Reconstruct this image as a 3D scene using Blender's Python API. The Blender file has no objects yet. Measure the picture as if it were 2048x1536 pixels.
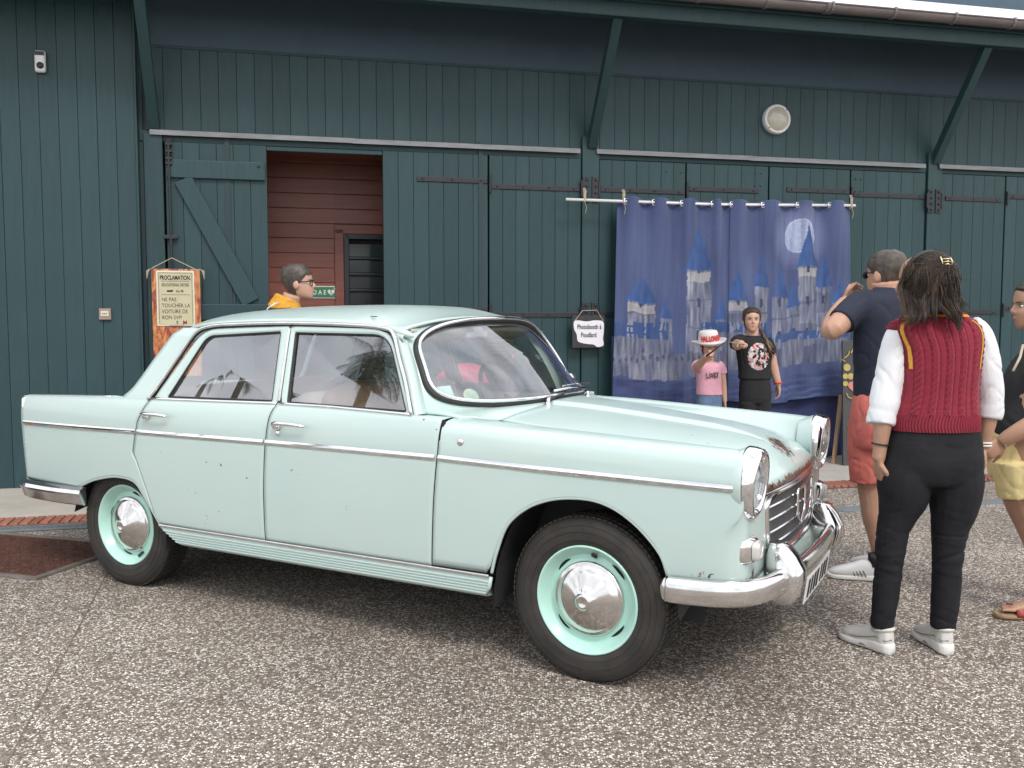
import bpy, bmesh, math, random
from mathutils import Vector, Matrix, noise, Euler

R = random.Random(11)
rad = math.radians
sc = bpy.context.scene
col = sc.collection

# ------------------------------------------------------------------ camera
CAM_H, PITCH, FPX = 1.3937, rad(4.0), 1831.0
cam_d = bpy.data.cameras.new('camera')
cam = bpy.data.objects.new('camera', cam_d)
col.objects.link(cam)
cam.location = (0, 0, CAM_H)
cam.rotation_euler = (rad(90) - PITCH, 0, 0)
cam_d.sensor_width = 36
cam_d.lens = FPX / 2048 * 36
cam_d.clip_start = 0.05
cam_d.clip_end = 500
sc.camera = cam

# ------------------------------------------------------------------ sky and sun
SUN_AZ = Vector((0.378, -0.926))          # towards the sun, behind the camera and a little right
SUN_EL = rad(47)
world = bpy.data.worlds.new('World')
sc.world = world
world.use_nodes = True
wt = world.node_tree
wt.nodes.clear()
wo = wt.nodes.new('ShaderNodeOutputWorld')
bg = wt.nodes.new('ShaderNodeBackground')
sky = wt.nodes.new('ShaderNodeTexSky')
sky.sky_type = 'NISHITA'
sky.sun_disc = False
sky.sun_elevation = SUN_EL
sky.sun_rotation = math.atan2(SUN_AZ.x, SUN_AZ.y)
sky.dust_density = 2.0
tc = wt.nodes.new('ShaderNodeTexCoord')
mp = wt.nodes.new('ShaderNodeMapping')
mp.inputs['Scale'].default_value = (1, 1, 2.2)
n1 = wt.nodes.new('ShaderNodeTexNoise')
n1.inputs['Scale'].default_value = 2.1
n1.inputs['Detail'].default_value = 7
n1.inputs['Roughness'].default_value = 0.6
n1.inputs['Distortion'].default_value = 0.4
cr = wt.nodes.new('ShaderNodeValToRGB')        # cloud cover: broken overcast
cr.color_ramp.elements[0].position = 0.30
cr.color_ramp.elements[0].color = (0.86, 0.86, 0.86, 1)
cr.color_ramp.elements[1].position = 0.52
n2 = wt.nodes.new('ShaderNodeTexNoise')
n2.inputs['Scale'].default_value = 3.4
n2.inputs['Detail'].default_value = 6
cr2 = wt.nodes.new('ShaderNodeValToRGB')       # cloud brightness
cr2.color_ramp.elements[0].position = 0.32
cr2.color_ramp.elements[0].color = (5.2, 5.5, 6.1, 1)
cr2.color_ramp.elements[1].position = 0.68
cr2.color_ramp.elements[1].color = (10.5, 10.6, 10.8, 1)
mx = wt.nodes.new('ShaderNodeMix')
mx.data_type = 'RGBA'
wl = wt.links
wl.new(tc.outputs['Generated'], mp.inputs['Vector'])
wl.new(mp.outputs['Vector'], n1.inputs['Vector'])
wl.new(mp.outputs['Vector'], n2.inputs['Vector'])
wl.new(n1.outputs['Fac'], cr.inputs['Fac'])
wl.new(n2.outputs['Fac'], cr2.inputs['Fac'])
wl.new(cr.outputs['Color'], mx.inputs['Factor'])
wl.new(sky.outputs['Color'], mx.inputs['A'])
wl.new(cr2.outputs['Color'], mx.inputs['B'])
wl.new(mx.outputs['Result'], bg.inputs['Color'])
bg.inputs['Strength'].default_value = 0.145
wl.new(bg.outputs['Background'], wo.inputs['Surface'])

sun_d = bpy.data.lights.new('sun', 'SUN')
sun_d.energy = 1.5
sun_d.angle = rad(16)
sun_d.color = (1.0, 0.96, 0.9)
sun = bpy.data.objects.new('sun', sun_d)
col.objects.link(sun)
sd = Vector((SUN_AZ.x * math.cos(SUN_EL), SUN_AZ.y * math.cos(SUN_EL), math.sin(SUN_EL)))
sun.rotation_euler = sd.to_track_quat('Z', 'Y').to_euler()
sun.location = (3, -8, 12)

sc.render.engine = 'CYCLES'
sc.cycles.use_denoising = True
sc.cycles.adaptive_threshold = 0.02
sc.cycles.max_bounces = 6
sc.cycles.diffuse_bounces = 3
sc.cycles.glossy_bounces = 3
sc.cycles.transparent_max_bounces = 10
sc.cycles.caustics_reflective = False
sc.cycles.caustics_refractive = False
world.cycles.sampling_method = 'MANUAL'
world.cycles.sample_map_resolution = 512
sc.view_settings.view_transform = 'Standard'
sc.view_settings.look = 'None'
sc.view_settings.gamma = 1
sc.view_settings.exposure = 0.36

# ------------------------------------------------------------------ helpers
def at(px, py, depth):
    """photo position at a given distance in front of the camera -> world point"""
    cp, sp = math.cos(PITCH), math.sin(PITCH)
    f = Vector((0, cp, -sp)); u = Vector((0, sp, cp)); r = Vector((1, 0, 0))
    d = f + r * ((px - 1024) / FPX) - u * ((py - 768) / FPX)
    return Vector((0, 0, CAM_H)) + d * (depth / d.y)

def tag(o, label=None, cat=None, group=None, kind=None):
    if label: o['label'] = label
    if cat: o['category'] = cat
    if group: o['group'] = group
    if kind: o['kind'] = kind
    return o

def empty(name, loc=(0, 0, 0), rz=0, parent=None):
    o = bpy.data.objects.new(name, None)
    o.empty_display_size = 0.1
    col.objects.link(o)
    o.location = loc
    o.rotation_euler = (0, 0, rz)
    if parent: o.parent = parent
    return o

def link(name, me, mat=None, parent=None, loc=None):
    o = bpy.data.objects.new(name, me)
    col.objects.link(o)
    if mat and not me.materials: me.materials.append(mat)
    if parent: o.parent = parent
    if loc is not None: o.location = loc
    return o

def mesh(name, verts, faces, smooth=False):
    me = bpy.data.meshes.new(name)
    me.from_pydata([tuple(v) for v in verts], [], faces)
    me.update()
    if smooth: me.polygons.foreach_set('use_smooth', [True] * len(me.polygons))
    return me

def obj(name, verts, faces, mat, parent=None, smooth=False, loc=None):
    return link(name, mesh(name, verts, faces, smooth), mat, parent, loc)

class MB:
    """collects shapes of one piece"""
    def __init__(self): self.v = []; self.f = []
    def add(self, vs, fs):
        o = len(self.v); self.v += [tuple(v) for v in vs]
        self.f += [tuple(i + o for i in f) for f in fs]
        return self
    def box(self, c, s, bev=0.0, rot=None):
        hx, hy, hz = s[0] / 2, s[1] / 2, s[2] / 2
        b = min(bev, hx * .9, hy * .9, hz * .9)
        if b <= 0:
            vs = [Vector((x, y, z)) for x in (-hx, hx) for y in (-hy, hy) for z in (-hz, hz)]
            fs = [(0, 1, 3, 2), (4, 6, 7, 5), (0, 4, 5, 1), (2, 3, 7, 6), (0, 2, 6, 4), (1, 5, 7, 3)]
        else:
            bm = bmesh.new()
            bmesh.ops.create_cube(bm, size=1)
            for v in bm.verts: v.co = Vector((v.co.x * s[0], v.co.y * s[1], v.co.z * s[2]))
            bmesh.ops.bevel(bm, geom=bm.edges[:], offset=b, segments=2, affect='EDGES', profile=.5)
            bm.verts.index_update()
            vs = [v.co.copy() for v in bm.verts]; fs = [tuple(v.index for v in f.verts) for f in bm.faces]
            bm.free()
        M = rot.to_matrix() if isinstance(rot, Euler) else rot
        if M is not None: vs = [M @ v for v in vs]
        return self.add([v + Vector(c) for v in vs], fs)
    def tube(self, path, r, n=8, cap=True, flat=1.0, closed=False):
        vs, fs = sweep_tube(path, r, n, cap, flat, closed)
        return self.add(vs, fs)
    def ell(self, c, s, nu=14, nv=9, rot=None):
        vs, fs = ellipsoid(s, nu, nv)
        M = rot.to_matrix() if isinstance(rot, Euler) else rot
        if M is not None: vs = [M @ v for v in vs]
        return self.add([v + Vector(c) for v in vs], fs)
    def build(self, name, mat, parent=None, smooth=False, loc=None):
        return obj(name, self.v, self.f, mat, parent, smooth, loc)

def ellipsoid(s, nu=14, nv=9):
    vs = [Vector((0, 0, -s[2]))]; fs = []
    for j in range(1, nv):
        a = -math.pi / 2 + math.pi * j / nv
        for i in range(nu):
            b = 2 * math.pi * i / nu
            vs.append(Vector((s[0] * math.cos(a) * math.cos(b), s[1] * math.cos(a) * math.sin(b), s[2] * math.sin(a))))
    vs.append(Vector((0, 0, s[2])))
    for i in range(nu):
        fs.append((0, 1 + (i + 1) % nu, 1 + i))
        t = 1 + (nv - 2) * nu
        fs.append((len(vs) - 1, t + i, t + (i + 1) % nu))
    for j in range(nv - 2):
        for i in range(nu):
            a = 1 + j * nu + i; b = 1 + j * nu + (i + 1) % nu
            fs.append((a, b, b + nu, a + nu))
    return vs, fs

def frames(path, closed=False):
    P = [Vector(p) for p in path]; n = len(P); T = []
    for i in range(n):
        a = P[(i - 1) % n] if (closed or i > 0) else P[0]
        b = P[(i + 1) % n] if (closed or i < n - 1) else P[-1]
        d = b - a
        T.append(d.normalized() if d.length > 1e-9 else Vector((0, 0, 1)))
    ref = Vector((0, 0, 1)) if abs(T[0].z) < .9 else Vector((0, 1, 0))
    N = [(ref - T[0] * ref.dot(T[0])).normalized()]
    for i in range(1, n):
        v = N[-1] - T[i] * N[-1].dot(T[i])
        N.append(v.normalized() if v.length > 1e-9 else N[-1])
    return P, T, N

def sweep_tube(path, r, n=8, cap=True, flat=1.0, closed=False):
    P, T, N = frames(path, closed)
    vs = []; fs = []; m = len(P)
    for i in range(m):
        rr = r[i] if isinstance(r, (list, tuple)) else r
        B = T[i].cross(N[i])
        for k in range(n):
            a = 2 * math.pi * k / n
            vs.append(P[i] + N[i] * (math.cos(a) * rr) + B * (math.sin(a) * rr * flat))
    for i in range(m if closed else m - 1):
        j = (i + 1) % m
        for k in range(n):
            l = (k + 1) % n
            fs.append((i * n + k, i * n + l, j * n + l, j * n + k))
    if cap and not closed:
        fs.append(tuple(range(n - 1, -1, -1)))
        fs.append(tuple((m - 1) * n + k for k in range(n)))
    return vs, fs

def profile_sweep(path, prof, up=Vector((0, 0, 1)), closed=False, cap=True):
    """prof: list of (out, up) offsets; out = tangent x up"""
    P, T, _ = frames(path, closed)
    vs = []; fs = []; n = len(prof); m = len(P)
    for i in range(m):
        out = T[i].cross(up).normalized(); u2 = out.cross(T[i]).normalized()
        for a, b in prof: vs.append(P[i] + out * a + u2 * b)
    for i in range(m if closed else m - 1):
        j = (i + 1) % m
        for k in range(n):
            l = (k + 1) % n
            fs.append((i * n + k, j * n + k, j * n + l, i * n + l))
    if cap and not closed:
        fs.append(tuple(range(n))); fs.append(tuple((m - 1) * n + k for k in reversed(range(n))))
    return vs, fs

def grid(rows, closed_u=False, closed_v=False):
    """rows[v][u] of points -> verts, faces"""
    nv = len(rows); nu = len(rows[0]); vs = [p for r in rows for p in r]; fs = []
    for j in range(nv if closed_v else nv - 1):
        j2 = (j + 1) % nv
        for i in range(nu if closed_u else nu - 1):
            i2 = (i + 1) % nu
            fs.append((j * nu + i, j * nu + i2, j2 * nu + i2, j2 * nu + i))
    return vs, fs

def lathe(prof, n=32, axis='x'):
    """prof: list of (axial, radius)"""
    rows = []
    for a, r in prof:
        row = []
        for k in range(n):
            t = 2 * math.pi * k / n
            c, s = math.cos(t) * r, math.sin(t) * r
            row.append(Vector((a, c, s)) if axis == 'x' else (Vector((c, a, s)) if axis == 'y' else Vector((c, s, a))))
        rows.append(row)
    return grid(rows, closed_u=True)

def interp(x, tab):
    if x <= tab[0][0]: return tab[0][1]
    for (a, b), (c, d) in zip(tab, tab[1:]):
        if x <= c: return b + (d - b) * (x - a) / (c - a)
    return tab[-1][1]

def smooth_tab(tab, it=2):
    """Chaikin-free monotone-ish smoothing: resample with catmull rom"""
    pts = [Vector((a, b)) for a, b in tab]
    out = []
    for i in range(len(pts) - 1):
        p0 = pts[max(i - 1, 0)]; p1 = pts[i]; p2 = pts[i + 1]; p3 = pts[min(i + 2, len(pts) - 1)]
        for k in range(8):
            t = k / 8
            out.append(.5 * ((2 * p1) + (p2 - p0) * t + (2 * p0 - 5 * p1 + 4 * p2 - p3) * t * t + (3 * p1 - p0 - 3 * p2 + p3) * t ** 3))
    out.append(pts[-1])
    out.sort(key=lambda v: v.x)
    return [(v.x, v.y) for v in out]

def catmull(pts, k=6, closed=False):
    pts = [Vector(p) for p in pts]; n = len(pts); out = []
    for i in range(n if closed else n - 1):
        g = (lambda q: pts[q % n]) if closed else (lambda q: pts[max(0, min(n - 1, q))])
        p0, p1, p2, p3 = g(i - 1), g(i), g(i + 1), g(i + 2)
        for j in range(k):
            t = j / k
            out.append(.5 * ((2 * p1) + (p2 - p0) * t + (2 * p0 - 5 * p1 + 4 * p2 - p3) * t * t + (3 * p1 - p0 - 3 * p2 + p3) * t ** 3))
    if not closed: out.append(pts[-1])
    return out

def lerp(a, b, t): return a + (b - a) * t

def apply_mods(o):
    dg = bpy.context.evaluated_depsgraph_get()
    me = bpy.data.meshes.new_from_object(o.evaluated_get(dg))
    old = o.data
    mats = list(old.materials)
    o.modifiers.clear()
    o.data = me
    if not me.materials:
        for m in mats: me.materials.append(m)
    me.name = old.name
    bpy.data.meshes.remove(old)
    return o

def solid(o, t, off=-1):
    m = o.modifiers.new('s', 'SOLIDIFY'); m.thickness = t; m.offset = off
    return o

def text(name, body, mat, parent, loc, rot, size, align='LEFT', sx=1.0, bold=0.0, extrude=0.0006):
    cu = bpy.data.curves.new(name, 'FONT')
    cu.body = body; cu.size = size; cu.align_x = align; cu.extrude = extrude; cu.offset = bold
    cu.resolution_u = 3
    tmp = bpy.data.objects.new('tmp', cu); col.objects.link(tmp)
    dg = bpy.context.evaluated_depsgraph_get()
    me = bpy.data.meshes.new_from_object(tmp.evaluated_get(dg))
    bpy.data.objects.remove(tmp); bpy.data.curves.remove(cu)
    me.materials.clear()
    for v in me.vertices: v.co.x *= sx
    o = link(name, me, mat, parent, loc)
    o.rotation_euler = rot
    return o

# ------------------------------------------------------------------ materials
def nodes_of(m):
    m.use_nodes = True
    return m.node_tree, m.node_tree.nodes['Principled BSDF']

def mat(name, c, rough=.5, metal=0.0, var=0.0, vscale=6, bump=0.0, bscale=60, coat=0.0, spec=.5,
        stretch=(1, 1, 1), rnd=0.0, sheen=0.0, rvar=0.0, c2=None, trans=0.0, sss=0.0):
    m = bpy.data.materials.new(name)
    nt, b = nodes_of(m); N = nt.nodes; L = nt.links
    b.inputs['Base Color'].default_value = (*c, 1)
    b.inputs['Roughness'].default_value = rough
    b.inputs['Metallic'].default_value = metal
    b.inputs['Coat Weight'].default_value = coat
    b.inputs['Coat Roughness'].default_value = .12
    b.inputs['Specular IOR Level'].default_value = spec
    b.inputs['Sheen Weight'].default_value = sheen
    if sss:
        b.inputs['Subsurface Weight'].default_value = sss
        b.inputs['Subsurface Radius'].default_value = (.012, .005, .003)
    tcn = None
    if var or bump or rvar or c2:
        tcn = N.new('ShaderNodeTexCoord'); mpn = N.new('ShaderNodeMapping')
        mpn.inputs['Scale'].default_value = stretch
        L.new(tcn.outputs['Object'], mpn.inputs['Vector'])
    colr = None
    if var or c2:
        n = N.new('ShaderNodeTexNoise'); n.inputs['Scale'].default_value = vscale; n.inputs['Detail'].default_value = 6
        n.inputs['Roughness'].default_value = .65
        L.new(mpn.outputs['Vector'], n.inputs['Vector'])
        rp = N.new('ShaderNodeValToRGB'); rp.color_ramp.elements[0].position = .3; rp.color_ramp.elements[1].position = .7
        d = c2 if c2 else tuple(max(0, x * (1 + var)) for x in c)
        e = c if c2 else tuple(x * (1 - var) for x in c)
        rp.color_ramp.elements[0].color = (*e, 1); rp.color_ramp.elements[1].color = (*d, 1)
        L.new(n.outputs['Fac'], rp.inputs['Fac'])
        colr = rp.outputs['Color']
    if rnd:
        oi = N.new('ShaderNodeObjectInfo'); mr = N.new('ShaderNodeMapRange')
        mr.inputs['To Min'].default_value = 1 - rnd; mr.inputs['To Max'].default_value = 1 + rnd
        L.new(oi.outputs['Random'], mr.inputs['Value'])
        hv = N.new('ShaderNodeHueSaturation')
        if colr: L.new(colr, hv.inputs['Color'])
        else: hv.inputs['Color'].default_value = (*c, 1)
        L.new(mr.outputs['Result'], hv.inputs['Value'])
        colr = hv.outputs['Color']
    if colr: L.new(colr, b.inputs['Base Color'])
    if rvar:
        n = N.new('ShaderNodeTexNoise'); n.inputs['Scale'].default_value = vscale * 1.7; n.inputs['Detail'].default_value = 5
        L.new(mpn.outputs['Vector'], n.inputs['Vector'])
        mr = N.new('ShaderNodeMapRange'); mr.inputs['To Min'].default_value = max(0.02, rough - rvar); mr.inputs['To Max'].default_value = rough + rvar
        L.new(n.outputs['Fac'], mr.inputs['Value']); L.new(mr.outputs['Result'], b.inputs['Roughness'])
    if bump:
        n = N.new('ShaderNodeTexNoise'); n.inputs['Scale'].default_value = bscale; n.inputs['Detail'].default_value = 5
        L.new(mpn.outputs['Vector'], n.inputs['Vector'])
        bp = N.new('ShaderNodeBump'); bp.inputs['Strength'].default_value = bump; bp.inputs['Distance'].default_value = .01
        L.new(n.outputs['Fac'], bp.inputs['Height']); L.new(bp.outputs['Normal'], b.inputs['Normal'])
    return m

M = {}
M['green'] = mat('green_paint', (.026, .058, .064), .42, spec=.32, var=.13, vscale=3, stretch=(14, 14, .9), bump=.12, bscale=14, rnd=.10, rvar=.08)
M['green_dark'] = mat('green_paint_back', (.016, .036, .043), .6)
M['soffit'] = mat('eave_paint', (.046, .080, .110), .6, var=.08)
M['iron'] = mat('painted_iron', (.018, .018, .024), .45, var=.3, vscale=30, bump=.15, bscale=80)
M['zinc'] = mat('weathered_zinc', (.19, .19, .20), .5, .3, var=.22, vscale=5, stretch=(1, 6, 6), rvar=.1)
M['gutter'] = mat('gutter_zinc', (.16, .135, .13), .55, .1, var=.25, vscale=4, stretch=(.6, 5, 5))
M['roofwhite'] = mat('white_roof_sheet', (.8, .8, .8), .5, var=.05)
M['redwood'] = mat('red_wood', (.21, .066, .046), .42, var=.22, vscale=3, stretch=(.6, 6, 10), bump=.10, bscale=12, rnd=.10)
M['black'] = mat('black_paint', (.012, .013, .018), .4)
M['concrete'] = mat('concrete', (.44, .40, .35), .8, var=.16, vscale=2.2, bump=.12, bscale=40)
M['brick'] = mat('brick', (.29, .115, .078), .8, var=.25, vscale=18, bump=.3, bscale=70, rnd=.22)
M['mortar'] = mat('mortar', (.30, .25, .20), .9, var=.15, vscale=30)
M['drain'] = mat('drain_grey', (.17, .19, .20), .6, var=.15, vscale=12)
M['hole'] = mat('dark_void', (.01, .01, .01), .9)
M['rustiron'] = mat('rusty_iron', (.12, .055, .04), .6, .3, var=.4, vscale=20, bump=.5, bscale=50)
M['chrome'] = mat('chrome', (.82, .82, .83), .07, 1.0, rvar=.05, vscale=5)
M['chrome_old'] = mat('worn_chrome', (.74, .73, .72), .13, 1.0, var=.12, vscale=9, rvar=.10, bump=.03, bscale=25)
M['rubber'] = mat('rubber', (.022, .021, .021), .55, var=.3, vscale=14)
M['string'] = mat('string', (.48, .40, .30), .8)
M['ink'] = mat('black_ink', (.02, .018, .018), .7)
M['white'] = mat('white_plastic', (.75, .75, .74), .35, var=.04)
# ------------------------------------------------------------------ ground
def ground_mat():
    m = bpy.data.materials.new('exposed_aggregate')
    nt, b = nodes_of(m); N = nt.nodes; L = nt.links
    tcn = N.new('ShaderNodeTexCoord')
    vo = N.new('ShaderNodeTexVoronoi'); vo.inputs['Scale'].default_value = 104; vo.inputs['Randomness'].default_value = 1
    L.new(tcn.outputs['Object'], vo.inputs['Vector'])
    ve = N.new('ShaderNodeTexVoronoi'); ve.feature = 'DISTANCE_TO_EDGE'; ve.inputs['Scale'].default_value = 104
    L.new(tcn.outputs['Object'], ve.inputs['Vector'])
    sep = N.new('ShaderNodeSeparateColor'); L.new(vo.outputs['Color'], sep.inputs['Color'])
    rp = N.new('ShaderNodeValToRGB'); rp.color_ramp.interpolation = 'CONSTANT'
    el = rp.color_ramp.elements
    el[0].position = 0; el[0].color = (.10, .078, .062, 1)
    el[1].position = .20; el[1].color = (.20, .16, .127, 1)
    for p, c in ((.34, (.32, .262, .21)), (.52, (.50, .43, .36)), (.64, (.78, .72, .64)), (.80, (.89, .85, .78)), (.95, (.26, .215, .18))):
        e = el.new(p); e.color = (*c, 1)
    L.new(sep.outputs['Red'], rp.inputs['Fac'])
    # matrix between pebbles
    rp2 = N.new('ShaderNodeValToRGB'); rp2.color_ramp.elements[0].position = .06; rp2.color_ramp.elements[1].position = .16
    L.new(ve.outputs['Distance'], rp2.inputs['Fac'])
    mx = N.new('ShaderNodeMix'); mx.data_type = 'RGBA'; mx.inputs['A'].default_value = (.18, .144, .115, 1)
    L.new(rp2.outputs['Color'], mx.inputs['Factor']); L.new(rp.outputs['Color'], mx.inputs['B'])
    # large stains
    n = N.new('ShaderNodeTexNoise'); n.inputs['Scale'].default_value = .9; n.inputs['Detail'].default_value = 7; n.inputs['Roughness'].default_value = .6
    L.new(tcn.outputs['Object'], n.inputs['Vector'])
    mr = N.new('ShaderNodeMapRange'); mr.inputs['From Min'].default_value = .3; mr.inputs['From Max'].default_value = .7
    mr.inputs['To Min'].default_value = .70; mr.inputs['To Max'].default_value = 1.16
    L.new(n.outputs['Fac'], mr.inputs['Value'])
    hv = N.new('ShaderNodeHueSaturation'); L.new(mx.outputs['Result'], hv.inputs['Color']); L.new(mr.outputs['Result'], hv.inputs['Value'])
    L.new(hv.outputs['Color'], b.inputs['Base Color'])
    b.inputs['Roughness'].default_value = .75
    bp = N.new('ShaderNodeBump'); bp.inputs['Strength'].default_value = .7; bp.inputs['Distance'].default_value = .004
    L.new(rp2.outputs['Color'], bp.inputs['Height']); L.new(bp.outputs['Normal'], b.inputs['Normal'])
    return m

M['ground'] = ground_mat()
g = obj('ground', [(-150, -150, 0), (150, -150, 0), (150, 150, 0), (-150, 150, 0)], [(0, 1, 2, 3)], M['ground'])
tag(g, kind='structure')

# wall frame: X along the barn, -Y towards the camera
W0 = Vector((-4.166, 7.444, 0)); WY = rad(13.11)
def wall(s, off, z=0.0):
    return W0 + Vector((math.cos(WY), math.sin(WY), 0)) * s + Vector((math.sin(WY), -math.cos(WY), 0)) * off + Vector((0, 0, z))

def strip(name, s0, s1, o0, o1, z, m, kind='structure', nx=1):
    a, b = wall(s0, o0, 0), wall(s1, o1, 0)
    o = empty_mesh = obj(name, [(s0, -o1, 0), (s1, -o1, 0), (s1, -o0, 0), (s0, -o0, 0)], [(0, 1, 2, 3)], m)
    o.location = W0 + Vector((0, 0, z)); o.rotation_euler = (0, 0, WY)
    return tag(o, kind=kind)

apron = strip('concrete_apron', -4, 14, -1.2, 1.27, .012, M['concrete'])
# slab joints cut across the apron
for s in (-1.2, 1.9, 5.0, 8.2, 11.3):
    j = obj('slab_joint', [(s - .004, -1.26, .003), (s + .004, -1.26, .003), (s + .004, 0, .003), (s - .004, 0, .003)], [(0, 1, 2, 3)], M['mortar'], apron)
bed = strip('brick_edging', -4, 14, 1.27, 1.50, .010, M['mortar'])
bk = MB().box((0, 0, 0), (.055, .215, .03), .004); bkm = mesh('brick', bk.v, bk.f)
bkm.materials.append(M['brick'])
s = -1.4
while s < 2.6:
    o = link('brick', bkm, None, bed, (s, -1.385 + R.uniform(-.003, .003), R.uniform(-.002, .003))); o.rotation_euler.z = R.uniform(-.02, .02)
    s += .0645
s = 5.8
while s < 10.9:
    o = link('brick', bkm, None, bed, (s, -1.385 + R.uniform(-.003, .003), R.uniform(-.002, .003))); o.rotation_euler.z = R.uniform(-.02, .02)
    s += .0645

# slotted channel drain in front of the bricks on the left
dr = empty('channel_drain', wall(-1.4, 1.60, .004), WY)
tag(dr, 'grey slotted channel drain in front of the brick edging behind the rear wheel', 'drain')
MB().box((2, .055, .004), (4, .02, .012), .002).box((2, -.055, .004), (4, .02, .012), .002).build('frame', M['drain'], dr)
MB().box((2, 0, -.001), (4, .1, .004)).build('channel', M['hole'], dr)
sl = MB().box((0, 0, 0), (.020, .10, .012), .002); slm = mesh('slat', sl.v, sl.f); slm.materials.append(M['drain'])
for i in range(100):
    o = link('slat', slm, None, dr, (.02 + i * .04, 0, .005)); o.rotation_euler.z = -.55
# plain gutter strip on the right
dr2 = empty('drain_cover_strip', wall(5.2, 2.27, .004), WY)
tag(dr2, 'flat grey metal drain strip crossing the gravelly paving behind the standing people', 'drain')
for i in range(10):
    o = MB().box((.25 + i * .5, 0, 0), (.494, .13, .014), .003).build('cover_plate', M['drain'], dr2)

# cast iron access cover on the left
M['coverframe'] = mat('cover_frame', (.15, .13, .115), .8, var=.3, vscale=9)
cv = empty('access_cover', (-2.95, 5.36, .004), rad(-17))
tag(cv, 'rusty brown cast iron access cover with studded surface beside the rear wheel', 'manhole cover')
MB().box((0, 0, .0), (.98, .72, .012), .003).build('plate', M['rustiron'], cv)
MB().box((0, .385, 0), (1.08, .04, .02), .003).box((0, -.385, 0), (1.08, .04, .02), .003).box((.52, 0, 0), (.04, .73, .02), .003).box((-.52, 0, 0), (.04, .73, .02), .003).build('frame', M['coverframe'], cv)
st = MB()
for i in range(24):
    for j in range(17):
        st.box((-.46 + i * .04, -.32 + j * .04, .009), (.026, .014, .008), 0, Euler((0, 0, .785 if (i + j) % 2 else -.785)))
tag(st.build('studs', M['rustiron'], cv), kind='stuff')

# saw cut joints in the paving
def cut(name, a, b):
    a, b = Vector((*a, 0)), Vector((*b, 0)); d = (b - a).normalized(); n = Vector((-d.y, d.x, 0)) * .0026
    o = obj(name, [a - n, a + n, b + n, b - n], [(0, 1, 2, 3)], M['mortar_dark']); o.location.z = .003
    return tag(o, kind='structure')
M['mortar_dark'] = mat('joint_dirt', (.15, .125, .10), .9, var=.3, vscale=20)
cut('paving_joint', (-2.42, 5.60), (-1.0, .8))
cut('paving_joint', (1.6, 6.9), (5.5, 4.4))
# ------------------------------------------------------------------ barn
barn = empty('barn', W0, WY)
tag(barn, 'long dark green timber barn with plank walls, folding doors and overhanging eave', 'building')
Yb = .06                                        # front face of doors (wall-local y)

board_cache = {}
def board(parent, s0, s1, z0, z1, y, name='plank', m=None, t=.022, ch=.0028, skew=0.0):
    """one vertical plank with chamfered long edges, front face at y"""
    w = round(s1 - s0, 4); key = (w, round(z1 - z0, 3), t, ch, m.name if m else '')
    if key not in board_cache:
        h = z1 - z0; x0, x1 = .0008, w - .0008
        sec = [(x0, t), (x0, ch), (x0 + ch * .7, 0), (x1 - ch * .7, 0), (x1, ch), (x1, t)]
        vs = [(a, b, 0) for a, b in sec] + [(a, b, h) for a, b in sec]
        fs = [(i, i + 1, i + 7, i + 6) for i in range(5)] + [(5, 4, 3, 2, 1, 0), (6, 7, 8, 9, 10, 11), (0, 6, 11, 5)]
        me = mesh(name, vs, fs); me.materials.append(m or M['green']); board_cache[key] = me
    o = link(name, board_cache[key], None, parent, (s0, y + R.uniform(-.0012, .0012), z0))
    return o

def hboard(parent, s0, s1, z0, z1, y, name, m, t=.02, ch=.004):
    h = z1 - z0; w = s1 - s0; key = ('h', round(w, 3), round(h, 3), m.name)
    if key not in board_cache:
        z = [.001, .001, .001 + ch, h - .001 - ch, h - .001, h - .001]; y_ = [t, ch, 0, 0, ch, t]
        vs = [(0, y_[i], z[i]) for i in range(6)] + [(w, y_[i], z[i]) for i in range(6)]
        fs = [(i + 1, i, i + 6, i + 7) for i in range(5)] + [(0, 1, 2, 3, 4, 5), (11, 10, 9, 8, 7, 6), (6, 0, 5, 11)]
        me = mesh(name, vs, fs); me.materials.append(m); board_cache[key] = me
    return link(name, board_cache[key], None, parent, (s0, y + R.uniform(-.001, .001), z0))

# left wall
lw = MB().box((-1.42, .075, 2.2), (5.0, .1, 4.4)).build('left_wall', M['green_dark'], barn)
s = 1.080 - .1445 * 24
for i in range(24):
    board(lw, s, s + .1445, .012, 4.40, 0); s += .1445
MB().box((1.09, .05, 2.2), (.018, .13, 4.4), .003).build('corner_board', M['green'], lw)

# upper wall above the doors
uw = MB().box((6.4, .15, 3.30), (10.6, .08, .74)).build('upper_wall', M['green_dark'], barn)
s = 1.15; zt = 3.66
while s < 11.6:
    board(uw, s, s + .1477, 2.985, zt, .085); s += .1477
# dark panel above, behind the eave
pn = MB().box((6.6, .122, 4.2), (10.9, .06, 1.07)).build('eave_panel', M['soffit'], barn)
hb = MB().box((6.6, .12, 3.675), (10.9, .065, .025), .004).build('wall_plate', M['green'], barn)
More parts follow.
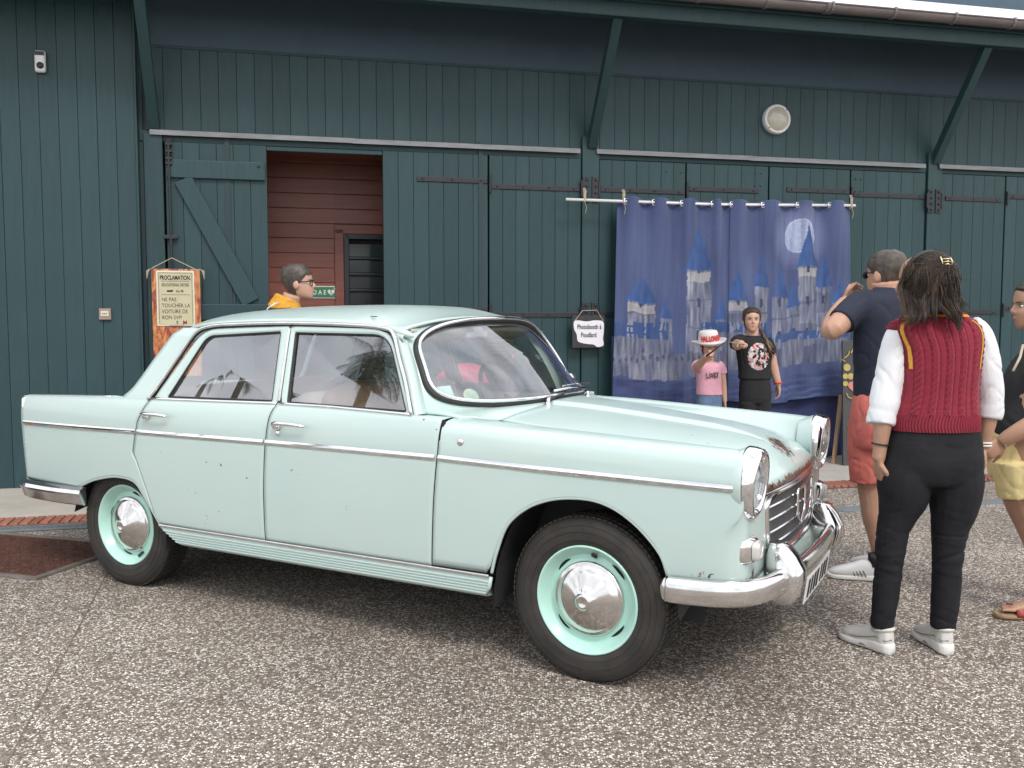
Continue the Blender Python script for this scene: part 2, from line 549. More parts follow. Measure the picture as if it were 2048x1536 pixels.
# header beam and metal drip ledges
MB().box((3.05, .115, 2.93), (3.9, .09, .09), .006).build('header_beam', M['green'], barn)
MB().box((6.87, .115, 2.935), (3.56, .09, .09), .006).build('header_beam', M['green'], barn)
MB().box((10.5, .115, 2.935), (3.5, .09, .09), .006).build('header_beam', M['green'], barn)
def ledge(s0, s1):
    me = MB()
    for a, b, dz in ((s0, lerp(s0, s1, .45), .003), (lerp(s0, s1, .45) - .02, s1, 0)):
        me.add([(a, .09, 2.985 + dz), (a, .02, 2.972 + dz), (a, .017, 2.930 + dz), (a, .020, 2.930 + dz), (a, .024, 2.967 + dz), (a, .09, 2.98 + dz),
                (b, .09, 2.985 + dz), (b, .02, 2.972 + dz), (b, .017, 2.930 + dz), (b, .020, 2.930 + dz), (b, .024, 2.967 + dz), (b, .09, 2.98 + dz)],
               [(0, 1, 7, 6), (1, 2, 8, 7), (2, 3, 9, 8), (3, 4, 10, 9), (4, 5, 11, 10), (0, 5, 4, 3, 2, 1), (6, 7, 8, 9, 10, 11)])
    return me.build('drip_ledge', M['zinc'], barn)
ledge(1.19, 4.93); ledge(5.09, 8.59); ledge(8.75, 12.3)

# posts
for s in (5.04, 8.72, 12.3):
    MB().box((s, .10, 1.55), (.165, .12, 3.08), .006).build('post', M['green'], barn)
MB().box((1.21, .10, 1.47), (.15, .12, 2.94), .006).build('post', M['green'], barn)
MB().box((1.113, .13, 1.85), (.03, .1, 3.7)).build('shadow_gap', M['green_dark'], barn)

# door leaves
def leaf(s0, s1, n, z1=2.885, y=Yb):
    bk = MB().box(((s0 + s1) / 2, y + .036, (z1 + .05) / 2), (s1 - s0 - .012, .022, z1 - .07)).build('door_leaf', M['green_dark'], barn)
    w = (s1 - s0 - .010) / n; z = .04
    for i in range(n): board(bk, s0 + .005 + i * w, s0 + .005 + (i + 1) * w, z, z1, y, t=.024)
    return bk
def strap(parent, s0, s1, z, y, h=.045):
    m = MB().box(((s0 + s1) / 2, y - .006, z), (s1 - s0, .010, h), .002)
    k = max(2, int((s1 - s0) / .28)); 
    for i in range(k + 1):
        s_ = lerp(s0 + .05, s1 - .06, i / k)
        m.ell((s_, y - .012, z), (.010, .008, .010), 8, 5)
    return m.build('strap_hinge', M['iron'], parent)
def knuckle(parent, s, z, y, h=.13):
    m = MB().tube([(s, y - .014, z - h / 2), (s, y - .014, z + h / 2)], .013, 10)
    return m.build('hinge_knuckle', M['iron'], parent)

L_B = leaf(3.113, 4.070, 7); L_C = leaf(4.074, 4.955, 7)
L_D = leaf(5.125, 5.997, 7); L_E = leaf(6.001, 6.866, 6); L_F = leaf(6.870, 7.761, 6); L_G = leaf(7.765, 8.63, 6)
L_H = leaf(8.81, 9.58, 6); L_I = leaf(9.584, 10.4, 6); leaf(10.405, 11.3, 6); leaf(11.305, 12.2, 6)
for zz, dz in ((2.652, 0), (1.487, 0)):
    strap(L_B, 3.42, 4.06, zz, Yb); knuckle(L_C, 4.085, zz - .02, Yb, .16)
    strap(L_C, 4.10, 4.94, zz - .045, Yb)
    strap(L_D, 5.14, 5.98, zz - .04, Yb); knuckle(L_E, 6.01, zz - .02, Yb, .14); strap(L_E, 6.03, 6.76, zz - .005, Yb)
    strap(L_F, 7.06, 7.75, zz + .02, Yb); knuckle(L_G, 7.775, zz, Yb, .14); strap(L_G, 7.80, 8.61, zz - .005, Yb)
    strap(L_H, 8.86, 9.53, zz - .01, Yb); knuckle(L_I, 9.60, zz + .01, Yb, .14); strap(L_I, 9.62, 10.3, zz + .03, Yb)
# hinge plates on the posts
for s in (5.035, 8.71):
    for zz in (2.605, 1.44):
        pl = MB()
        for dx in (-.045, .045):
            pl.box((s + dx, .033, zz), (.062, .012, .24), .003)
            for k in (-.09, -.03, .03, .09):
                pl.box((s + dx + .008, .022, zz + k), (.02, .018, .016), .002)
        pl.tube([(s - .085, .03, zz - .07), (s - .085, .03, zz + .08)], .013, 8)
        pl.tube([(s + .085, .03, zz - .07), (s + .085, .03, zz + .08)], .013, 8)
        pl.build('hinge_plate', M['iron'], barn)
# small coach bolts near the top of the leaves
for s, z in ((5.80, 2.80), (5.95, 2.80), (6.72, 2.82), (6.78, 2.82), (6.72, 2.70), (6.78, 2.70), (7.82, 2.80), (7.88, 2.80), (7.82, 2.68), (7.88, 2.68)):
    MB().ell((s, Yb - .004, z), (.009, .006, .009), 8, 5).build('bolt', M['green'], L_E)

# ledged and braced leaf left of the doorway, seen from its braced side
LA = leaf(1.296, 2.130, 6, 2.885, Yb)
MB().box((1.712, Yb - .018, 2.662), (.80, .032, .150), .005).build('ledge_batten', M['green'], LA)
MB().box((1.712, Yb - .018, 1.46), (.83, .032, .135), .005).build('ledge_batten', M['green'], LA)
d = Vector((1.985 - 1.43, 0, 1.52 - 2.60)); ang = math.atan2(d.x, -d.z)
MB().box((1.7075, Yb - .017, 2.06), (.150, .030, 1.16), .005, Euler((0, -ang, 0))).build('diagonal_brace', M['green'], LA)
for s, z in ((1.33, 2.68), (2.06, 2.70), (1.33, 1.48), (2.06, 1.48)):
    MB().ell((s, Yb - .036, z), (.012, .008, .012), 8, 5).build('bolt', M['iron'], LA)
bl = MB().tube([(1.335, Yb - .045, 2.90), (1.338, Yb - .045, 2.0), (1.338, Yb - .045, 1.75)], .011, 8)
for z in (2.86, 2.80, 2.74, 2.70):
    bl.box((1.336, Yb - .038, z), (.055, .03, .018), .003)
bl.box((1.336, Yb - .008, 2.80), (.045, .012, .23), .002).box((1.338, Yb - .036, 2.09), (.11, .03, .03), .003)
bl.build('door_bolt', M['iron'], LA)

# doorway: header, red boarded porch wall set back, louvred window
MB().box((2.62, .10, 2.865), (.99, .07, .035), .004).build('doorway_lintel', M['green'], barn)
RWY = .90
rw = MB().box((2.72, RWY + .04, 1.6), (3.4, .04, 3.2)).build('porch_wall', M['redwood'], barn)
z = .05
while z < 3.1:
    hboard(rw, 1.9, 2.72, z, z + .142, RWY, 'cladding_board', M['redwood'])
    if z > 2.25: hboard(rw, 2.72, 4.3, z, z + .142, RWY, 'cladding_board', M['redwood'])
    z += .142
MB().box((2.765, RWY - .012, 1.14), (.088, .03, 2.26), .005).build('window_architrave', M['redwood'], rw)
MB().box((3.30, RWY - .012, 2.27), (1.16, .03, .09), .005).build('window_architrave', M['redwood'], rw)
wn = MB().box((2.835, RWY - .005, 1.2), (.05, .06, 2.05), .004).box((3.3, RWY - .005, 2.20), (.93, .06, .05), .004).box((3.76, RWY - .005, 1.2), (.05, .06, 2.05), .004).build('louvre_window', M['black'], barn)
M['louvre'] = mat('louvre_glass', (.045, .055, .058), .10, .0, spec=.6)
for i in range(11):
    z = 2.07 - i * .155
    g_ = MB().box((3.30, RWY - .002, z), (.88, .008, .118), 0, Euler((rad(6), 0, 0))).build('louvre_blade', M['louvre'], wn)
    MB().box((3.30, RWY - .012, z - .078), (.88, .04, .022), .002).build('louvre_rail', M['black'], wn)
MB().box((3.3, RWY + .014, 1.2), (.94, .008, 2.05)).build('window_backing', M['hole'], wn)
# porch ceiling and side cheeks
MB().box((2.62, .5, 2.94), (2.4, .8, .04)).build('porch_ceiling', M['redwood'], barn)
MB().box((1.80, .5, 1.5), (.04, .9, 3)).build('porch_cheek', M['green_dark'], barn)
MB().box((4.0, .5, 1.5), (.04, .9, 3)).build('porch_cheek', M['green_dark'], barn)

# eave: beam, braces, rafters, roof, gutter
BO = .62                                        # how far the beam stands out
bm_ = MB().box((4.5, -BO - .03, 4.025), (17, .10, .155), .006).build('eave_beam', M['green'], barn)
MB().box((4.5, -BO - .105, 4.115), (17, .03, .10), .005).build('fascia', M['green'], barn)
MB().box((4.5, -BO - .075, 4.135), (17, .03, .06), .005).build('fascia_moulding', M['green'], barn)
def brace(s, lean=0.0):
    a = Vector((s, .06, 3.0)); b = Vector((s, -BO + .0, 3.965)); d = b - a; L_ = d.length
    ang = math.atan2(-d.y, d.z)
    return MB().box((a + b) / 2, (.085, .085, L_), .006, Euler((ang, 0, 0))).build('eave_brace', M['green'], barn)
brace(1.225); brace(5.05); brace(8.72); brace(12.3)
rf = MB().box((4.5, .28, 4.60), (17.2, 2.15, .05), 0, Euler((rad(27), 0, 0))).build('roof', M['soffit'], barn)
MB().box((4.5, .22, 4.645), (17.3, 2.36, .03), 0, Euler((rad(27), 0, 0))).build('roof_sheet', M['roofwhite'], rf)
for i in range(22):
    s = -3.2 + i * .75
    MB().box((s, .30, 4.52), (.06, 1.9, .11), 0, Euler((rad(27), 0, 0))).build('rafter', M['soffit'], rf)
# half round gutter
path = [(x, -BO - .20, 4.135) for x in (-4, 4.5, 13)]
prof = [(math.cos(a) * .062, math.sin(a) * .062) for a in [math.pi + math.pi * k / 10 for k in range(11)]] + [(math.cos(a) * .058, math.sin(a) * .058) for a in [2 * math.pi - math.pi * k / 10 for k in range(11)]]
vs, fs = profile_sweep(path, prof)
gt = obj('gutter', vs, fs, M['gutter'], barn, True)
MB().tube([(-4, -BO - .262, 4.137), (13, -BO - .262, 4.137)], .008, 8).build('gutter_bead', M['gutter'], gt)
for i in range(26):
    s = -3.6 + i * .62
    pts = [(s, -BO - .20 + math.cos(a) * .0655, 4.135 + math.sin(a) * .0655) for a in [math.pi * 1.0 + math.pi * k / 8 for k in range(9)]]
    MB().tube(pts, .008, 6, flat=1.6).box((s, -BO - .19, 4.15), (.026, .15, .006)).build('gutter_bracket', M['zinc'], gt)
for s in (.9, 3.9, 6.9, 9.9):
    pts = [(s, -BO - .20 + math.cos(a) * .064, 4.135 + math.sin(a) * .064) for a in [math.pi * 1.0 + math.pi * k / 10 for k in range(11)]]
    MB().tube(pts, .010, 6, flat=2.2).build('gutter_joint', M['gutter'], gt)
# closed back and ends so no light leaks through
MB().box((4.5, 1.25, 2.4), (17, .05, 4.8)).build('rear_wall', M['green_dark'], barn)
MB().box((-4.0, .8, 2.1), (.05, 1.6, 4.2)).build('end_wall', M['green_dark'], barn)
MB().box((13.0, .8, 2.1), (.05, 1.6, 4.2)).build('end_wall', M['green_dark'], barn)
# ------------------------------------------------------------------ vintage saloon car
car = empty('saloon_car', (-.5282, 4.7165, 0), rad(-28.63))
tag(car, 'pale mint green vintage four door saloon with worn paint and chrome bumpers', 'car')

def paint_mat():
    m = bpy.data.materials.new('mint_paint')
    nt, b = nodes_of(m); N = nt.nodes; L = nt.links
    tcn = N.new('ShaderNodeTexCoord')
    base = (.478, .605, .578, 1)
    # slow fading of the old paint
    n = N.new('ShaderNodeTexNoise'); n.inputs['Scale'].default_value = 1.6; n.inputs['Detail'].default_value = 5
    L.new(tcn.outputs['Object'], n.inputs['Vector'])
    rp = N.new('ShaderNodeValToRGB'); rp.color_ramp.elements[0].position = .35; rp.color_ramp.elements[1].position = .68
    rp.color_ramp.elements[0].color = base; rp.color_ramp.elements[1].color = (.505, .615, .582, 1)
    L.new(n.outputs['Fac'], rp.inputs['Fac'])
    # rust and chips: tiny specks everywhere, heavy on the bonnet lip and emblem spot
    def dist(p, r0, r1, sc_=(1, 1, 1)):
        mp_ = N.new('ShaderNodeVectorMath'); mp_.operation = 'SUBTRACT'; mp_.inputs[1].default_value = p
        L.new(tcn.outputs['Object'], mp_.inputs[0])
        ml = N.new('ShaderNodeVectorMath'); ml.operation = 'MULTIPLY'; ml.inputs[1].default_value = sc_
        L.new(mp_.outputs[0], ml.inputs[0])
        ln = N.new('ShaderNodeVectorMath'); ln.operation = 'LENGTH'; L.new(ml.outputs[0], ln.inputs[0])
        mr = N.new('ShaderNodeMapRange'); mr.inputs['From Min'].default_value = r0; mr.inputs['From Max'].default_value = r1
        mr.inputs['To Min'].default_value = 1; mr.inputs['To Max'].default_value = 0
        L.new(ln.outputs['Value'], mr.inputs['Value']); return mr.outputs['Result']
    def mth(op, a, b_=None, c=None):
        q = N.new('ShaderNodeMath'); q.operation = op
        for i, x in enumerate((a, b_, c)):
            if x is None: continue
            if isinstance(x, (int, float)): q.inputs[i].default_value = x
            else: L.new(x, q.inputs[i])
        return q.outputs[0]
    emblem = dist((1.88, .0, .86), .02, .13, (1, .75, .6))
    strk = N.new('ShaderNodeMapping'); strk.inputs['Scale'].default_value = (22, 34, 22)
    L.new(tcn.outputs['Object'], strk.inputs['Vector'])
    n2 = N.new('ShaderNodeTexNoise'); n2.inputs['Scale'].default_value = 1.4; n2.inputs['Detail'].default_value = 6; n2.inputs['Roughness'].default_value = .7
    L.new(strk.outputs['Vector'], n2.inputs['Vector'])
    # lip of the bonnet: z below .80 and far forward
    sepx = N.new('ShaderNodeSeparateXYZ'); L.new(tcn.outputs['Object'], sepx.inputs[0])
    lipz = N.new('ShaderNodeMapRange'); lipz.inputs['From Min'].default_value = .75; lipz.inputs['From Max'].default_value = .80
    lipz.inputs['To Min'].default_value = 1; lipz.inputs['To Max'].default_value = 0; L.new(sepx.outputs['Z'], lipz.inputs['Value'])
    lipx = N.new('ShaderNodeMapRange'); lipx.inputs['From Min'].default_value = 1.92; lipx.inputs['From Max'].default_value = 1.935
    L.new(sepx.outputs['X'], lipx.inputs['Value'])
    lowz = N.new('ShaderNodeMapRange'); lowz.inputs['From Min'].default_value = .74; lowz.inputs['From Max'].default_value = .76
    L.new(sepx.outputs['Z'], lowz.inputs['Value'])
    lip = mth('MULTIPLY', mth('MULTIPLY', lipz.outputs['Result'], lipx.outputs['Result']), lowz.outputs['Result'])
    lowf = dist((1.78, -.74, .47), .03, .22, (1, .5, 2.2))
    cor = dist((1.93, -.62, .47), .02, .12)
    area = mth('MAXIMUM', mth('MULTIPLY', emblem, .42), mth('MAXIMUM', mth('MULTIPLY', lip, .56), mth('MAXIMUM', mth('MULTIPLY', lowf, .23), mth('MULTIPLY', cor, .26))))
    chips = mth('GREATER_THAN', mth('ADD', n2.outputs['Fac'], area), .80)
    vo = N.new('ShaderNodeTexNoise'); vo.inputs['Scale'].default_value = 34; vo.inputs['Detail'].default_value = 3
    L.new(tcn.outputs['Object'], vo.inputs['Vector'])
    n3 = N.new('ShaderNodeTexNoise'); n3.inputs['Scale'].default_value = 2.3; n3.inputs['Detail'].default_value = 2
    L.new(tcn.outputs['Object'], n3.inputs['Vector'])
    specks = mth('GREATER_THAN', mth('ADD', mth('MULTIPLY', vo.outputs['Fac'], 1.0), mth('MULTIPLY', n3.outputs['Fac'], .28)), .912)
    wear = mth('MAXIMUM', chips, specks)
    rc = N.new('ShaderNodeTexNoise'); rc.inputs['Scale'].default_value = 45
    L.new(tcn.outputs['Object'], rc.inputs['Vector'])
    rr = N.new('ShaderNodeValToRGB'); rr.color_ramp.elements[0].position = .42; rr.color_ramp.elements[1].position = .56
    rr.color_ramp.elements[0].color = (.035, .03, .035, 1); rr.color_ramp.elements[1].color = (.23, .085, .045, 1)
    L.new(rc.outputs['Fac'], rr.inputs['Fac'])
    mx_ = N.new('ShaderNodeMix'); mx_.data_type = 'RGBA'
    L.new(wear, mx_.inputs['Factor']); L.new(rp.outputs['Color'], mx_.inputs['A']); L.new(rr.outputs['Color'], mx_.inputs['B'])
    L.new(mx_.outputs['Result'], b.inputs['Base Color'])
    n4 = N.new('ShaderNodeTexNoise'); n4.inputs['Scale'].default_value = 5; n4.inputs['Detail'].default_value = 4
    L.new(tcn.outputs['Object'], n4.inputs['Vector'])
    mr = N.new('ShaderNodeMapRange'); mr.inputs['To Min'].default_value = .20; mr.inputs['To Max'].default_value = .46
    L.new(n4.outputs['Fac'], mr.inputs['Value']); L.new(mr.outputs['Result'], b.inputs['Roughness'])
    b.inputs['Coat Weight'].default_value = .55; b.inputs['Coat Roughness'].default_value = .10; b.inputs['Coat IOR'].default_value = 1.6
    n5 = N.new('ShaderNodeTexNoise'); n5.inputs['Scale'].default_value = 3.0; n5.inputs['Detail'].default_value = 2
    L.new(tcn.outputs['Object'], n5.inputs['Vector'])
    bp = N.new('ShaderNodeBump'); bp.inputs['Strength'].default_value = .16; bp.inputs['Distance'].default_value = .02
    L.new(n5.outputs['Fac'], bp.inputs['Height']); L.new(bp.outputs['Normal'], b.inputs['Normal'])
    return m

M['paint'] = paint_mat()
M['rimgreen'] = mat('rim_green', (.46, .73, .635), .3, var=.05, vscale=8, coat=.3)
M['tyre'] = mat('tyre', (.017, .016, .016), .7, var=.45, vscale=9, bump=.25, bscale=60, c2=(.040, .034, .028))
M['interior'] = mat('dark_trim', (.03, .032, .034), .6)
M['seat'] = mat('seat_cloth', (.42, .36, .30), .8, var=.18, vscale=8, bump=.3, bscale=40)
M['seat2'] = mat('brown_blanket', (.26, .17, .10), .9, var=.25, vscale=10, bump=.4, bscale=50)
M['cream'] = mat('cream_trim', (.50, .46, .38), .6, var=.1)
M['headliner'] = mat('headliner', (.40, .38, .34), .8)
M['red_lens'] = mat('red_lens', (.35, .02, .02), .12, coat=1)
M['silver'] = mat('silver_paint', (.60, .61, .62), .3, .7, var=.15, vscale=12)

def glass_mat(name, tint=(.86, .90, .90), f0=.08, rough=0.0):
    m = bpy.data.materials.new(name); m.use_nodes = True
    nt = m.node_tree; N = nt.nodes; L = nt.links; N.clear()
    out = N.new('ShaderNodeOutputMaterial'); mxs = N.new('ShaderNodeMixShader')
    tr = N.new('ShaderNodeBsdfTransparent'); tr.inputs['Color'].default_value = (*tint, 1)
    gl = N.new('ShaderNodeBsdfGlossy'); gl.inputs['Roughness'].default_value = rough; gl.inputs['Color'].default_value = (.95, .95, 1, 1)
    lw = N.new('ShaderNodeLayerWeight'); lw.inputs['Blend'].default_value = .5
    pw = N.new('ShaderNodeMath'); pw.operation = 'POWER'; pw.inputs[1].default_value = 5; L.new(lw.outputs['Facing'], pw.inputs[0])
    ma = N.new('ShaderNodeMath'); ma.operation = 'MULTIPLY_ADD'; ma.inputs[1].default_value = 1 - f0; ma.inputs[2].default_value = f0; L.new(pw.outputs[0], ma.inputs[0])
    L.new(ma.outputs[0], mxs.inputs['Fac']); L.new(tr.outputs[0], mxs.inputs[1]); L.new(gl.outputs[0], mxs.inputs[2])
    L.new(mxs.outputs[0], out.inputs['Surface'])
    return m
M['glass'] = glass_mat('car_glass', f0=.26)
M['screen'] = glass_mat('windscreen_glass', (.92, .94, .93), .23)
M['lens'] = glass_mat('lens_glass', (.95, .95, .95), .10, .05)

ZZ = [(.26, .752), (.38, .782), (.55, .797), (.70, .803), (.815, .803), (.835, .801), (.90, .797), (.95, .789), (.985, .776), (1.02, .755)]
ZZs = smooth_tab(ZZ)
def taper(x): return .06 * ((x - .6) / 1.35) ** 2 if x > .6 else (.11 * ((-.6 - x) / 1.57) ** 2 if x < -.6 else 0)
def W(x, z): return interp(z, ZZs) - taper(x)
def GH(x, z): return interp(z, [(1.0, .758), (1.37, .63), (1.45, .60)]) - (.5 * taper(x) if x < 0 else 0)

seamR = [(.376, -1.0), (.60, -1.142), (.837, -1.107), (.921, -1.076), (.97, -1.052), (1.0, -1.036)]
seamM = [(.38, -.266), (.60, -.256), (.832, -.238), (.946, -.224), (.985, -.210), (1.02, -.190)]
seamF = [(.38, .652), (.668, .675), (.858, .694), (1.0, .703)]
archF = smooth_tab([(.932, .386), (.959, .474), (1.01, .589), (1.094, .665), (1.19, .707), (1.285, .723), (1.377, .721), (1.459, .695), (1.537, .644), (1.601, .58), (1.64, .522), (1.668, .452)])
archR = smooth_tab([(-1.637, .497), (-1.542, .537), (-1.426, .569), (-1.283, .591), (-1.147, .578), (-1.078, .512), (-1.024, .441), (-.978, .376)])
BELT = lambda x: interp(x, [(-2.2, .968), (-1.72, .984), (-1.3, .998), (-1.0, 1.004), (-.2, 1.016), (.1, 1.014), (.7, .998)])
G = .0034

def paneltop(name, sg, xl, xr, zlo, zhi, nu, nv, m=None, parent=car, thick=.004, over=None):
    rows = []
    for j in range(nv + 1):
        v = j / nv; row = []
        z0 = lerp(.38, 1.0, v)
        a = interp(z0, xl) if not callable(xl) else xl(z0)
        b = interp(z0, xr) if not callable(xr) else xr(z0)
        for i in range(nu + 1):
            x = lerp(a, b, i / nu); z = lerp(zlo(x), zhi(x), v)
            row.append(Vector((x, sg * W(x, z), z)))
        rows.append(row)
    if over:
        for k in range(1, 4):
            rows.append([Vector((p.x, p.y - sg * over * k / 3, p.z - .004 * (k / 3) ** 2)) for p in rows[nv]])
    if sg > 0: rows = [list(reversed(r)) for r in rows]
    vs, fs = grid(rows)
    o = obj(name, vs, fs, m or M['paint'], parent, True)
    solid(o, thick)
    return o

def shift(t, d): return [(z, x + d) for z, x in t]
side = {}
for sg in (-1, 1):
    rd = paneltop('rear_door', sg, shift(seamR, G), shift(seamM, -G), lambda x: archR_(x) if x < -.978 else .376, BELT, 44, 30)\
        if False else None
def zlo_rd(x): return interp(x, archR) if x < -.978 else .376
def zlo_q(x): return .497 if x < -1.637 else interp(x, archR)
def zlo_f(x):
    if x < .932: return .386
    if x < 1.668: return interp(x, archF)
    return .452

XEND = 1.83
def xedge(z):
    t = max(0, min(1, (z - .60) / .135)); return lerp(XEND, 1.925, t * t * (3 - 2 * t))
def fender(sg):
    """front wing: side, crown and inner slope down to the bonnet"""
    zc_t = smooth_tab([(.64, .990), (.93, .980), (1.4, .957), (1.82, .935), (1.93, .924)])
    zv_t = smooth_tab([(.64, .972), (.85, .964), (1.4, .907), (1.75, .852), (1.85, .81), (1.93, .77)])
    nu = 70; rows = None; cols = []
    for i in range(nu + 1):
        u = i / nu
        xa, xb = .690 + G, 1.925
        xm = lerp(xa, xb, u)
        zl = zlo_f(xm); zc = interp(xm, zc_t); zv = interp(xm, zv_t); zs = zc - .085
        pts = []
        for j in range(17):
            z = lerp(zl, zs, (j / 16))
            # rear edge follows the door seam, lower front edge pulls back for the front panel
            xe = lerp(interp(z, seamF) + G, xedge(z), u) if u > 0 else interp(z, seamF) + G
            xs = lerp(xm, xe, abs(u - .5) * 2 if abs(u - .5) > .3 else .0) if False else lerp(xm, xe, max(0, (abs(u - .5) - .25) / .25))
            pts.append(Vector((xs, W(xs, z), z)))
        w = W(xm, zs); yc = .665 - .02 * max(0, (xm - 1.2))
        ctrl = [Vector((w, zs)), Vector((w - .008, zs + .04)), Vector((w - .030, zs + .068)), Vector((max(yc + .02, w - .075), zc - .003)), Vector((yc - .01, zc)), Vector((yc - .045, zc - .012)), Vector((.575, lerp(zv, zc, .45))), Vector((.535, zv + .004)), Vector((.525, zv))]
        c2 = catmull([Vector((c.x, c.y, 0)) for c in ctrl], 4)
        for q in c2[1:]: pts.append(Vector((lerp(interp(.99, seamF) + G, xm, min(1, u * 6)) if u < 1 / 6 else xm, q.x, q.y)))
        cols.append([Vector((p.x, sg * p.y, p.z)) for p in pts])
    rows = [[cols[i][j] for i in range(nu + 1)] for j in range(len(cols[0]))]
    for j, r in enumerate(rows):
        z = r[-1].z; x0 = r[-1].x; we = abs(r[-1].y)
        if j <= 16:
            wr_ = catmull([(x0 - .02, we + .002, z), (x0, we, z), (lerp(x0, 1.912, .55), we - .010, z), (lerp(x0, 1.922, .88), we - .038, z), (1.927, we - .095, z), (1.931, .46, z), (1.933, .42, z)], 5)[6:]
        else: wr_ = [Vector((x0, we, z))] * 24
        r += [Vector((p.x, sg * p.y, p.z)) for p in (wr_ + [wr_[-1]] * 24)[:24]]
    if sg > 0: rows = [list(reversed(r)) for r in rows]
    vs, fs = grid(rows)
    o = obj('front_wing', vs, fs, M['paint'], car, True); solid(o, .004)
    return o

def moulding(parent, sg, x0, x1, z0, z1, m=None):
    m_ = MB(); n = 30; pa = []
    for i in range(n + 1):
        x = lerp(x0, x1, i / n); z = lerp(z0, z1, i / n); pa.append((x, sg * (W(x, z) + .001), z))
    prof = [(-.004, -.013), (.005, -.012), (.007, -.004), (.0105, 0), (.007, .004), (.005, .012), (-.004, .013)]
    prof = [(a if sg < 0 else -a, b) for a, b in prof]
    vs, fs = profile_sweep(pa, prof)
    return obj('waist_moulding', vs, fs, m or M['chrome'], parent)

def handle(parent, sg, x0, x1, z):
    xm = x0 + .02; w = W(xm, z)
    m_ = MB()
    m_.ell((xm, sg * (w + .012), z - .012), (.022, .018, .018), 12, 8)
    m_.tube([(xm - .012, sg * (w + .02), z - .008), (xm + .006, sg * (w + .035), z + .002), (xm + .04, sg * (w + .042), z + .005), (lerp(xm, x1, .6), sg * (w + .044), z + .004), (x1, sg * (w + .036), z - .002)], [.012, .013, .0095, .009, .006], 10)
    return m_.build('door_handle', M['chrome'], parent, True)

def roundpoly(pts, r=.03, k=5):
    """round the corners of a closed 2d polygon"""
    out = []; n = len(pts)
    for i in range(n):
        p = Vector(pts[i]); a = Vector(pts[i - 1]) - p; b = Vector(pts[(i + 1) % n]) - p
        rr = r[i] if isinstance(r, (list, tuple)) else r
        ra = min(rr, a.length * .45); rb = min(rr, b.length * .45)
        A = p + a.normalized() * ra; B = p + b.normalized() * rb
        for j in range(k + 1):
            t = j / k
            out.append(A * (1 - t) ** 2 + p * 2 * t * (1 - t) + B * t * t)
    return out
def resample(pts, d=.03):
    out = []; n = len(pts)
    for i in range(n):
        a = pts[i]; b = pts[(i + 1) % n]; L_ = (b - a).length; k = max(1, int(L_ / d))
        for j in range(k): out.append(a.lerp(b, j / k))
    return out
def inset(pts, d):
    n = len(pts); out = []
    ar = sum(pts[i].x * pts[(i + 1) % n].y - pts[(i + 1) % n].x * pts[i].y for i in range(n))
    s_ = 1 if ar > 0 else -1
    for i in range(n):
        t = pts[(i + 1) % n] - pts[i - 1]
        if t.length < 1e-9: out.append(pts[i].copy()); continue
        nrm = Vector((-t.y, t.x)).normalized() * s_
        out.append(pts[i] + nrm * d)
    return out

WR = roundpoly([(-.925, 1.012), (-.752, 1.318), (-.276, 1.342), (-.236, 1.020)], [.01, .05, .012, .012])
WF = roundpoly([(-.150, 1.018), (-.192, 1.338), (.345, 1.332), (.515, 1.008)], [.012, .012, .09, .015])
FR = roundpoly([(-1.02, 1.004), (-.785, 1.348), (-.235, 1.366), (-.200, 1.016)], [.01, .09, .01, .01])
FF = roundpoly([(-.187, 1.016), (-.222, 1.366), (.345, 1.360), (.545, 1.000)], [.01, .01, .10, .01])

def gh3(p, sg, off=0.0): return Vector((p.x, sg * (GH(p.x, p.y) + off), p.y))
def window(parent, sg, inner, outer):
    # painted frame between the two outlines: ring with thickness
    A = resample(inner, .03)
    c = sum((Vector(p) for p in outer), Vector((0, 0))) / len(outer)
    # match outer points by casting from the centre
    def cast(p):
        d = (p - c).normalized(); best = None; n = len(outer)
        for i in range(n):
            a, b = outer[i], outer[(i + 1) % n]; e = b - a
            den = d.x * e.y - d.y * e.x
            if abs(den) < 1e-9: continue
            w_ = a - c; t = (w_.x * e.y - w_.y * e.x) / den; s_ = (w_.x * d.y - w_.y * d.x) / den
            if t > 0 and -1e-6 <= s_ <= 1 + 1e-6 and (best is None or t > best): best = t
        return c + d * (best if best else (p - c).length * 1.05)
    B = [cast(p) for p in A]
    rows = [[gh3(p, sg, -.018) for p in A], [gh3(p, sg, .002) for p in A], [gh3(p.lerp(q, .3), sg, .006) for p, q in zip(A, B)], [gh3(p.lerp(q, .8), sg, .006) for p, q in zip(A, B)], [gh3(q, sg, .0) for q in B], [gh3(q, sg, -.03) for q in B]]
    if sg < 0: rows.reverse()
    vs, fs = grid(rows, closed_u=True)
    f_ = obj('window_frame', vs, fs, M['paint'], parent, False)
    # rubber run and glass
    RB = inset(A, .004)
    pth = [gh3(p, sg, -.004) for p in RB]
    MB().tube(pth, .005, 6, closed=True).build('window_rubber', M['rubber'], parent, True)
    cc = sum(A, Vector((0, 0))) / len(A)
    rows = [[gh3(cc.lerp(p, t), sg, -.012 + .004 * (1 - t)) for p in A] for t in (.02, .35, .7, 1.0)]
    if sg > 0: rows.reverse()
    vs, fs = grid(rows, closed_u=True)
    obj('window_glass', vs, fs, M['glass'], parent, True)

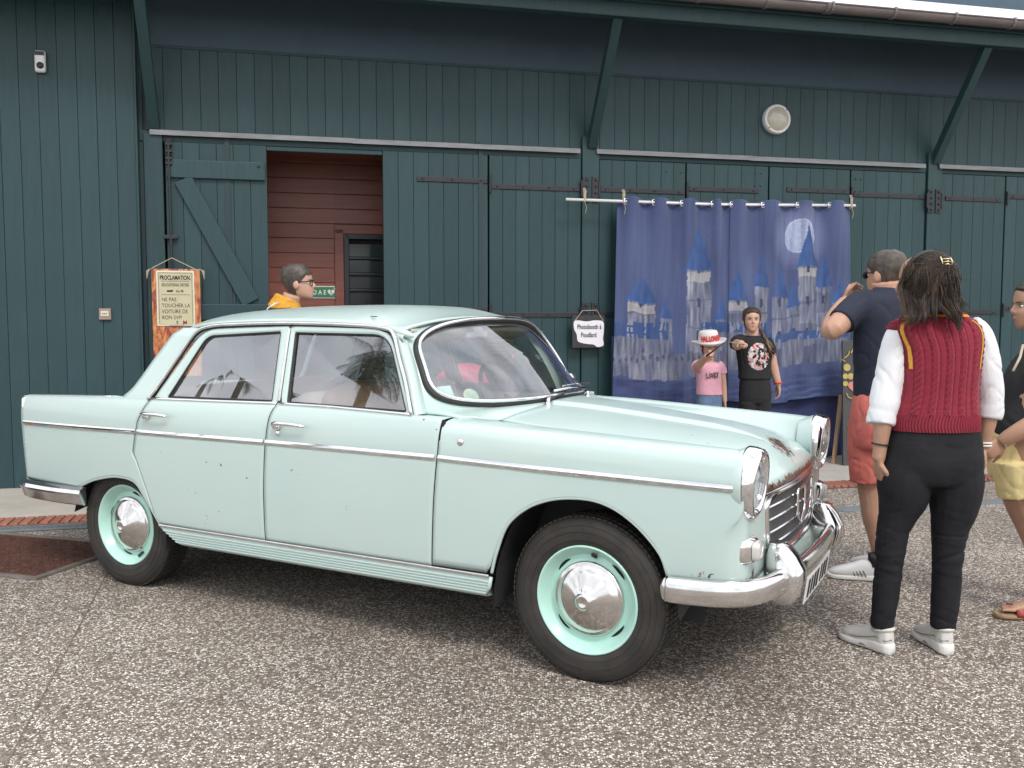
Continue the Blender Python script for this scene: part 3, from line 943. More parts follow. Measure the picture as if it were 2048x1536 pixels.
for sg in (-1, 1):
    q = paneltop('rear_quarter_panel', sg, lambda z: interp(z, [(.38, -2.163), (.55, -2.165), (.75, -2.174), (.9, -2.19), (.96, -2.186), (1.0, -2.178)]), shift(seamR, -G), zlo_q, BELT, 56, 30, over=.05)
    moulding(q, sg, -2.155, -1.113, .819, .837)
    MB().tube([(x, sg * (W(x, BELT(x)) - .004), BELT(x) + .002) for x in [lerp(-2.178, -1.36, k / 16) for k in range(17)]], .005, 8).build('fin_trim', M['chrome'], q, True)
    rd = paneltop('rear_door', sg, shift(seamR, G), shift(seamM, -G), zlo_rd, BELT, 44, 30)
    moulding(rd, sg, -1.100, -.245, .837, .841); handle(rd, sg, -1.05, -.855, .93)
    fd = paneltop('front_door', sg, shift(seamM, G), shift(seamF, -G), lambda x: .378, BELT, 44, 30)
    moulding(fd, sg, -.232, .684, .841, .838); handle(fd, sg, -.185, .02, .93)
    MB().ell((-.163, sg * (W(-.16, .885) + .002), .885), (.013, .008, .015), 10, 6).build('door_lock', M['chrome'], fd, True)
    fw = fender(sg)
    moulding(fw, sg, .70, 1.888, .838, .807)
    window(rd, sg, WR, FR); window(fd, sg, WF, FF)
    for tb_, par in ((seamR, rd), (seamM, fd), (seamF, fd)):
        pts = [(interp(z, tb_), sg * (W(interp(z, tb_), z) - .013), z) for z in [lerp(.40 if tb_ is not seamR else .60, .985, k / 14) for k in range(15)]]
        MB().tube(pts, .010, 6).build('seam_shade', M['hole'], par, True)  # black strip added behind the door gap so the seam looks deep in shade
    # chrome strip along the window sill
    for (a, b, par) in ((-1.03, -.205, rd), (-.185, .548, fd)):
        pa = [(x, sg * (W(x, BELT(x) - .004) - .003), BELT(x) - .001) for x in [lerp(a, b, k / 14) for k in range(15)]]
        MB().tube(pa, .0075, 8).build('sill_strip', M['chrome'], par, True)
    # arch lips
    for t_, par in ((archF, fw), (archR, q)):
        pa = [(x, sg * (W(x, z) - .006), z + .001) for x, z in t_]
        MB().tube(pa, .007, 8).build('arch_lip', M['paint'], par, True)
    MB().ell((.80, sg * (W(.8, .905)), .905), (.016, .006, .016), 12, 6).build('wing_plug', M['chrome_old'], fw, True)

# sills with pressed ribs and a chrome strip
for sg in (-1, 1):
    zs_ = [.374, .366, .3655]
    prof = [(.783, .374), (.785, .362)]
    for k in range(5):
        z = .357 - k * .0125
        w_ = .783 - k * .0022
        prof += [(w_, z), (w_ + .0045, z - .002), (w_ + .0045, z - .007), (w_, z - .009)]
    prof += [(.770, .292), (.755, .282), (.72, .278), (.60, .275)]
    rows = []
    for (y, z) in prof:
        row = []
        for i in range(41):
            t = i / 40; x = lerp(-.968, .93, t)
            # ends curve up around the arches
            zz_ = z; d = (.374 - z)
            xr_ = -.97 + (1.5 * d if d < .1 else .15) ; xf_ = .934 - (.35 * d if d < .1 else .035)
            x = lerp(xr_, xf_, t)
            row.append(Vector((x, sg * y, zz_)))
        rows.append(row)
    if sg < 0: rows = [list(reversed(r)) for r in rows]
    vs, fs = grid(rows)
    sl_ = obj('sill', vs, fs, M['paint'], car, False)
    MB().box((-.02, sg * .786, .376), (1.895, .012, .014), .004).build('sill_trim', M['chrome_old'], sl_)
    MB().tube([(.934, sg * .783, .372), (.925, sg * .78, .33), (.90, sg * .765, .295)], .008, 8).build('sill_end', M['paint'], sl_, True)

# bonnet
zc0 = smooth_tab([(.86, 1.008), (.97, 1.003), (1.16, .986), (1.45, .953), (1.66, .927), (1.79, .899), (1.865, .866), (1.915, .825), (1.943, .785), (1.955, .752)])
zv_t = smooth_tab([(.64, .972), (.85, .964), (1.4, .907), (1.75, .852), (1.85, .81), (1.915, .775), (1.955, .747)])
rows = []
NU, NV = 60, 150
for j in range(NV + 1):
    y = lerp(-.523, .523, j / NV); a = abs(y) / .523; row = []
    xr_ = .895 - .055 * a * a; xl_ = 1.956 - .035 * a ** 2.5
    for i in range(NU + 1):
        u = i / NU; xn = lerp(.86, 1.955, u); x = lerp(xr_, xl_, u)
        c = interp(xn, zc0); e = interp(xn, zv_t)
        z = e + (c - e) * (1 - a ** 2.3)
        fade = min(1, max(0, (1.86 - xn) / .25))
        # raised centre panel with a crisp edge that tapers to the nose
        hw = lerp(.165, .07, (xn - .86) / 1.0)
        st_ = 1 / (1 + math.exp((abs(y) - hw) / .0035))
        z += .012 * fade * st_ - .004 * fade * math.exp(-((abs(y) - hw - .012) / .008) ** 2)
        row.append(Vector((x, y, z)))
    rows.append(row)
vs, fs = grid(rows); fs = [tuple(reversed(f)) for f in fs]
hood = obj('bonnet', vs, fs, M['paint'], car, True); solid(hood, .012)
pa = [(rows[j][NU].x + .006, rows[j][NU].y, rows[j][NU].z - .006) for j in range(NV + 1)]
MB().tube(pa, .008, 8).build('bonnet_lip_trim', M['chrome_old'], hood, True)
pts = []
for k in range(25):
    xn = lerp(.90, 1.82, k / 24); u = (xn - .86) / 1.095; hw = lerp(.165, .07, (xn - .86) / 1.0) + .004; jj = int(round((-hw + .523) / 1.046 * NV)); ii = int(round(u * NU))
    p = rows[jj][ii]; pts.append(p + Vector((0, 0, .0015)))
MB().tube(pts, .0028, 6).build('panel_seam', M['rubber'], hood, True)
for sx, sy in ((.99, -.10), (.985, .12)):
    MB().box((sx, sy, 1.014), (.022, .014, .014), .003).build('washer_jet', M['chrome'], hood)
# old emblem holes left as a small dark mount
MB().box((1.885, .0, .866), (.020, .028, .006), .002, Euler((0, rad(30), 0))).build('emblem_mount', M['iron'], hood)

# scuttle between bonnet and windscreen
def wsb(y):
    a = abs(y) / .70
    return Vector((.875 - .30 * a ** 2.4, y, 1.028 - .026 * a ** 2))
def wst(y):
    a = abs(y) / .60
    return Vector((.505 - .11 * a ** 2.2, y, 1.398 - .052 * a ** 2.6))
rows = []
for j in range(49):
    y = lerp(-.69, .69, j / 48); a = min(1, abs(y) / .523)
    b = wsb(y); b.x -= .03; b.z -= .006
    if abs(y) <= .523: e = Vector((.888 - .055 * a * a, y, interp(.86, zv_t) + (1.008 - interp(.86, zv_t)) * (1 - a ** 2.3)))
    else:
        t = (abs(y) - .523) / (.69 - .523); e = Vector((.833 - .10 * t, y, lerp(.964, .982, min(1, t * 1.4))))
    rows.append([b.lerp(e, t) + Vector((0, 0, .006 * math.sin(math.pi * t))) for t in [k / 10 for k in range(11)]])
vs, fs = grid(rows); fs = [tuple(reversed(f)) for f in fs]
scut = obj('scuttle', vs, fs, M['paint'], car, True); solid(scut, .01)
for sy in (-.34, .34):
    for k in range(3):
        y0 = sy - .13; y1 = sy + .13
        xk = .77 + k * .024 - .03
        MB().box((xk + .02, sy, 1.0085 - .002 * k), (.011, .26 - k * .03, .004), .001, Euler((0, 0, -.22 if sy < 0 else .22))).build('air_slot', M['interior'], scut)

for sg in (-1, 1):
    rows = []
    for k in range(9):
        x = lerp(.50, .700, k / 8); zt_ = BELT(x) - .010
        rows.append([Vector((x, sg * (W(x, zt_) - .004), zt_ - .02)), Vector((x, sg * (W(x, zt_) - .009), zt_)), Vector((x, sg * .70, zt_ + .004)), Vector((x, sg * .62, zt_ + .002))])
    vs, fs = grid(rows)
    if sg > 0: fs = [tuple(reversed(f)) for f in fs]
    obj('scuttle_cheek', vs, fs, M['paint'], car, True)
# windscreen, seal and bright trim
def ws(u, v):
    """u -1..1 across, v 0..1 up"""
    b = wsb(u * .70); t = wst(u * .60)
    p = b.lerp(t, v)
    n_ = Vector((.72, u * .35, .6)).normalized()
    return p + n_ * (.018 * math.sin(math.pi * v))
def rr2(th, ex=4.6):
    c, s_ = math.cos(th), math.sin(th)
    r = (abs(c) ** ex + abs(s_) ** ex) ** (-1 / ex)
    return c * r, s_ * r
NP = 120
ring = [rr2(2 * math.pi * k / NP) for k in range(NP)]
rows = [[ws(x * t * .965, .5 + y * t * .475) for x, y in ring] for t in (.01, .2, .4, .6, .8, .93, 1.0)]
vs, fs = grid(rows, closed_u=True)
wsc = obj('windscreen', vs, fs, M['screen'], car, True)
pa = [ws(x * .978, .5 + y * .487) + Vector((.004, 0, .003)) for x, y in ring]
MB().tube(pa, .0155, 10, closed=True, flat=1.0).build('rubber_seal', M['rubber'], wsc, True)
pa = [ws(x * .968, .5 + y * .478) + Vector((.017, 0, .012)) + Vector((0, x * .008, 0)) for x, y in ring]
MB().tube(pa, .0085, 8, closed=True).build('bright_trim', M['chrome'], wsc, True)
# painted surround filling the corners
rows = [[ws(x * .982, .5 + y * .49) for x, y in ring], [ws(max(-1.03, min(1.03, x * 1.06)), max(-.03, min(1.03, .5 + y * .55))) - Vector((.008, 0, .004)) for x, y in ring], [ws(max(-1.06, min(1.06, x * 1.3)), max(-.03, min(1.045, .5 + y * .60))) - Vector((.03, 0, .01)) for x, y in ring]]
vs, fs = grid(rows, closed_u=True)
obj('screen_surround', vs, fs, M['paint'], car, True)

# front pillar: band from door frame to the windscreen
for sg in (-1, 1):
    rows = []
    for k in range(17):
        v = k / 16
        z = lerp(1.0, 1.352, v)
        # door frame front edge
        xf = interp(z, [(1.0, .553), (1.134, .488), (1.229, .434), (1.30, .397), (1.335, .372), (1.352, .33)])
        a = Vector((xf - .012, sg * (GH(xf, z) - .02), z)); a2 = Vector((xf + .002, sg * (GH(xf, z) + .004), z)); b = ws(sg * 1.0, max(0, min(1, (z - 1.0) / .345))) + Vector((.0, 0, 0))
        m1 = a2.lerp(b, .5) + Vector((.0, sg * .008, 0))
        rows.append([a, a2, m1, b, b + Vector((-.04, -sg * .05, 0))])
    vs, fs = grid(rows)
    if sg < 0: fs = [tuple(reversed(f)) for f in fs]
    obj('front_pillar', vs, fs, M['paint'], car, True)

# roof
zr_t = smooth_tab([(-1.08, 1.372), (-1.0, 1.400), (-.84, 1.426), (-.62, 1.443), (-.34, 1.455), (0, 1.458), (.22, 1.447), (.40, 1.418), (.515, 1.396)])
ze_t = smooth_tab([(-1.08, 1.300), (-.95, 1.343), (-.80, 1.362), (-.62, 1.372), (-.25, 1.379), (.14, 1.370), (.31, 1.357), (.40, 1.345), (.515, 1.334)])
rows = []
for j in range(41):
    t = lerp(-1, 1, j / 40); row = []
    for i in range(51):
        u = i / 50
        xr_ = -1.075 + .06 * abs(t) ** 3; xf_ = wst(t * .6).x + .005
        x = lerp(xr_, xf_, u); xn = lerp(-1.08, .515, u)
        ye = interp(xn, [(-1.08, .60), (-.8, .628), (-.25, .632), (.2, .63), (.4, .615), (.515, .60)])
        zt, ze = interp(xn, zr_t), interp(xn, ze_t)
        if u > .8: # meet the screen header
            k = (u - .8) / .2; ze = lerp(ze, wst(.6).z, k * k); zt = lerp(zt, 1.40, k * k)
        z = ze + (zt - ze) * (1 - abs(t) ** 3.4)
        row.append(Vector((x, t * ye, z)))
    rows.append(row)
vs, fs = grid(rows); fs = [tuple(reversed(f)) for f in fs]
roof = obj('car_roof', vs, fs, M['paint'], car, True); solid(roof, .012)
for sg in (-1, 1):
    drip = [(-1.05, 1.0), (-1.005, 1.060), (-.912, 1.204), (-.856, 1.296), (-.812, 1.342), (-.745, 1.362), (-.62, 1.372), (-.25, 1.380), (.145, 1.371), (.31, 1.358), (.372, 1.335), (.428, 1.232), (.482, 1.136), (.545, 1.0)]
    pa = catmull([Vector((x, sg * (GH(x, z) + .010), z)) for x, z in drip], 5)
    MB().tube(pa, .0085, 8).build('drip_rail', M['chrome_old'], roof, True)
    MB().tube([p + Vector((0, -sg * .006, -.010)) for p in pa], .007, 6).build('drip_gutter', M['rubber'], roof, True)
    # cant rail: closes roof edge to door tops
    rows = []
    for k in range(31):
        x = lerp(-.86, .42, k / 30); ze = interp(x, [(-1.08, 1.255), (-.95, 1.315), (-.80, 1.350), (-.62, 1.370), (-.25, 1.379), (.14, 1.370), (.31, 1.357), (.42, 1.340)])
        ye = interp(x, [(-1.08, .57), (-.8, .625), (-.25, .632), (.2, .63), (.42, .615)])
        zb = interp(x, [(-.86, 1.28), (-.80, 1.335), (-.7, 1.352), (-.25, 1.362), (.2, 1.358), (.33, 1.345), (.42, 1.30)])
        rows.append([Vector((x, sg * (ye - .004), ze + .002)), Vector((x, sg * (GH(x, ze) + .003), lerp(ze, zb, .4))), Vector((x, sg * (GH(x, zb) - .004), zb)), Vector((x, sg * (GH(x, zb) - .04), zb))])
    vs, fs = grid(rows)
    if sg > 0: fs = [tuple(reversed(f)) for f in fs]
    obj('cant_rail', vs, fs, M['paint'], car, True)
    # rear pillar
    rows = []
    fr = smooth_tab([(1.0, -1.045), (1.06, -1.003), (1.204, -.910), (1.296, -.855), (1.342, -.812), (1.356, -.77)])
    bk_ = smooth_tab([(1.0, -1.365), (1.03, -1.315), (1.07, -1.275), (1.197, -1.185), (1.307, -1.10), (1.335, -1.075), (1.356, -1.04)])
    for k in range(25):
        z = lerp(.992, 1.354, k / 24)
        xa, xb = interp(z, fr), interp(z, bk_); row = []
        for i in range(13):
            t = i / 12; x = lerp(xa, xb, t)
            y = GH(x, z) - .10 * max(0, t - .55) ** 2 / .2 - (.012 if z > 1.33 else 0)
            row.append(Vector((x, sg * y, z)))
        x2 = xb + .02; row.append(Vector((xb - .004, sg * (GH(xb, z) - .10), z))); row.append(Vector((xb + .05, sg * (GH(xb, z) - .12), z)))
        rows.append(row)
    vs, fs = grid(rows)
    if sg < 0: fs = [tuple(reversed(f)) for f in fs]
    obj('rear_pillar', vs, fs, M['paint'], car, True)
    MB().ell((.375, sg * .617, 1.343), (.085, .024, .020), 16, 10, Euler((0, rad(14), 0))).build('pillar_joint', M['paint'], roof, True)
    # roof rack sockets
    for x in (-.57, .20):
        MB().box((x, sg * .56, interp(x, zr_t) - .040), (.034, .010, .004), .0015).build('rack_socket', M['iron'], roof)
    # chrome strip on the centre pillar
    MB().box((-.212, sg * (GH(-.2, 1.19) + .004), 1.19), (.016, .006, .35), .002, Euler((sg * rad(19.1), rad(-5.6), 0))).build('centre_pillar_strip', M['chrome_old'], car)

# rear window, boot lid, tail
rows = []
for k in range(13):
    v = k / 12; row = []
    for i in range(25):
        t = lerp(-1, 1, i / 24); x = lerp(-1.36, -1.06, v) - .03 * (1 - t * t); z = lerp(.985, 1.345, v)
        row.append(Vector((x, t * lerp(.56, .50, v), z + .006 * (1 - t * t))))
    rows.append(row)
vs, fs = grid(rows)
rg = obj('rear_window', vs, fs, M['glass'], car, True)
pa = [rows[0][i] for i in range(25)] + [rows[k][24] for k in range(1, 13)] + [rows[12][i] for i in reversed(range(24))] + [rows[k][0] for k in reversed(range(1, 12))]
MB().tube(pa, .016, 8, closed=True).build('rubber_seal', M['rubber'], rg, True)
rows = []
for j in range(31):
    t = lerp(-1, 1, j / 30); row = []
    for i in range(25):
        u = i / 24; x = lerp(-1.36, -2.205 + .03 * t * t, u)
        we = W(x, .96) - .045
        z = BELT(x) - .004 - (.02 + .10 * u) * (1 - abs(t) ** 6)
        row.append(Vector((x, t * we, z)))
    rows.append(row)
vs, fs = grid(rows)
boot = obj('boot_lid', vs, fs, M['paint'], car, True); solid(boot, .01)
rows = []
for j in range(31):
    t = lerp(-1, 1, j / 30); row = []
    for i in range(13):
        z = lerp(.40, BELT(-2.18) - .004 - .12 * (1 - abs(t) ** 6), i / 12); x = interp(z, [(.38, -2.163), (.55, -2.165), (.75, -2.174), (.9, -2.19), (.96, -2.188)]) - .03 * (1 - t * t)
        row.append(Vector((x, t * (W(-2.17, z) + .001), z)))
    rows.append(row)
vs, fs = grid(rows); fs = [tuple(reversed(f)) for f in fs]
obj('tail_panel', vs, fs, M['paint'], car, True)
for sg in (-1, 1):
    tl = MB().box((-2.178, sg * (W(-2.17, .87) - .034), .87), (.036, .062, .18), .012).build('tail_light', M['chrome'], car, True)
    MB().box((-2.19, sg * (W(-2.17, .87) - .034), .87), (.03, .046, .145), .010).build('lens', M['red_lens'], tl)

# front panel between the wings, with grille and lower apron
def fx(y):
    a = abs(y)
    return interp(a, FXT)
FXT = smooth_tab([(0, 1.935), (.30, 1.932), (.45, 1.925), (.56, 1.915), (.63, 1.902), (.68, 1.888), (.712, 1.868), (.724, 1.85)])
rows = []
for i in range(15):
    z = lerp(.452, .745, i / 14); row = []
    x0 = xedge(z); we = W(x0, z) - .0008
    hp_ = catmull([(x0 - .02, we + .002, z), (x0, we, z), (lerp(x0, 1.910, .55), we - .010, z), (lerp(x0, 1.920, .88), we - .038, z), (1.925, we - .095, z), (1.930, .45, z), (1.934, .2, z), (1.935, .0, z)], 6)[6:]
    row = list(reversed([Vector((p.x, -p.y, p.z)) for p in hp_])); row = [Vector((p.x, -p.y, p.z)) for p in hp_] + [p for p in reversed(hp_[:-1])]
    rows.append(row)
vs, fs = grid(rows); 
obj('front_panel', vs, fs, M['paint'], car, True)
rows = []
for i in range(9):
    v = i / 8; row = []
    for j in range(41):
        y = lerp(-.70, .70, j / 40); a = abs(y) / .70
        row.append(Vector((lerp(1.93, 1.985, v ** .6) - .10 * a ** 3, y, lerp(.475, .375, v ** 1.5))))
    rows.append(row)
vs, fs = grid(rows)
fs = [tuple(reversed(f)) for f in fs]
obj('apron', vs, fs, M['paint'], car, True)

gr = empty('grille', (1.945, 0, 0), 0, car)
GO = roundpoly([(-.455, .705), (-.36, .735), (.36, .735), (.455, .705), (.43, .53), (.36, .478), (-.36, .478), (-.43, .53)], [.03, .05, .05, .03, .06, .06, .06, .06])
def gx(y): return -.030 * (abs(y) / .45) ** 2
GA = resample(GO, .03)
vs = [Vector((gx(p.x) - .006, p.x, p.y)) for p in GA]
obj('mesh_back', vs + [Vector((-.006, 0, .6))], [(i, (i + 1) % len(vs), len(vs)) for i in range(len(vs))], M['hole'], gr)
fn = MB()
n_ = 96
for i in range(n_ + 1):
    y = lerp(-.43, .43, i / n_)
    zt = .728 if abs(y) < .37 else lerp(.728, .70, (abs(y) - .37) / .08); zb = .484 if abs(y) < .36 else lerp(.484, .54, (abs(y) - .36) / .07)
    fn.box((gx(y) + .006, y, (zt + zb) / 2), (.012, .0018, zt - zb))
M['fin'] = mat('grille_fin', (.30, .30, .30), .35, .8)
tag(fn.build('fins', M['fin'], gr), kind='stuff')
for z in (.685, .635, .585, .535):
    hw = interp(z, [(.48, .36), (.53, .43), (.70, .45)])
    pa = [(gx(y) + .012, y, z) for y in [lerp(-hw, hw, k / 20) for k in range(21)]]
    vs, fs = profile_sweep(pa, [(-.008, -.006), (.006, -.005), (.010, 0), (.006, .005), (-.008, .006)])
    obj('grille_bar', vs, fs, M['chrome_old'], gr)
FRM = resample(GO, .02)
fr_v = []
n_ = len(FRM); O1 = inset(FRM, -.012); O2 = inset(FRM, .016)
rows = [[Vector((gx(p.x) - .01, p.x, p.y)) for p in O1], [Vector((gx(p.x) + .020, p.x, p.y)) for p in inset(FRM, -.006)], [Vector((gx(p.x) + .030, p.x, p.y)) for p in inset(FRM, .003)], [Vector((gx(p.x) + .018, p.x, p.y)) for p in O2], [Vector((gx(p.x) - .005, p.x, p.y)) for p in inset(FRM, .018)]]
vs, fs = grid(rows, closed_u=True)
obj('grille_frame', vs, fs, M['chrome_old'], gr, True)
# shield shaped badge holder in the middle
sh = roundpoly([(-.075, .70), (.075, .70), (.07, .60), (0, .545), (-.07, .60)], .02)
sp = resample(sh, .02)
MB().tube([Vector((.028, p.x, p.y)) for p in sp], .007, 8, closed=True).build('badge_frame', M['chrome'], gr, True)

# headlights
for sg in (-1, 1):
    hl = empty('headlight', (1.905, sg * .632, .812), 0, car)
    vs, fs = lathe([(-.06, .110), (-.01, .126), (.004, .128), (.012, .128)], 40)
    obj('headlight_bucket', vs, fs, M['paint'], hl, True)
    # hooded chrome bezel: deeper at the top than below
    rows = []
    for (a, r) in ((.0, .126), (.004, .131), (.012, .132), (.030, .129), (.048, .121), (.054, .113), (.050, .106), (.036, .101), (.026, .098)):
        row = []
        for k in range(48):
            t = 2 * math.pi * k / 48; c, s_ = math.cos(t), math.sin(t)
            row.append(Vector((a * (1 + .10 * s_) + (.006 * s_ if a > .03 else 0), c * r * .93, s_ * r * 1.02)))
        rows.append(row)
    vs, fs = grid(rows, closed_u=True)
    obj('bezel', vs, fs, M['chrome'], hl, True)
    vs, fs = lathe([(-.02, .002), (-.012, .05), (.010, .085), (.024, .099)], 40)
    obj('reflector', vs, fs, M['silver'], hl, True)
    vs, fs = lathe([(.062, .001), (.059, .03), (.052, .06), (.040, .085), (.030, .099)], 48)
    ln = obj('headlight_lens', vs, fs, M['lens'], hl, True)
    rb = MB()
    for k in range(-13, 14):
        y = k * .0068; h = math.sqrt(max(0, .088 ** 2 - y * y))
        pts = [(.0625 - .030 * ((y * y + z * z) / .0085), y, z) for z in [lerp(-h, h, q / 6) for q in range(7)]]
        rb.tube(pts, .0012, 4)
    rb.build('lens_ribs', M['lens'], ln)

# front indicators: chrome pods with square clear lenses
for sg in (-1, 1):
    ind = empty('front_indicator', (1.898, sg * .655, .572), 0, car)
    rows = []
    for (a, hy, hz, dz) in ((-.095, .070, .064, 0), (-.05, .074, .064, 0), (-.005, .070, .060, 0), (.025, .060, .050, .002), (.045, .050, .043, .004), (.052, .042, .037, .004)):
        row = []
        for k in range(28):
            x_, y_ = rr2(2 * math.pi * k / 28, 4); row.append(Vector((a - .03 * max(0, -sg * 0 + abs(x_) * (1 if x_ * sg > 0 else 0)) * (1 if a < 0 else .3), x_ * hy, y_ * hz + dz)))
        rows.append(row)
    vs, fs = grid(rows, closed_u=True)
    obj('pod', vs, fs, M['chrome_old'], ind, True)
    rows = []
    for (a, k_) in ((.045, 1.0), (.060, .96), (.068, .86), (.071, .6), (.072, .01)):
        rows.append([Vector((a, rr2(2 * math.pi * k / 28, 4)[0] * .040 * k_, rr2(2 * math.pi * k / 28, 4)[1] * .036 * k_ + .004)) for k in range(28)])
    vs, fs = grid(rows, closed_u=True)
    obj('lens', vs, fs, M['ind_lens'] if 'ind_lens' in M else M.setdefault('ind_lens', mat('indicator_lens', (.62, .60, .56), .12, .2, coat=1, bump=.3, bscale=60)), ind, True)

# bumpers
def bump_path(pts, k=8): return catmull(pts, k)
half = [(1.665, -.792), (1.76, -.782), (1.86, -.755), (1.93, -.705), (1.975, -.62), (2.005, -.50), (2.025, -.36), (2.035, -.18), (2.038, 0)]
pl_ = half + [(x, -y) for x, y in reversed(half[:-1])]
pa = catmull([Vector((x, y, .432)) for x, y in pl_], 5)
prof = []
for k in range(17):
    a = math.pi / 2 - math.pi * k / 16
    prof.append((.030 * math.cos(a) ** .7 if math.cos(a) > 1e-6 else 0, .048 * math.sin(a)))
prof = [(-.012, .044)] + prof + [(-.012, -.044), (-.006, 0)]
vs, fs = profile_sweep(pa, prof)
fb = obj('front_bumper', vs, fs, M['chrome_old'], car, True)
MB().ell((1.665, -.795, .432), (.022, .022, .046), 14, 10).build('bumper_end', M['chrome_old'], fb, True)
MB().ell((1.665, .795, .432), (.022, .022, .046), 14, 10).build('bumper_end', M['chrome_old'], fb, True)
for sg in (-1, 1):
    rows = []
    for (z, x0, x1, hw) in ((.335, -.03, .020, .040), (.345, -.05, .045, .056), (.38, -.06, .066, .066), (.43, -.06, .080, .068), (.47, -.06, .078, .066), (.52, -.06, .050, .055), (.555, -.05, .022, .044), (.564, -.035, .004, .032)):
        row = []
        for k in range(20):
            a = 2 * math.pi * k / 20; c, s_ = math.cos(a), math.sin(a)
            ex = 3.6; r = (abs(c) ** ex + abs(s_) ** ex) ** (-1 / ex)
            row.append(Vector(((x0 + x1) / 2 + (x1 - x0) / 2 * c * r, hw * s_ * r, z)))
        rows.append(row)
    vs, fs = grid(rows, closed_u=True); k = len(vs)
    fs += [tuple(range(19, -1, -1)), tuple(range(k - 20, k))]
    o = obj('overrider', vs, fs, M['chrome_old'], fb, True, (2.000, sg * .435, 0))
pl2 = MB().box((2.045, 0, .335), (.006, .50, .11), .003, Euler((0, rad(8), 0))).build('number_plate', M['white'], car)
for k, ch_ in enumerate('404 JP 28'):
    pass
text('plate_lettering', '8714 WC', M['ink'], pl2, (2.051, -.20, .305), (rad(90), 0, rad(90)), .085, sx=1.15) if False else None
for y, w_ in ((-.20, .03), (-.14, .022), (-.08, .03), (-.02, .03), (.06, .022), (.12, .03), (.18, .026)):
    MB().box((2.050, y, .335), (.002, w_, .075), .0005, Euler((0, rad(8), 0))).build('plate_character', M['ink'], pl2)
# rear bumper
half = [(-1.575, -.752), (-1.75, -.762), (-1.95, -.755), (-2.08, -.735), (-2.17, -.68), (-2.215, -.58), (-2.24, -.3), (-2.245, 0)]
pl_ = half + [(x, -y) for x, y in reversed(half[:-1])]
pa = catmull([Vector((x, y, .470)) for x, y in reversed(pl_)], 5)
prof = [(-.010, .035), (.004, .038), (.030, .024), (.036, .006), (.030, -.006), (.014, -.055), (.004, -.062), (-.010, -.058)]
vs, fs = profile_sweep(pa, prof)
obj('rear_bumper', vs, fs, M['chrome_old'], car, False)
MB().tube([(-1.6, -.38, .36), (-2.14, -.42, .375)], .022, 12).build('exhaust_pipe', M['iron'], car, True)

# wheels
tyre_me = None
def wheel(x, y, sg, rot):
    global tyre_me
    w_ = empty('wheel', (x, y, .322), 0, car)
    if sg > 0: w_.rotation_euler = (0, 0, math.pi)
    w_r = rot
    # local: -y is outwards
    prof = [(.070, .205), (.078, .225), (.083, .262), (.080, .295), (.070, .314), (.055, .322), (-.055, .322), (-.070, .314), (-.080, .297), (-.086, .275), (-.087, .262), (-.085, .250), (-.086, .243), (-.081, .226), (-.072, .209), (-.060, .203)]
    vs, fs = lathe(prof, 72, 'y')
    t = obj('tyre', vs, fs, M['tyre'], w_, True)
    for rr_, yy in ((.236, -.0845), (.266, -.0872), (.290, -.0822)):
        MB().tube([(math.cos(a) * rr_, yy, math.sin(a) * rr_) for a in [2 * math.pi * k / 72 for k in range(72)]], .0016, 5, closed=True).build('sidewall_ring', M['tyre'], t, True)
    # tread blocks on the shoulder
    tb = MB()
    for k in range(84):
        a = 2 * math.pi * k / 84
        for yy, r, ww in ((-.052, .3225, .026), (-.018, .3235, .026), (.018, .3235, .026), (.052, .3225, .026)):
            tb.box((math.cos(a) * r, yy, math.sin(a) * r), (.006, ww, .0185), 0, Euler((0, -a, 0)))
    tag(tb.build('tread', M['tyre'], t), kind='stuff')
    prof = [(-.072, .2135), (-.079, .211), (-.079, .206), (-.070, .200), (-.058, .190), (-.040, .178), (-.030, .172), (-.028, .166), (-.036, .158), (-.042, .145), (-.036, .12), (-.03, .06), (-.03, .001)]
    vs, fs = lathe(prof, 64, 'y'); rm = obj('rim', vs, fs, M['rimgreen'], w_, True)
    for q in range(4):
        a0 = w_r + q * math.pi / 2
        pts = [(math.cos(a0 + d) * .1655, -.0305, math.sin(a0 + d) * .1655) for d in [lerp(-.22, .22, k / 6) for k in range(7)]]
        MB().tube(pts, [.001, .005, .007, .008, .007, .005, .001], 6, flat=.45).build('vent_slot', M['hole'], rm, True)
    prof = [(-.040, .146), (-.050, .146), (-.056, .140), (-.055, .132), (-.060, .128), (-.072, .10), (-.085, .066), (-.096, .038), (-.102, .030), (-.108, .027), (-.110, .020), (-.107, .016), (-.106, .001)]
    vs, fs = lathe(prof, 64, 'y'); hc = obj('hubcap', vs, fs, M['hubcap'], w_, True)
    a0 = 1.45 if x > 0 else -1.1
    MB().tube([(math.cos(a0) * .162, -.03, math.sin(a0) * .162), (math.cos(a0) * .178, -.062, math.sin(a0) * .178)], [.007, .008], 8).build('valve', M['rubber'], w_, True)
    return w_
M['hubcap'] = mat('hubcap_chrome', (.68, .66, .64), .13, 1.0, rvar=.08, vscale=9, var=.1)
wheel(1.325, -.655, -1, rad(45)).rotation_euler = (0, 0, rad(-1.5)); wheel(-1.325, -.625, -1, rad(-15)); wheel(1.325, .655, 1, .4); wheel(-1.325, .625, 1, .9)

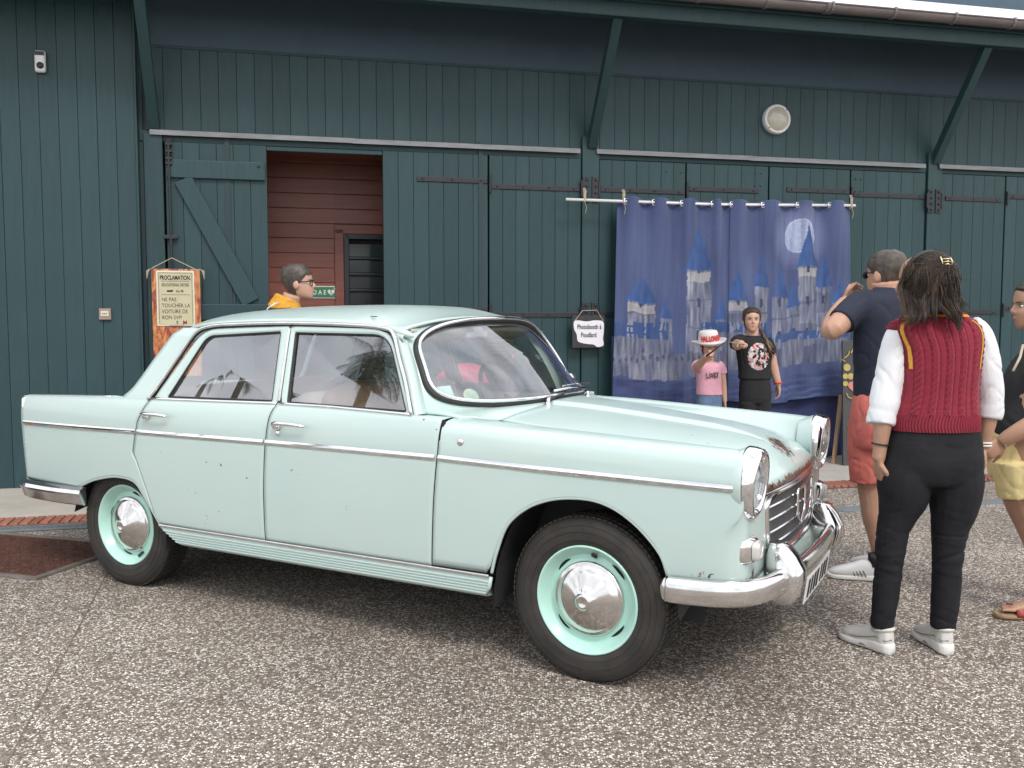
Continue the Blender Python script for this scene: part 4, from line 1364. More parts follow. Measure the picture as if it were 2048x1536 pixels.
# wheel wells, floor, inner structure
for cx_, tab in ((1.30, archF), (-1.30, archR)):
    for sg in (-1, 1):
        rows = []
        pts = [(x, z + .004) for x, z in tab]
        a = pts[0]; b = pts[-1]
        if cx_ > 0: pts = [(a[0] - .02, .22)] + pts + [(b[0] + .03, .30)]
        else: pts = [(a[0] - .05, .36)] + pts + [(b[0] + .0, .24)]
        for y in (.735, .60, .42): rows.append([Vector((x, sg * y, z if y > .7 else z + .03)) for x, z in pts])
        vs, fs = grid(rows); obj('wheel_well', vs, fs, M['interior'], car)
        vs = [Vector((x, sg * .42, z + .03)) for x, z in pts] + [Vector((pts[0][0], sg * .42, .2)), Vector((pts[-1][0], sg * .42, .2))]
        n_ = len(pts); obj('wheel_well', vs, [tuple(list(range(n_)) + [n_ + 1, n_])], M['interior'], car)
MB().box((-.15, 0, .25), (3.3, .80, .12)).box((-.02, 0, .27), (1.70, 1.10, .10)).box((-.02, 0, .315), (1.78, 1.46, .04)).build('floor_pan', M['interior'], car)
MB().box((1.30, 0, .62), (1.10, .82, .30)).build('engine_bay', M['interior'], car)
MB().box((-1.75, 0, .66), (.80, 1.10, .40)).build('boot_liner', M['interior'], car)
for sg in (-1, 1):
    MB().box((-.17, sg * .735, .70), (1.64, .03, .56)).build('door_card', M['cream'], car)
# dashboard, seats, steering wheel, mirror, visors
MB().box((.60, 0, .92), (.20, 1.36, .14), .03).build('dashboard', M['interior'], car)
rows = []
for k in range(13):
    y = lerp(-.66, .66, k / 12); b = wsb(y); rows.append([Vector((.5, y, .99)), Vector((lerp(.5, b.x - .03, .6), y, 1.0)), Vector((b.x - .035, y, .99))])
vs, fs = grid(rows); obj('dash_top', vs, fs, M['interior'], car, True)
def seat(name, x, y0, y1, zback, m, lean=12):
    s_ = MB().box((x + .18, (y0 + y1) / 2, .52), (.52, y1 - y0, .16), .06).box((x - .10, (y0 + y1) / 2, .78), (.15, y1 - y0, .56), .06, Euler((0, rad(-lean), 0)))
    return s_.build(name, m, car, True)
seat('front_seat', -.02, .06, .64, 1.0, M['seat']); seat('front_seat', -.02, -.64, -.06, 1.0, M['seat']); seat('rear_seat', -.88, -.62, .62, 1.02, M['seat'], 16)
bl_ = MB().ell((-.05, -.34, 1.00), (.13, .26, .10), 20, 12).ell((.09, -.36, .93), (.12, .24, .10), 18, 10).build('blanket', M['seat2'], car, True)
rows = []
for k in range(9):
    t = k / 8; rows.append([Vector((lerp(-1.36, -.98, t), y, 1.0 + .012 * math.sin(y * 7) + .02 * t)) for y in [lerp(-.58, .58, q / 14) for q in range(15)]])
vs, fs = grid(rows); obj('parcel_shelf', vs, fs, M['seat'], car, True)
swp = [Vector((.36 + .20 * math.cos(a) * -.45, .36 + .20 * math.sin(a), .985 + .20 * math.cos(a) * .9)) for a in [2 * math.pi * k / 32 for k in range(32)]]
stw = MB().tube(swp, .012, 8, closed=True).tube([(.36, .36, .985), (.62, .36, .86)], .02, 8).tube([(.36, .17, .985), (.40, .36, .965), (.36, .55, .985)], .009, 6).build('steering_wheel', M['black'], car, True)
mir = MB().box((.40, .0, 1.335), (.02, .20, .06), .008).tube([(.40, 0, 1.36), (.45, 0, 1.39)], .006, 6).build('rear_view_mirror', M['silver'], car)
for sg in (-1, 1):
    rows = [[Vector((.44 - .12 * t - .03 * (u / .5) ** 2, sg * .31 + u * .52, 1.365 - .055 * t - .015 * abs(u))) for u in [lerp(-.5, .5, q / 10) for q in range(11)]] for t in (0, .33, .66, 1)]
    vs, fs = grid(rows); o = obj('sun_visor', vs, fs, M['cream'], car, True); solid(o, .018)
rows = []
for j in range(13):
    y = lerp(-.58, .58, j / 12); rows.append([Vector((x, y, interp(x, zr_t) - .035 - .06 * (abs(y) / .58) ** 2.5)) for x in [lerp(-1.0, .42, q / 12) for q in range(13)]])
vs, fs = grid(rows); obj('headlining', vs, fs, M['headliner'], car, True)

# wipers
for y, y2, up in ((-.20, .10, .0), (.28, .58, .0)):
    b = wsb(y); e = wsb(y2)
    p0 = Vector((b.x + .035, y, b.z - .022)); p1 = Vector((b.x + .030, y + .02, b.z + .012)); p2 = Vector((e.x + .012, y2, e.z + .030))
    wp_ = MB().tube([p0, p0 + Vector((0, 0, .022))], [.017, .012], 12).tube([p0 + Vector((0, 0, .022)), p1, p2], [.011, .0075, .006], 8)
    wp_.tube([p2 + Vector((-.006, -.20, .010)), p2 + Vector((0, -.02, .016)), p2 + Vector((-.012, .16, .004))], .006, 6)
    wp_.build('wiper', M['chrome_old'], car, True)
# stickers on the windscreen
M['sticker'] = mat('paper_sticker', (.62, .75, .70), .5, c2=(.22, .55, .47), vscale=18)
M['sticker2'] = mat('round_sticker', (.55, .60, .42), .5, c2=(.20, .50, .36), vscale=30)
def sticker(u, v, w_, h, m, nm, n=4, rnd=False):
    rows = []
    for j in range(n + 1):
        row = []
        for i in range(n + 1):
            a = i / n * 2 - 1; b = j / n * 2 - 1
            if rnd: a, b = a * math.sqrt(1 - b * b / 2), b * math.sqrt(1 - a * a / 2)
            row.append(ws(u + a * w_ / 2, v + b * h / 2) + Vector((-.006, 0, -.004)))
        rows.append(row)
    vs, fs = grid(rows); return obj(nm, vs, fs, m, wsc)
sticker(-.88, .17, .075, .22, M['sticker'], 'windscreen_sticker'); sticker(-.75, .15, .085, .15, M['sticker2'], 'windscreen_sticker', 6, True)
# door mirror on the far side
mr_ = MB().tube([(.56, .76, .985), (.545, .80, 1.02), (.535, .82, 1.045)], .007, 8).ell((.53, .83, 1.06), (.02, .05, .036), 14, 10).build('door_mirror', M['chrome'], car, True)
# ------------------------------------------------------------------ things on and by the wall
def wthing(name, s, off, z, label, cat, group=None):
    o = empty(name, wall(s, off, z), WY)
    return tag(o, label, cat, group)
FACE = (rad(90), 0, 0)                           # text facing the camera side of the wall

# motion detector
t = wthing('motion_detector', .387, .004, 3.46, 'white oblong detector with black lens high on the left plank wall', 'detector')
MB().box((0, -.025, 0), (.082, .05, .172), .018).build('housing', M['white'], t, True)
MB().box((0, -.051, .060), (.070, .006, .030), .002).build('window', M['black'], t)
vs, fs = lathe([(-.060, .001), (-.060, .014), (-.056, .026), (-.048, .027)], 20, 'y'); o = obj('lens', [v + Vector((.004, 0, -.035)) for v in vs], fs, M['black'], t, True)
# small switch
M['boxbrown'] = mat('switch_frame', (.30, .22, .18), .5, var=.15)
M['ivory'] = mat('ivory_plate', (.62, .58, .47), .45)
t = wthing('wall_switch', .810, .004, 1.442, 'small square ivory and brown switch box low on the left plank wall', 'switch')
MB().box((0, -.012, 0), (.094, .025, .094), .006).build('switch_frame', M['boxbrown'], t)
MB().box((0, -.027, .004), (.062, .008, .045), .003).build('face_plate', M['ivory'], t)
for k in (-.014, 0, .014): MB().box((k, -.033, .004), (.007, .006, .008), .001).build('button', M['iron'], t)
# bulkhead lamp
M['opal'] = mat('opal_glass', (.50, .46, .37), .25, var=.12, vscale=14, coat=.6)
t = wthing('bulkhead_lamp', 6.936, -.083, 3.342, 'round white bulkhead lamp on the upper planks above the blue backdrop', 'lamp')
vs, fs = lathe([(0, .142), (-.030, .143), (-.050, .138), (-.060, .126), (-.056, .116), (-.040, .112)], 48, 'y'); obj('rim', vs, fs, M['white'], t, True)
vs, fs = lathe([(-.040, .114), (-.058, .100), (-.072, .07), (-.080, .03), (-.081, .001)], 40, 'y'); obj('glass_dome', vs, fs, M['opal'], t, True)
for a in (.8, 3.9): MB().ell((math.cos(a) * .127, -.058, math.sin(a) * .127), (.007, .006, .007), 8, 5).build('screw', M['iron'], t)

# hanging proclamation
def marble():
    m = bpy.data.materials.new('marbled_wood'); nt, b = nodes_of(m); N = nt.nodes; L = nt.links
    tcn = N.new('ShaderNodeTexCoord'); mpn = N.new('ShaderNodeMapping'); mpn.inputs['Scale'].default_value = (16, 16, 5)
    L.new(tcn.outputs['Object'], mpn.inputs['Vector'])
    n = N.new('ShaderNodeTexNoise'); n.inputs['Scale'].default_value = 1.4; n.inputs['Detail'].default_value = 7; n.inputs['Distortion'].default_value = 1.2
    L.new(mpn.outputs['Vector'], n.inputs['Vector'])
    rp = N.new('ShaderNodeValToRGB'); e = rp.color_ramp.elements
    e[0].position = .30; e[0].color = (.10, .02, .02, 1); e[1].position = .70; e[1].color = (.62, .34, .11, 1)
    q = e.new(.42); q.color = (.30, .06, .04, 1); q = e.new(.52); q.color = (.50, .19, .06, 1)
    L.new(n.outputs['Fac'], rp.inputs['Fac']); L.new(rp.outputs['Color'], b.inputs['Base Color']); b.inputs['Roughness'].default_value = .5
    return m
M['marble'] = marble()
M['parch'] = mat('parchment', (.52, .47, .31), .7, var=.10, vscale=5)
M['parch_edge'] = mat('paper_edge', (.68, .64, .55), .7)
t = wthing('proclamation_board', 1.376, .03, 1.42, 'orange marbled board with parchment proclamation hanging from a string by the bolt', 'sign')
MB().box((0, -.010, -.05), (.385, .018, .90), .004).build('wooden_board', M['marble'], t)
pp = MB().box((-.004, -.022, .155), (.300, .003, .460)).build('paper_border', M['parch_edge'], t)
pap = MB().box((-.004, -.0245, .155), (.280, .003, .436)).build('parchment', M['parch'], t)
yt = -.0275
for b_, z, sz, al, sx, bo in (('PROCLAMATION.', .310, .050, 'CENTER', .62, .0012), ('EDUCATIONAL DECREE', .255, .036, 'CENTER', .56, 0), ('No 98', .205, .030, 'LEFT', .75, 0),
                              ('NE PAS', .130, .046, 'L', .8, 0), ('TOUCHER LA', .080, .046, 'L', .8, 0), ('VOITURE DE', .030, .046, 'L', .8, 0), ('RON SVP!', -.020, .046, 'L', .8, 0)):
    if al == 'CENTER': text('lettering', b_, M['ink'], t, (-.004, yt, z), FACE, sz, 'CENTER', sx, bo)
    elif al == 'L': text('lettering', b_, M['ink'], t, (-.116, yt, z), FACE, sz, 'LEFT', sx, -.0004)
    else: text('lettering', b_, M['ink'], t, (.0, yt, z), FACE, sz, 'LEFT', sx, 0)
MB().box((-.05, yt, .215), (.045, .001, .014)).box((-.03, yt, .221), (.02, .001, .006)).build('pointing_hand_mark', M['ink'], t)
for z in (.298, .185): MB().box((-.004, yt, z), (.225, .001, .0022)).build('rule', M['ink'], t)
MB().box((-.136, yt, .155), (.0022, .001, .42)).box((.128, yt, .155), (.0022, .001, .42)).box((-.004, yt, .366), (.264, .001, .0022)).build('border_line', M['ink'], t)
M['redink'] = mat('red_ink', (.22, .03, .03), .7)
text('emblem_letter', 'M', M['redink'], t, (.048, yt, -.062), FACE, .044, 'LEFT', 1.0, .001)
MB().box((.004, yt, -.046), (.003, .001, .03)).box((.004, yt, -.040), (.018, .001, .003)).box((.004, yt, -.052), (.014, .001, .003)).build('cross_mark', M['ink'], t)
for k in range(3): MB().box((.0, yt, -.072 - k * .006), (.12 - k * .02, .001, .0018)).build('small_print', M['ink'], t)
MB().tube([(-.185, -.02, .405), (-.03, -.005, .492), (.185, -.02, .385)], .0035, 6).build('string', M['string'], t)
for sx in (-1, 1):
    for k in range(4):
        MB().tube([(sx * .185, -.02, .40), (sx * (.205 + .008 * k), -.022, .395 - .004 * k), (sx * (.215 + .004 * k), -.024, .37 - .018 * k)], [.003, .003, .002], 5).build('tassel', M['string'], t)

# photobooth sign
M['slate'] = mat('slate', (.03, .03, .033), .6, var=.3, vscale=20)
M['paper'] = mat('white_paper', (.74, .72, .76), .7, var=.04)
t = wthing('photobooth_sign', 4.995, .055, 1.20, 'white torn paper sign on dark slate hanging left of the blue backdrop', 'sign')
MB().box((.0, .006, .085), (.315, .012, .30), .003).build('slate_board', M['slate'], t)
ol = [(-.142, .178), (-.10, .190), (-.02, .180), (.06, .190), (.14, .178), (.148, .10), (.140, .02), (.146, -.04), (.09, -.058), (.05, -.035), (.0, -.03), (-.06, -.02), (-.105, .0), (-.115, .06), (-.14, .11)]
pts = catmull([Vector((a, 0, b)) for a, b in ol], 4, closed=True); n_ = len(pts)
obj('torn_paper', [p + Vector((0, -.004, 0)) for p in pts] + [p + Vector((0, 0, 0)) for p in pts], [tuple(reversed(range(n_)))] + [(i, (i + 1) % n_, n_ + (i + 1) % n_, n_ + i) for i in range(n_)], M['paper'], t)
text('lettering', 'Photobooth à', M['ink'], t, (.006, -.0062, .110), FACE, .062, 'CENTER', .68, .0008)
text('lettering', 'Poudlard', M['ink'], t, (.0, -.0062, .035), FACE, .062, 'CENTER', .68, .0008)
text('lettering', 'Gringotts', M['ink'], t, (.10, -.0062, -.025), FACE, .014, 'CENTER', .8, 0) if False else None
MB().tube([(-.135, -.006, .185), (-.06, .0, .28), (.08, .0, .285), (.14, -.006, .185)], .003, 6).build('string', M['string'], t)

# curtain rod
rod = wthing('curtain_rod', 4.75, .125, 2.485, 'thin white curtain pole tied to the door hinges with string', 'curtain pole')
rlen = 2.95; slope = .027
MB().tube([(0, 0, 0), (rlen * .5, 0, slope * .5 - .018), (rlen, 0, slope)], .0135, 12).build('pole', M['white'], rod, True)
for x in (.17, .545, rlen - .05):
    z = -.01 if x < 1 else .01
    m_ = MB()
    for k in range(3): m_.tube([(x + .01 * k, .02, z + .12), (x + .006 * k, -.018, z + .02), (x, -.02, z - .01), (x + .008 * k, .012, z - .02), (x + .012 * k, .0, z + .10)], .003, 5)
    m_.tube([(x, -.02, z), (x + .02, -.022, z - .06), (x + .01, -.02, z - .11)], .0022, 5)
    m_.build('string_tie', M['string'], rod)

# painted backdrop curtains (a plain generic moonlit castle)
def castle_colour(s, z):
    """s metres from the left edge (0..2.4), z metres above the hem (0..1.9)"""
    def nz(a, b, c=0.0): return noise.noise(Vector((a, b, c)))
    st = .5 + .5 * nz(s * 22, z * 1.3, 1); st2 = .5 + .5 * nz(s * 60, z * 3, 5); cl = .5 + .5 * nz(s * 2.2, z * 2.0, 9)
    k = max(0, min(1, .55 * cl + .35 * st + .25 * st2 - .12))
    c = Vector((.024, .036, .108)).lerp(Vector((.095, .128, .265)), k); sky_c = c.copy()
    s0_, z0_ = s, z
    s = s + .016 * nz(s * 6, z * 6, 11) + .006 * nz(s * 22, z * 14, 12); z = z + .022 * nz(s * 7, z * 6, 13)
    # moon
    dx, dz = (s - 1.87), (z - 1.57); r = math.hypot(dx, dz * .95)
    if r < .155:
        m_ = .5 + .5 * nz(s * 30, z * 30, 3); c = Vector((.22, .28, .48)).lerp(Vector((.52, .58, .74)), .35 + .5 * m_)
        if r > .143: c = c.lerp(Vector((.6, .65, .8)), .5)
    elif r < .32: c = c.lerp(Vector((.28, .31, .52)), .5 * (1 - (r - .155) / .165))
    stone = Vector((.07, .08, .14)).lerp(Vector((.36, .37, .44)), max(0, min(1, (.5 + .9 * nz(s * 40, z * 5, 2)) * .8)))
    blue = Vector((.012, .035, .14)).lerp(Vector((.03, .115, .34)), .5 + .5 * nz(s * 25, z * 8, 7))
    dark = Vector((.018, .022, .06))
    # towers: centre, half width, wall top, roof height, flare
    for (c0, hw, top, rh) in ((.26, .13, .95, .26), (.82, .125, 1.24, .40), (.50, .07, .80, .20), (1.22, .10, .96, .28), (1.47, .06, 1.10, .30), (1.66, .08, 1.0, .34), (1.95, .10, 1.28, .42), (1.80, .06, .90, .24), (2.13, .075, 1.08, .32), (2.30, .08, .92, .26), (1.05, .06, .78, .18)):
        d = abs(s - c0) + .006 * nz(z * 14, c0 * 9)
        if d < hw and .34 < z < top:
            c = stone * (1.12 - .45 * (s - c0 + hw) / (2 * hw) * .9)
            if abs(nz(c0 * 31, z * 7, 6)) < .05: c = c.lerp(dark, .45)
            if top - .10 < z < top - .02 and hw > .08: c = c.lerp(Vector((.55, .52, .46)), .5)
            if hw > .055 and d < .016 and (z * 3.3) % 1 < .28: c = dark
        if hw * 1.18 > d and top <= z < top + rh and d < hw * 1.18 * (1 - (z - top) / rh): c = blue * (1.25 - .5 * (s - c0 + hw) / (2 * hw))
    # halls between towers
    for (a, b, bot, top, rt) in ((.0, .52, .34, .62, .76), (.86, 1.52, .30, .66, .76), (1.50, 2.40, .34, .58, .66)):
        if a < s < b and bot < z < top:
            c = stone * .8
            if nz(s * 11, 2.2, 4) > .22 and z < bot + .18: c = dark.lerp(stone, .3)
        if a - .01 < s < b + .01 and top <= z < rt and c.x < .2: c = blue * .8
    # foreground wall with parapet
    if s < .95:
        tp = .50 - .10 * abs(s - .52) + .012 * math.sin(s * 70)
        if .24 + .06 * nz(s * 5, 0) < z < tp:
            c = stone * (.95 if s < .52 else .6)
            if tp - .07 < z < tp - .03 and (s * 17) % 1 < .45: c = c.lerp(dark, .7)
    if z < .24 + .05 * nz(s * 4, 3):
        w_ = .5 + .5 * nz(s * 5, z * 34, 4)
        c = Vector((.022, .030, .105)).lerp(Vector((.10, .17, .38)), max(0, w_ * 1.25 - .38) * (.5 + .5 * math.exp(-((s - 1.9) / .6) ** 2)))
    brush = max(0, min(.55, .22 + .5 * nz(s0_ * 34, z0_ * 2.2, 21) + .25 * nz(s0_ * 9, z0_ * 5, 22)))
    c = c.lerp(sky_c * 1.08, brush)
    c = c * (.92 + .16 * nz(s * 120, z * 60, 8))
    return (max(0, c.x), max(0, c.y), max(0, c.z), 1)

def vcol_mat(name, attr, rough=.8, bump=.15, bscale=120):
    m = bpy.data.materials.new(name); nt, b = nodes_of(m); N = nt.nodes; L = nt.links
    a = N.new('ShaderNodeVertexColor'); a.layer_name = attr; L.new(a.outputs['Color'], b.inputs['Base Color'])
    b.inputs['Roughness'].default_value = rough; b.inputs['Sheen Weight'].default_value = .2
    tcn = N.new('ShaderNodeTexCoord'); wv = N.new('ShaderNodeTexNoise'); wv.inputs['Scale'].default_value = bscale
    L.new(tcn.outputs['Object'], wv.inputs['Vector'])
    bp = N.new('ShaderNodeBump'); bp.inputs['Strength'].default_value = bump; bp.inputs['Distance'].default_value = .004
    L.new(wv.outputs['Fac'], bp.inputs['Height']); L.new(bp.outputs['Normal'], b.inputs['Normal'])
    return m
M['backdrop'] = vcol_mat('painted_cloth', 'paint')
eyes = [5.324, 5.594, 5.873, 6.182, 6.376, 6.701, 7.068, 7.412]
def phase(s):
    """cloth passes in front of the pole just right of each eyelet"""
    e = [5.10] + eyes + [7.75]
    for a, b in zip(e, e[1:]):
        if a <= s <= b:
            t = (s - a) / (b - a); return math.sin(2 * math.pi * t)
    return 0
def curtain(name, sa, sb, label, eyel, seed):
    o0 = wall(sa, .125, .60); root = empty(name, o0, WY); tag(root, label, 'curtain', None)
    nx = int((sb - sa) / .0085); nz_ = 215; H = 1.90
    vs = []; cols_ = []
    for j in range(nz_ + 1):
        z = H * j / nz_; tz = z / H
        for i in range(nx + 1):
            s = lerp(sa, sb, i / nx)
            sag = .014 * math.sin((s - 5.2) * 2.2) - .02 * (1 if s < 6.4 else 0) * (1 - tz)
            top = 2.488 + .027 * (s - 4.75) / 2.95 - .018 * math.sin(math.pi * (s - 4.75) / 2.95) + .036 + .010 * phase(s)
            bot = .605 + .02 * math.sin(s * 5 + seed) + (.02 if s > 7.0 else 0)
            amp = .034 * tz ** 2.4 + .007
            y = -amp * phase(s) + .010 * (1 - tz) * math.sin(s * 9 + seed + 2 * z) + .006 * noise.noise(Vector((s * 7, z * 2, seed)))
            spread = (s - (sa + sb) / 2) * .015 * (1 - tz) - (.05 * (1 - tz) if seed == 1 else 0.0) * (1 - (s - sa) / (sb - sa))
            vs.append((s - sa + spread, y - .03 * (1 - tz), lerp(bot, top, tz) - .60))
            cols_.append(castle_colour(s - 5.24, z))
    fs = []
    for j in range(nz_):
        for i in range(nx):
            a = j * (nx + 1) + i
            # leave the eyelet holes closed: rings sit on top
            fs.append((a, a + 1, a + nx + 2, a + nx + 1))
    me = mesh('painted_cloth', vs, fs, True)
    at_ = me.color_attributes.new('paint', 'FLOAT_COLOR', 'POINT')
    at_.data.foreach_set('color', [c for q in cols_ for c in q])
    me.materials.append(M['backdrop'])
    ob = link('painted_cloth', me, None, root)
    solid(ob, .002, 0)
    for s in eyel:
        ring_ = [(s - sa + math.cos(a) * .024, -.016 + .010 * math.cos(a), 1.888 + .027 * (s - 4.75) / 2.95 - .018 * math.sin(math.pi * (s - 4.75) / 2.95) - .002 + math.sin(a) * .027) for a in [2 * math.pi * k / 20 for k in range(20)]]
        MB().tube(ring_, .0052, 8, closed=True).build('eyelet', M['chrome'], root, True)
    return root
curtain('backdrop_curtain', 5.255, 6.372, 'left half of the painted night blue castle backdrop hanging by eyelets', eyes[:5], 1)
curtain('backdrop_curtain', 6.366, 7.665, 'right half of the painted night blue backdrop with the pale moon', eyes[5:], 2)
# plain navy cloth below
M['navy'] = mat('navy_cloth', (.022, .032, .11), .85, var=.2, vscale=5, sheen=.2)
t = wthing('navy_cloth', 5.22, .06, .04, 'plain navy cloth hanging behind and below the painted backdrop', 'cloth')
rows = []
for j in range(13):
    z = 1.2 * j / 12
    rows.append([(x, -.02 * math.sin(x * 16 + .6 * math.sin(x * 5)) - .03 * (1 - z), z + .015 * math.sin(x * 8)) for x in [2.42 * i / 110 for i in range(111)]])
vs, fs = grid(rows); o = obj('cloth', vs, fs, M['navy'], t, True); solid(o, .002)

# dark panel with gold discs leaning by the backdrop
M['panel'] = mat('charcoal_panel', (.055, .055, .058), .6, var=.12)
M['gold'] = mat('gold_paint', (.42, .33, .10), .45, var=.2, vscale=12)
M['coral'] = mat('coral_paint', (.55, .20, .16), .6)
p0 = at(1681, 931, 8.66); p0.z = 0
pn_ = empty('decorated_panel', p0, rad(4)); tag(pn_, 'dark grey upright panel with gold discs and a coral heart behind the man in shorts', 'panel')
MB().box((.26, .02, .60), (.50, .03, 1.20), .004, Euler((rad(-4), 0, 0))).build('board', M['panel'], pn_)
def pdisc(x, z, r, m, nm, sz=1.0):
    vs = [Vector((x + math.cos(a) * r, 0, z + math.sin(a) * r * sz)) for a in [2 * math.pi * k / 20 for k in range(20)]]
    vs = [Vector((v.x, .002 + .07 * (v.z - .6) - .004, v.z)) for v in vs]
    obj(nm, vs, [tuple(reversed(range(20)))], m, pn_)
for x, z, r in ((.05, .945, .035), (.034, .86, .026), (.085, .86, .030), (.034, .79, .025)): pdisc(x, z, r, M['gold'], 'gold_disc')
hp = []
for k in range(28):
    a = 2 * math.pi * k / 28; hx = 16 * math.sin(a) ** 3; hz = 13 * math.cos(a) - 5 * math.cos(2 * a) - 2 * math.cos(3 * a) - math.cos(4 * a)
    hp.append(Vector((.125 + hx * .0042, -.003 + .07 * (.76 + hz * .0042 - .6), .76 + hz * .0042)))
obj('heart', hp, [tuple(range(28))], M['coral'], pn_)
for pts in ([(.02, 1.03), (.06, 1.06), (.075, 1.10)], [(.0, 1.02), (.03, 1.0)], [(.09, 1.08), (.11, 1.12)], [(.04, .70), (.06, .66), (.10, .645)]):
    MB().tube([(x, .07 * (z - .6) - .003, z) for x, z in pts], .006, 6).build('gold_stroke', M['gold'], pn_)
M['wood'] = mat('bare_wood', (.36, .23, .13), .7, var=.2, stretch=(8, 8, 1), vscale=3)
a = at(1667, 914, 8.75); a.z = .0; b = at(1682, 790, 8.95)
st_ = empty('wooden_prop', a); tag(st_, 'bare wooden stick propping up the dark panel beside the navy cloth', 'stick')
MB().tube([(0, 0, 0), b - a], .022, 4).build('stick', M['wood'], st_)

# red draped low table by the wall
p0 = wall(9.05, .28, .012)
M['redcloth'] = mat('red_cloth', (.22, .022, .03), .85, var=.2, vscale=6, sheen=.2)
rt = empty('draped_table', p0, WY); tag(rt, 'low table under a dark red cloth against the barn doors at right', 'table')
rows = []
for (z, k) in ((0.03, 1.06), (.2, 1.03), (.40, 1.0), (.50, .985), (.515, .95), (.517, .5), (.517, .02)):
    rows.append([Vector((x * .42 * k * (1 + .02 * math.sin(9 * q)), y * .24 * k * (1 + .03 * math.sin(11 * q)), z)) for q, (x, y) in [(2 * math.pi * i / 60, rr2(2 * math.pi * i / 60, 8)) for i in range(60)]])
vs, fs = grid(rows, closed_u=True); obj('tablecloth_drape', vs, fs, M['redcloth'], rt, True)
for sx in (-1, 1):
    for sy in (-1, 1): MB().box((sx * .36, sy * .19, .25), (.04, .04, .48)).build('leg', M['wood'], rt)

# DAE sign on the red porch wall
M['signgreen'] = mat('sign_green', (.035, .19, .075), .4, var=.05)
t = wthing('defibrillator_sign', 2.565, -.897, 1.662, 'green DAE sign with arrow and heart on the red boarded porch wall', 'sign')
MB().box((0, -.004, 0), (.372, .008, .118), .001).build('sign_border', M['white'], t)
MB().box((0, -.007, 0), (.356, .008, .102), .001).build('sign_plate', M['signgreen'], t)
text('lettering', 'D A E', M['white'], t, (-.055, -.0118, -.022), FACE, .062, 'LEFT', .82, .0012)
MB().box((-.110, -.0118, 0), (.07, .001, .011)).box((-.133, -.0118, .010), (.040, .001, .010), 0, Euler((0, rad(-42), 0))).box((-.133, -.0118, -.010), (.040, .001, .010), 0, Euler((0, rad(42), 0))).build('arrow', M['white'], t)
hp = []
for k in range(28):
    a = 2 * math.pi * k / 28; hx = 16 * math.sin(a) ** 3; hz = 13 * math.cos(a) - 5 * math.cos(2 * a) - 2 * math.cos(3 * a) - math.cos(4 * a)
    hp.append(Vector((.118 + hx * .0021, -.0118, .0 + hz * .0021)))
obj('heart', hp, [tuple(range(28))], M['white'], t)
MB().box((.116, -.0125, .008), (.006, .001, .030), 0, Euler((0, rad(25), 0))).box((.122, -.0125, -.010), (.006, .001, .030), 0, Euler((0, rad(25), 0))).build('lightning_bolt', M['signgreen'], t)
MB().box((.155, -.0118, .034), (.020, .001, .008)).box((.155, -.0118, .034), (.008, .001, .020)).build('plus', M['white'], t)

# parchment notice on the far front window of the car
nt_ = empty('parchment_notice', car.matrix_basis @ Vector((.155, .652, 1.215)), rad(-28.63)); tag(nt_, 'curled parchment notice taped to the far side window inside the car', 'notice')
rows = [[Vector((x * .098 + .004 * math.sin(7 * z), .02 * z * z - .012 * x * x, z * .082 - .012 * x * (0.4))) for x in [lerp(-1, 1, i / 10) for i in range(11)]] for z in [lerp(-1, 1, j / 8) for j in range(9)]]
vs, fs = grid(rows); o = obj('paper', vs, fs, M['parch'], nt_, True); solid(o, .001)
for k, w_ in enumerate((.12, .10, .13, .07)): MB().box((0, -.004, .045 - k * .022), (w_, .001, .004)).build('faint_line', M['parch_ink'] if 'parch_ink' in M else M.setdefault('parch_ink', mat('faint_ink', (.26, .22, .14), .8)), nt_)
text('emblem_letter', 'W', M['parch_ink'], nt_, (.03, -.004, -.062), FACE, .03, 'LEFT', 1.0, .0008)
# ------------------------------------------------------------------ people
def skin(name, c): return mat(name, c, .5, var=.10, vscale=9, bump=.05, bscale=90)
M['skinA'] = skin('skin_tan', (.40, .225, .15)); M['skinB'] = skin('skin_light', (.47, .265, .185)); M['skinC'] = skin('skin_fair', (.53, .31, .225))
M['eyewhite'] = mat('eye_white', (.72, .70, .68), .2, coat=1); M['iris'] = mat('iris', (.05, .03, .02), .15, coat=1)
M['lips'] = mat('lips', (.42, .16, .13), .4)
def hairmat(name, c, c2):
    return mat(name, c, .38, c2=c2, vscale=6, stretch=(5, 5, 1), bump=.35, bscale=30, spec=.4)
M['hairdark'] = hairmat('dark_brown_hair', (.014, .009, .007), (.044, .028, .019))
M['hairgrey'] = hairmat('short_grey_brown_hair', (.045, .036, .030), (.11, .088, .072))
M['hairblack'] = hairmat('black_hair', (.018, .014, .012), (.05, .038, .030))
M['hairtip'] = hairmat('light_brown_hair', (.10, .062, .036), (.25, .16, .09))

def loft_rings(rings, n=28, ex=2.25):
    """rings: (centre, half axis a, half axis b) -> closed lofted solid"""
    rows = []
    for c, a, b in rings:
        rows.append([Vector(c) + a * rr2(2 * math.pi * k / n, ex)[0] + b * rr2(2 * math.pi * k / n, ex)[1] for k in range(n)])
    vs, fs = grid(rows, closed_u=True); m_ = len(vs)
    fs.append(tuple(reversed(range(n)))); fs.append(tuple(range(m_ - n, m_)))
    return vs, fs
def dense(tab, k=4):
    """smoothly resample a table of tuples"""
    out = []; n = len(tab)
    for i in range(n - 1):
        g = lambda q: tab[max(0, min(n - 1, q))]
        for j in range(k):
            t = j / k
            out.append(tuple(.5 * ((2 * b) + (c - a) * t + (2 * a - 5 * b + 4 * c - d) * t * t + (3 * b - a - 3 * c + d) * t ** 3) for a, b, c, d in zip(g(i - 1), g(i), g(i + 1), g(i + 2))))
    out.append(tuple(tab[-1])); return out

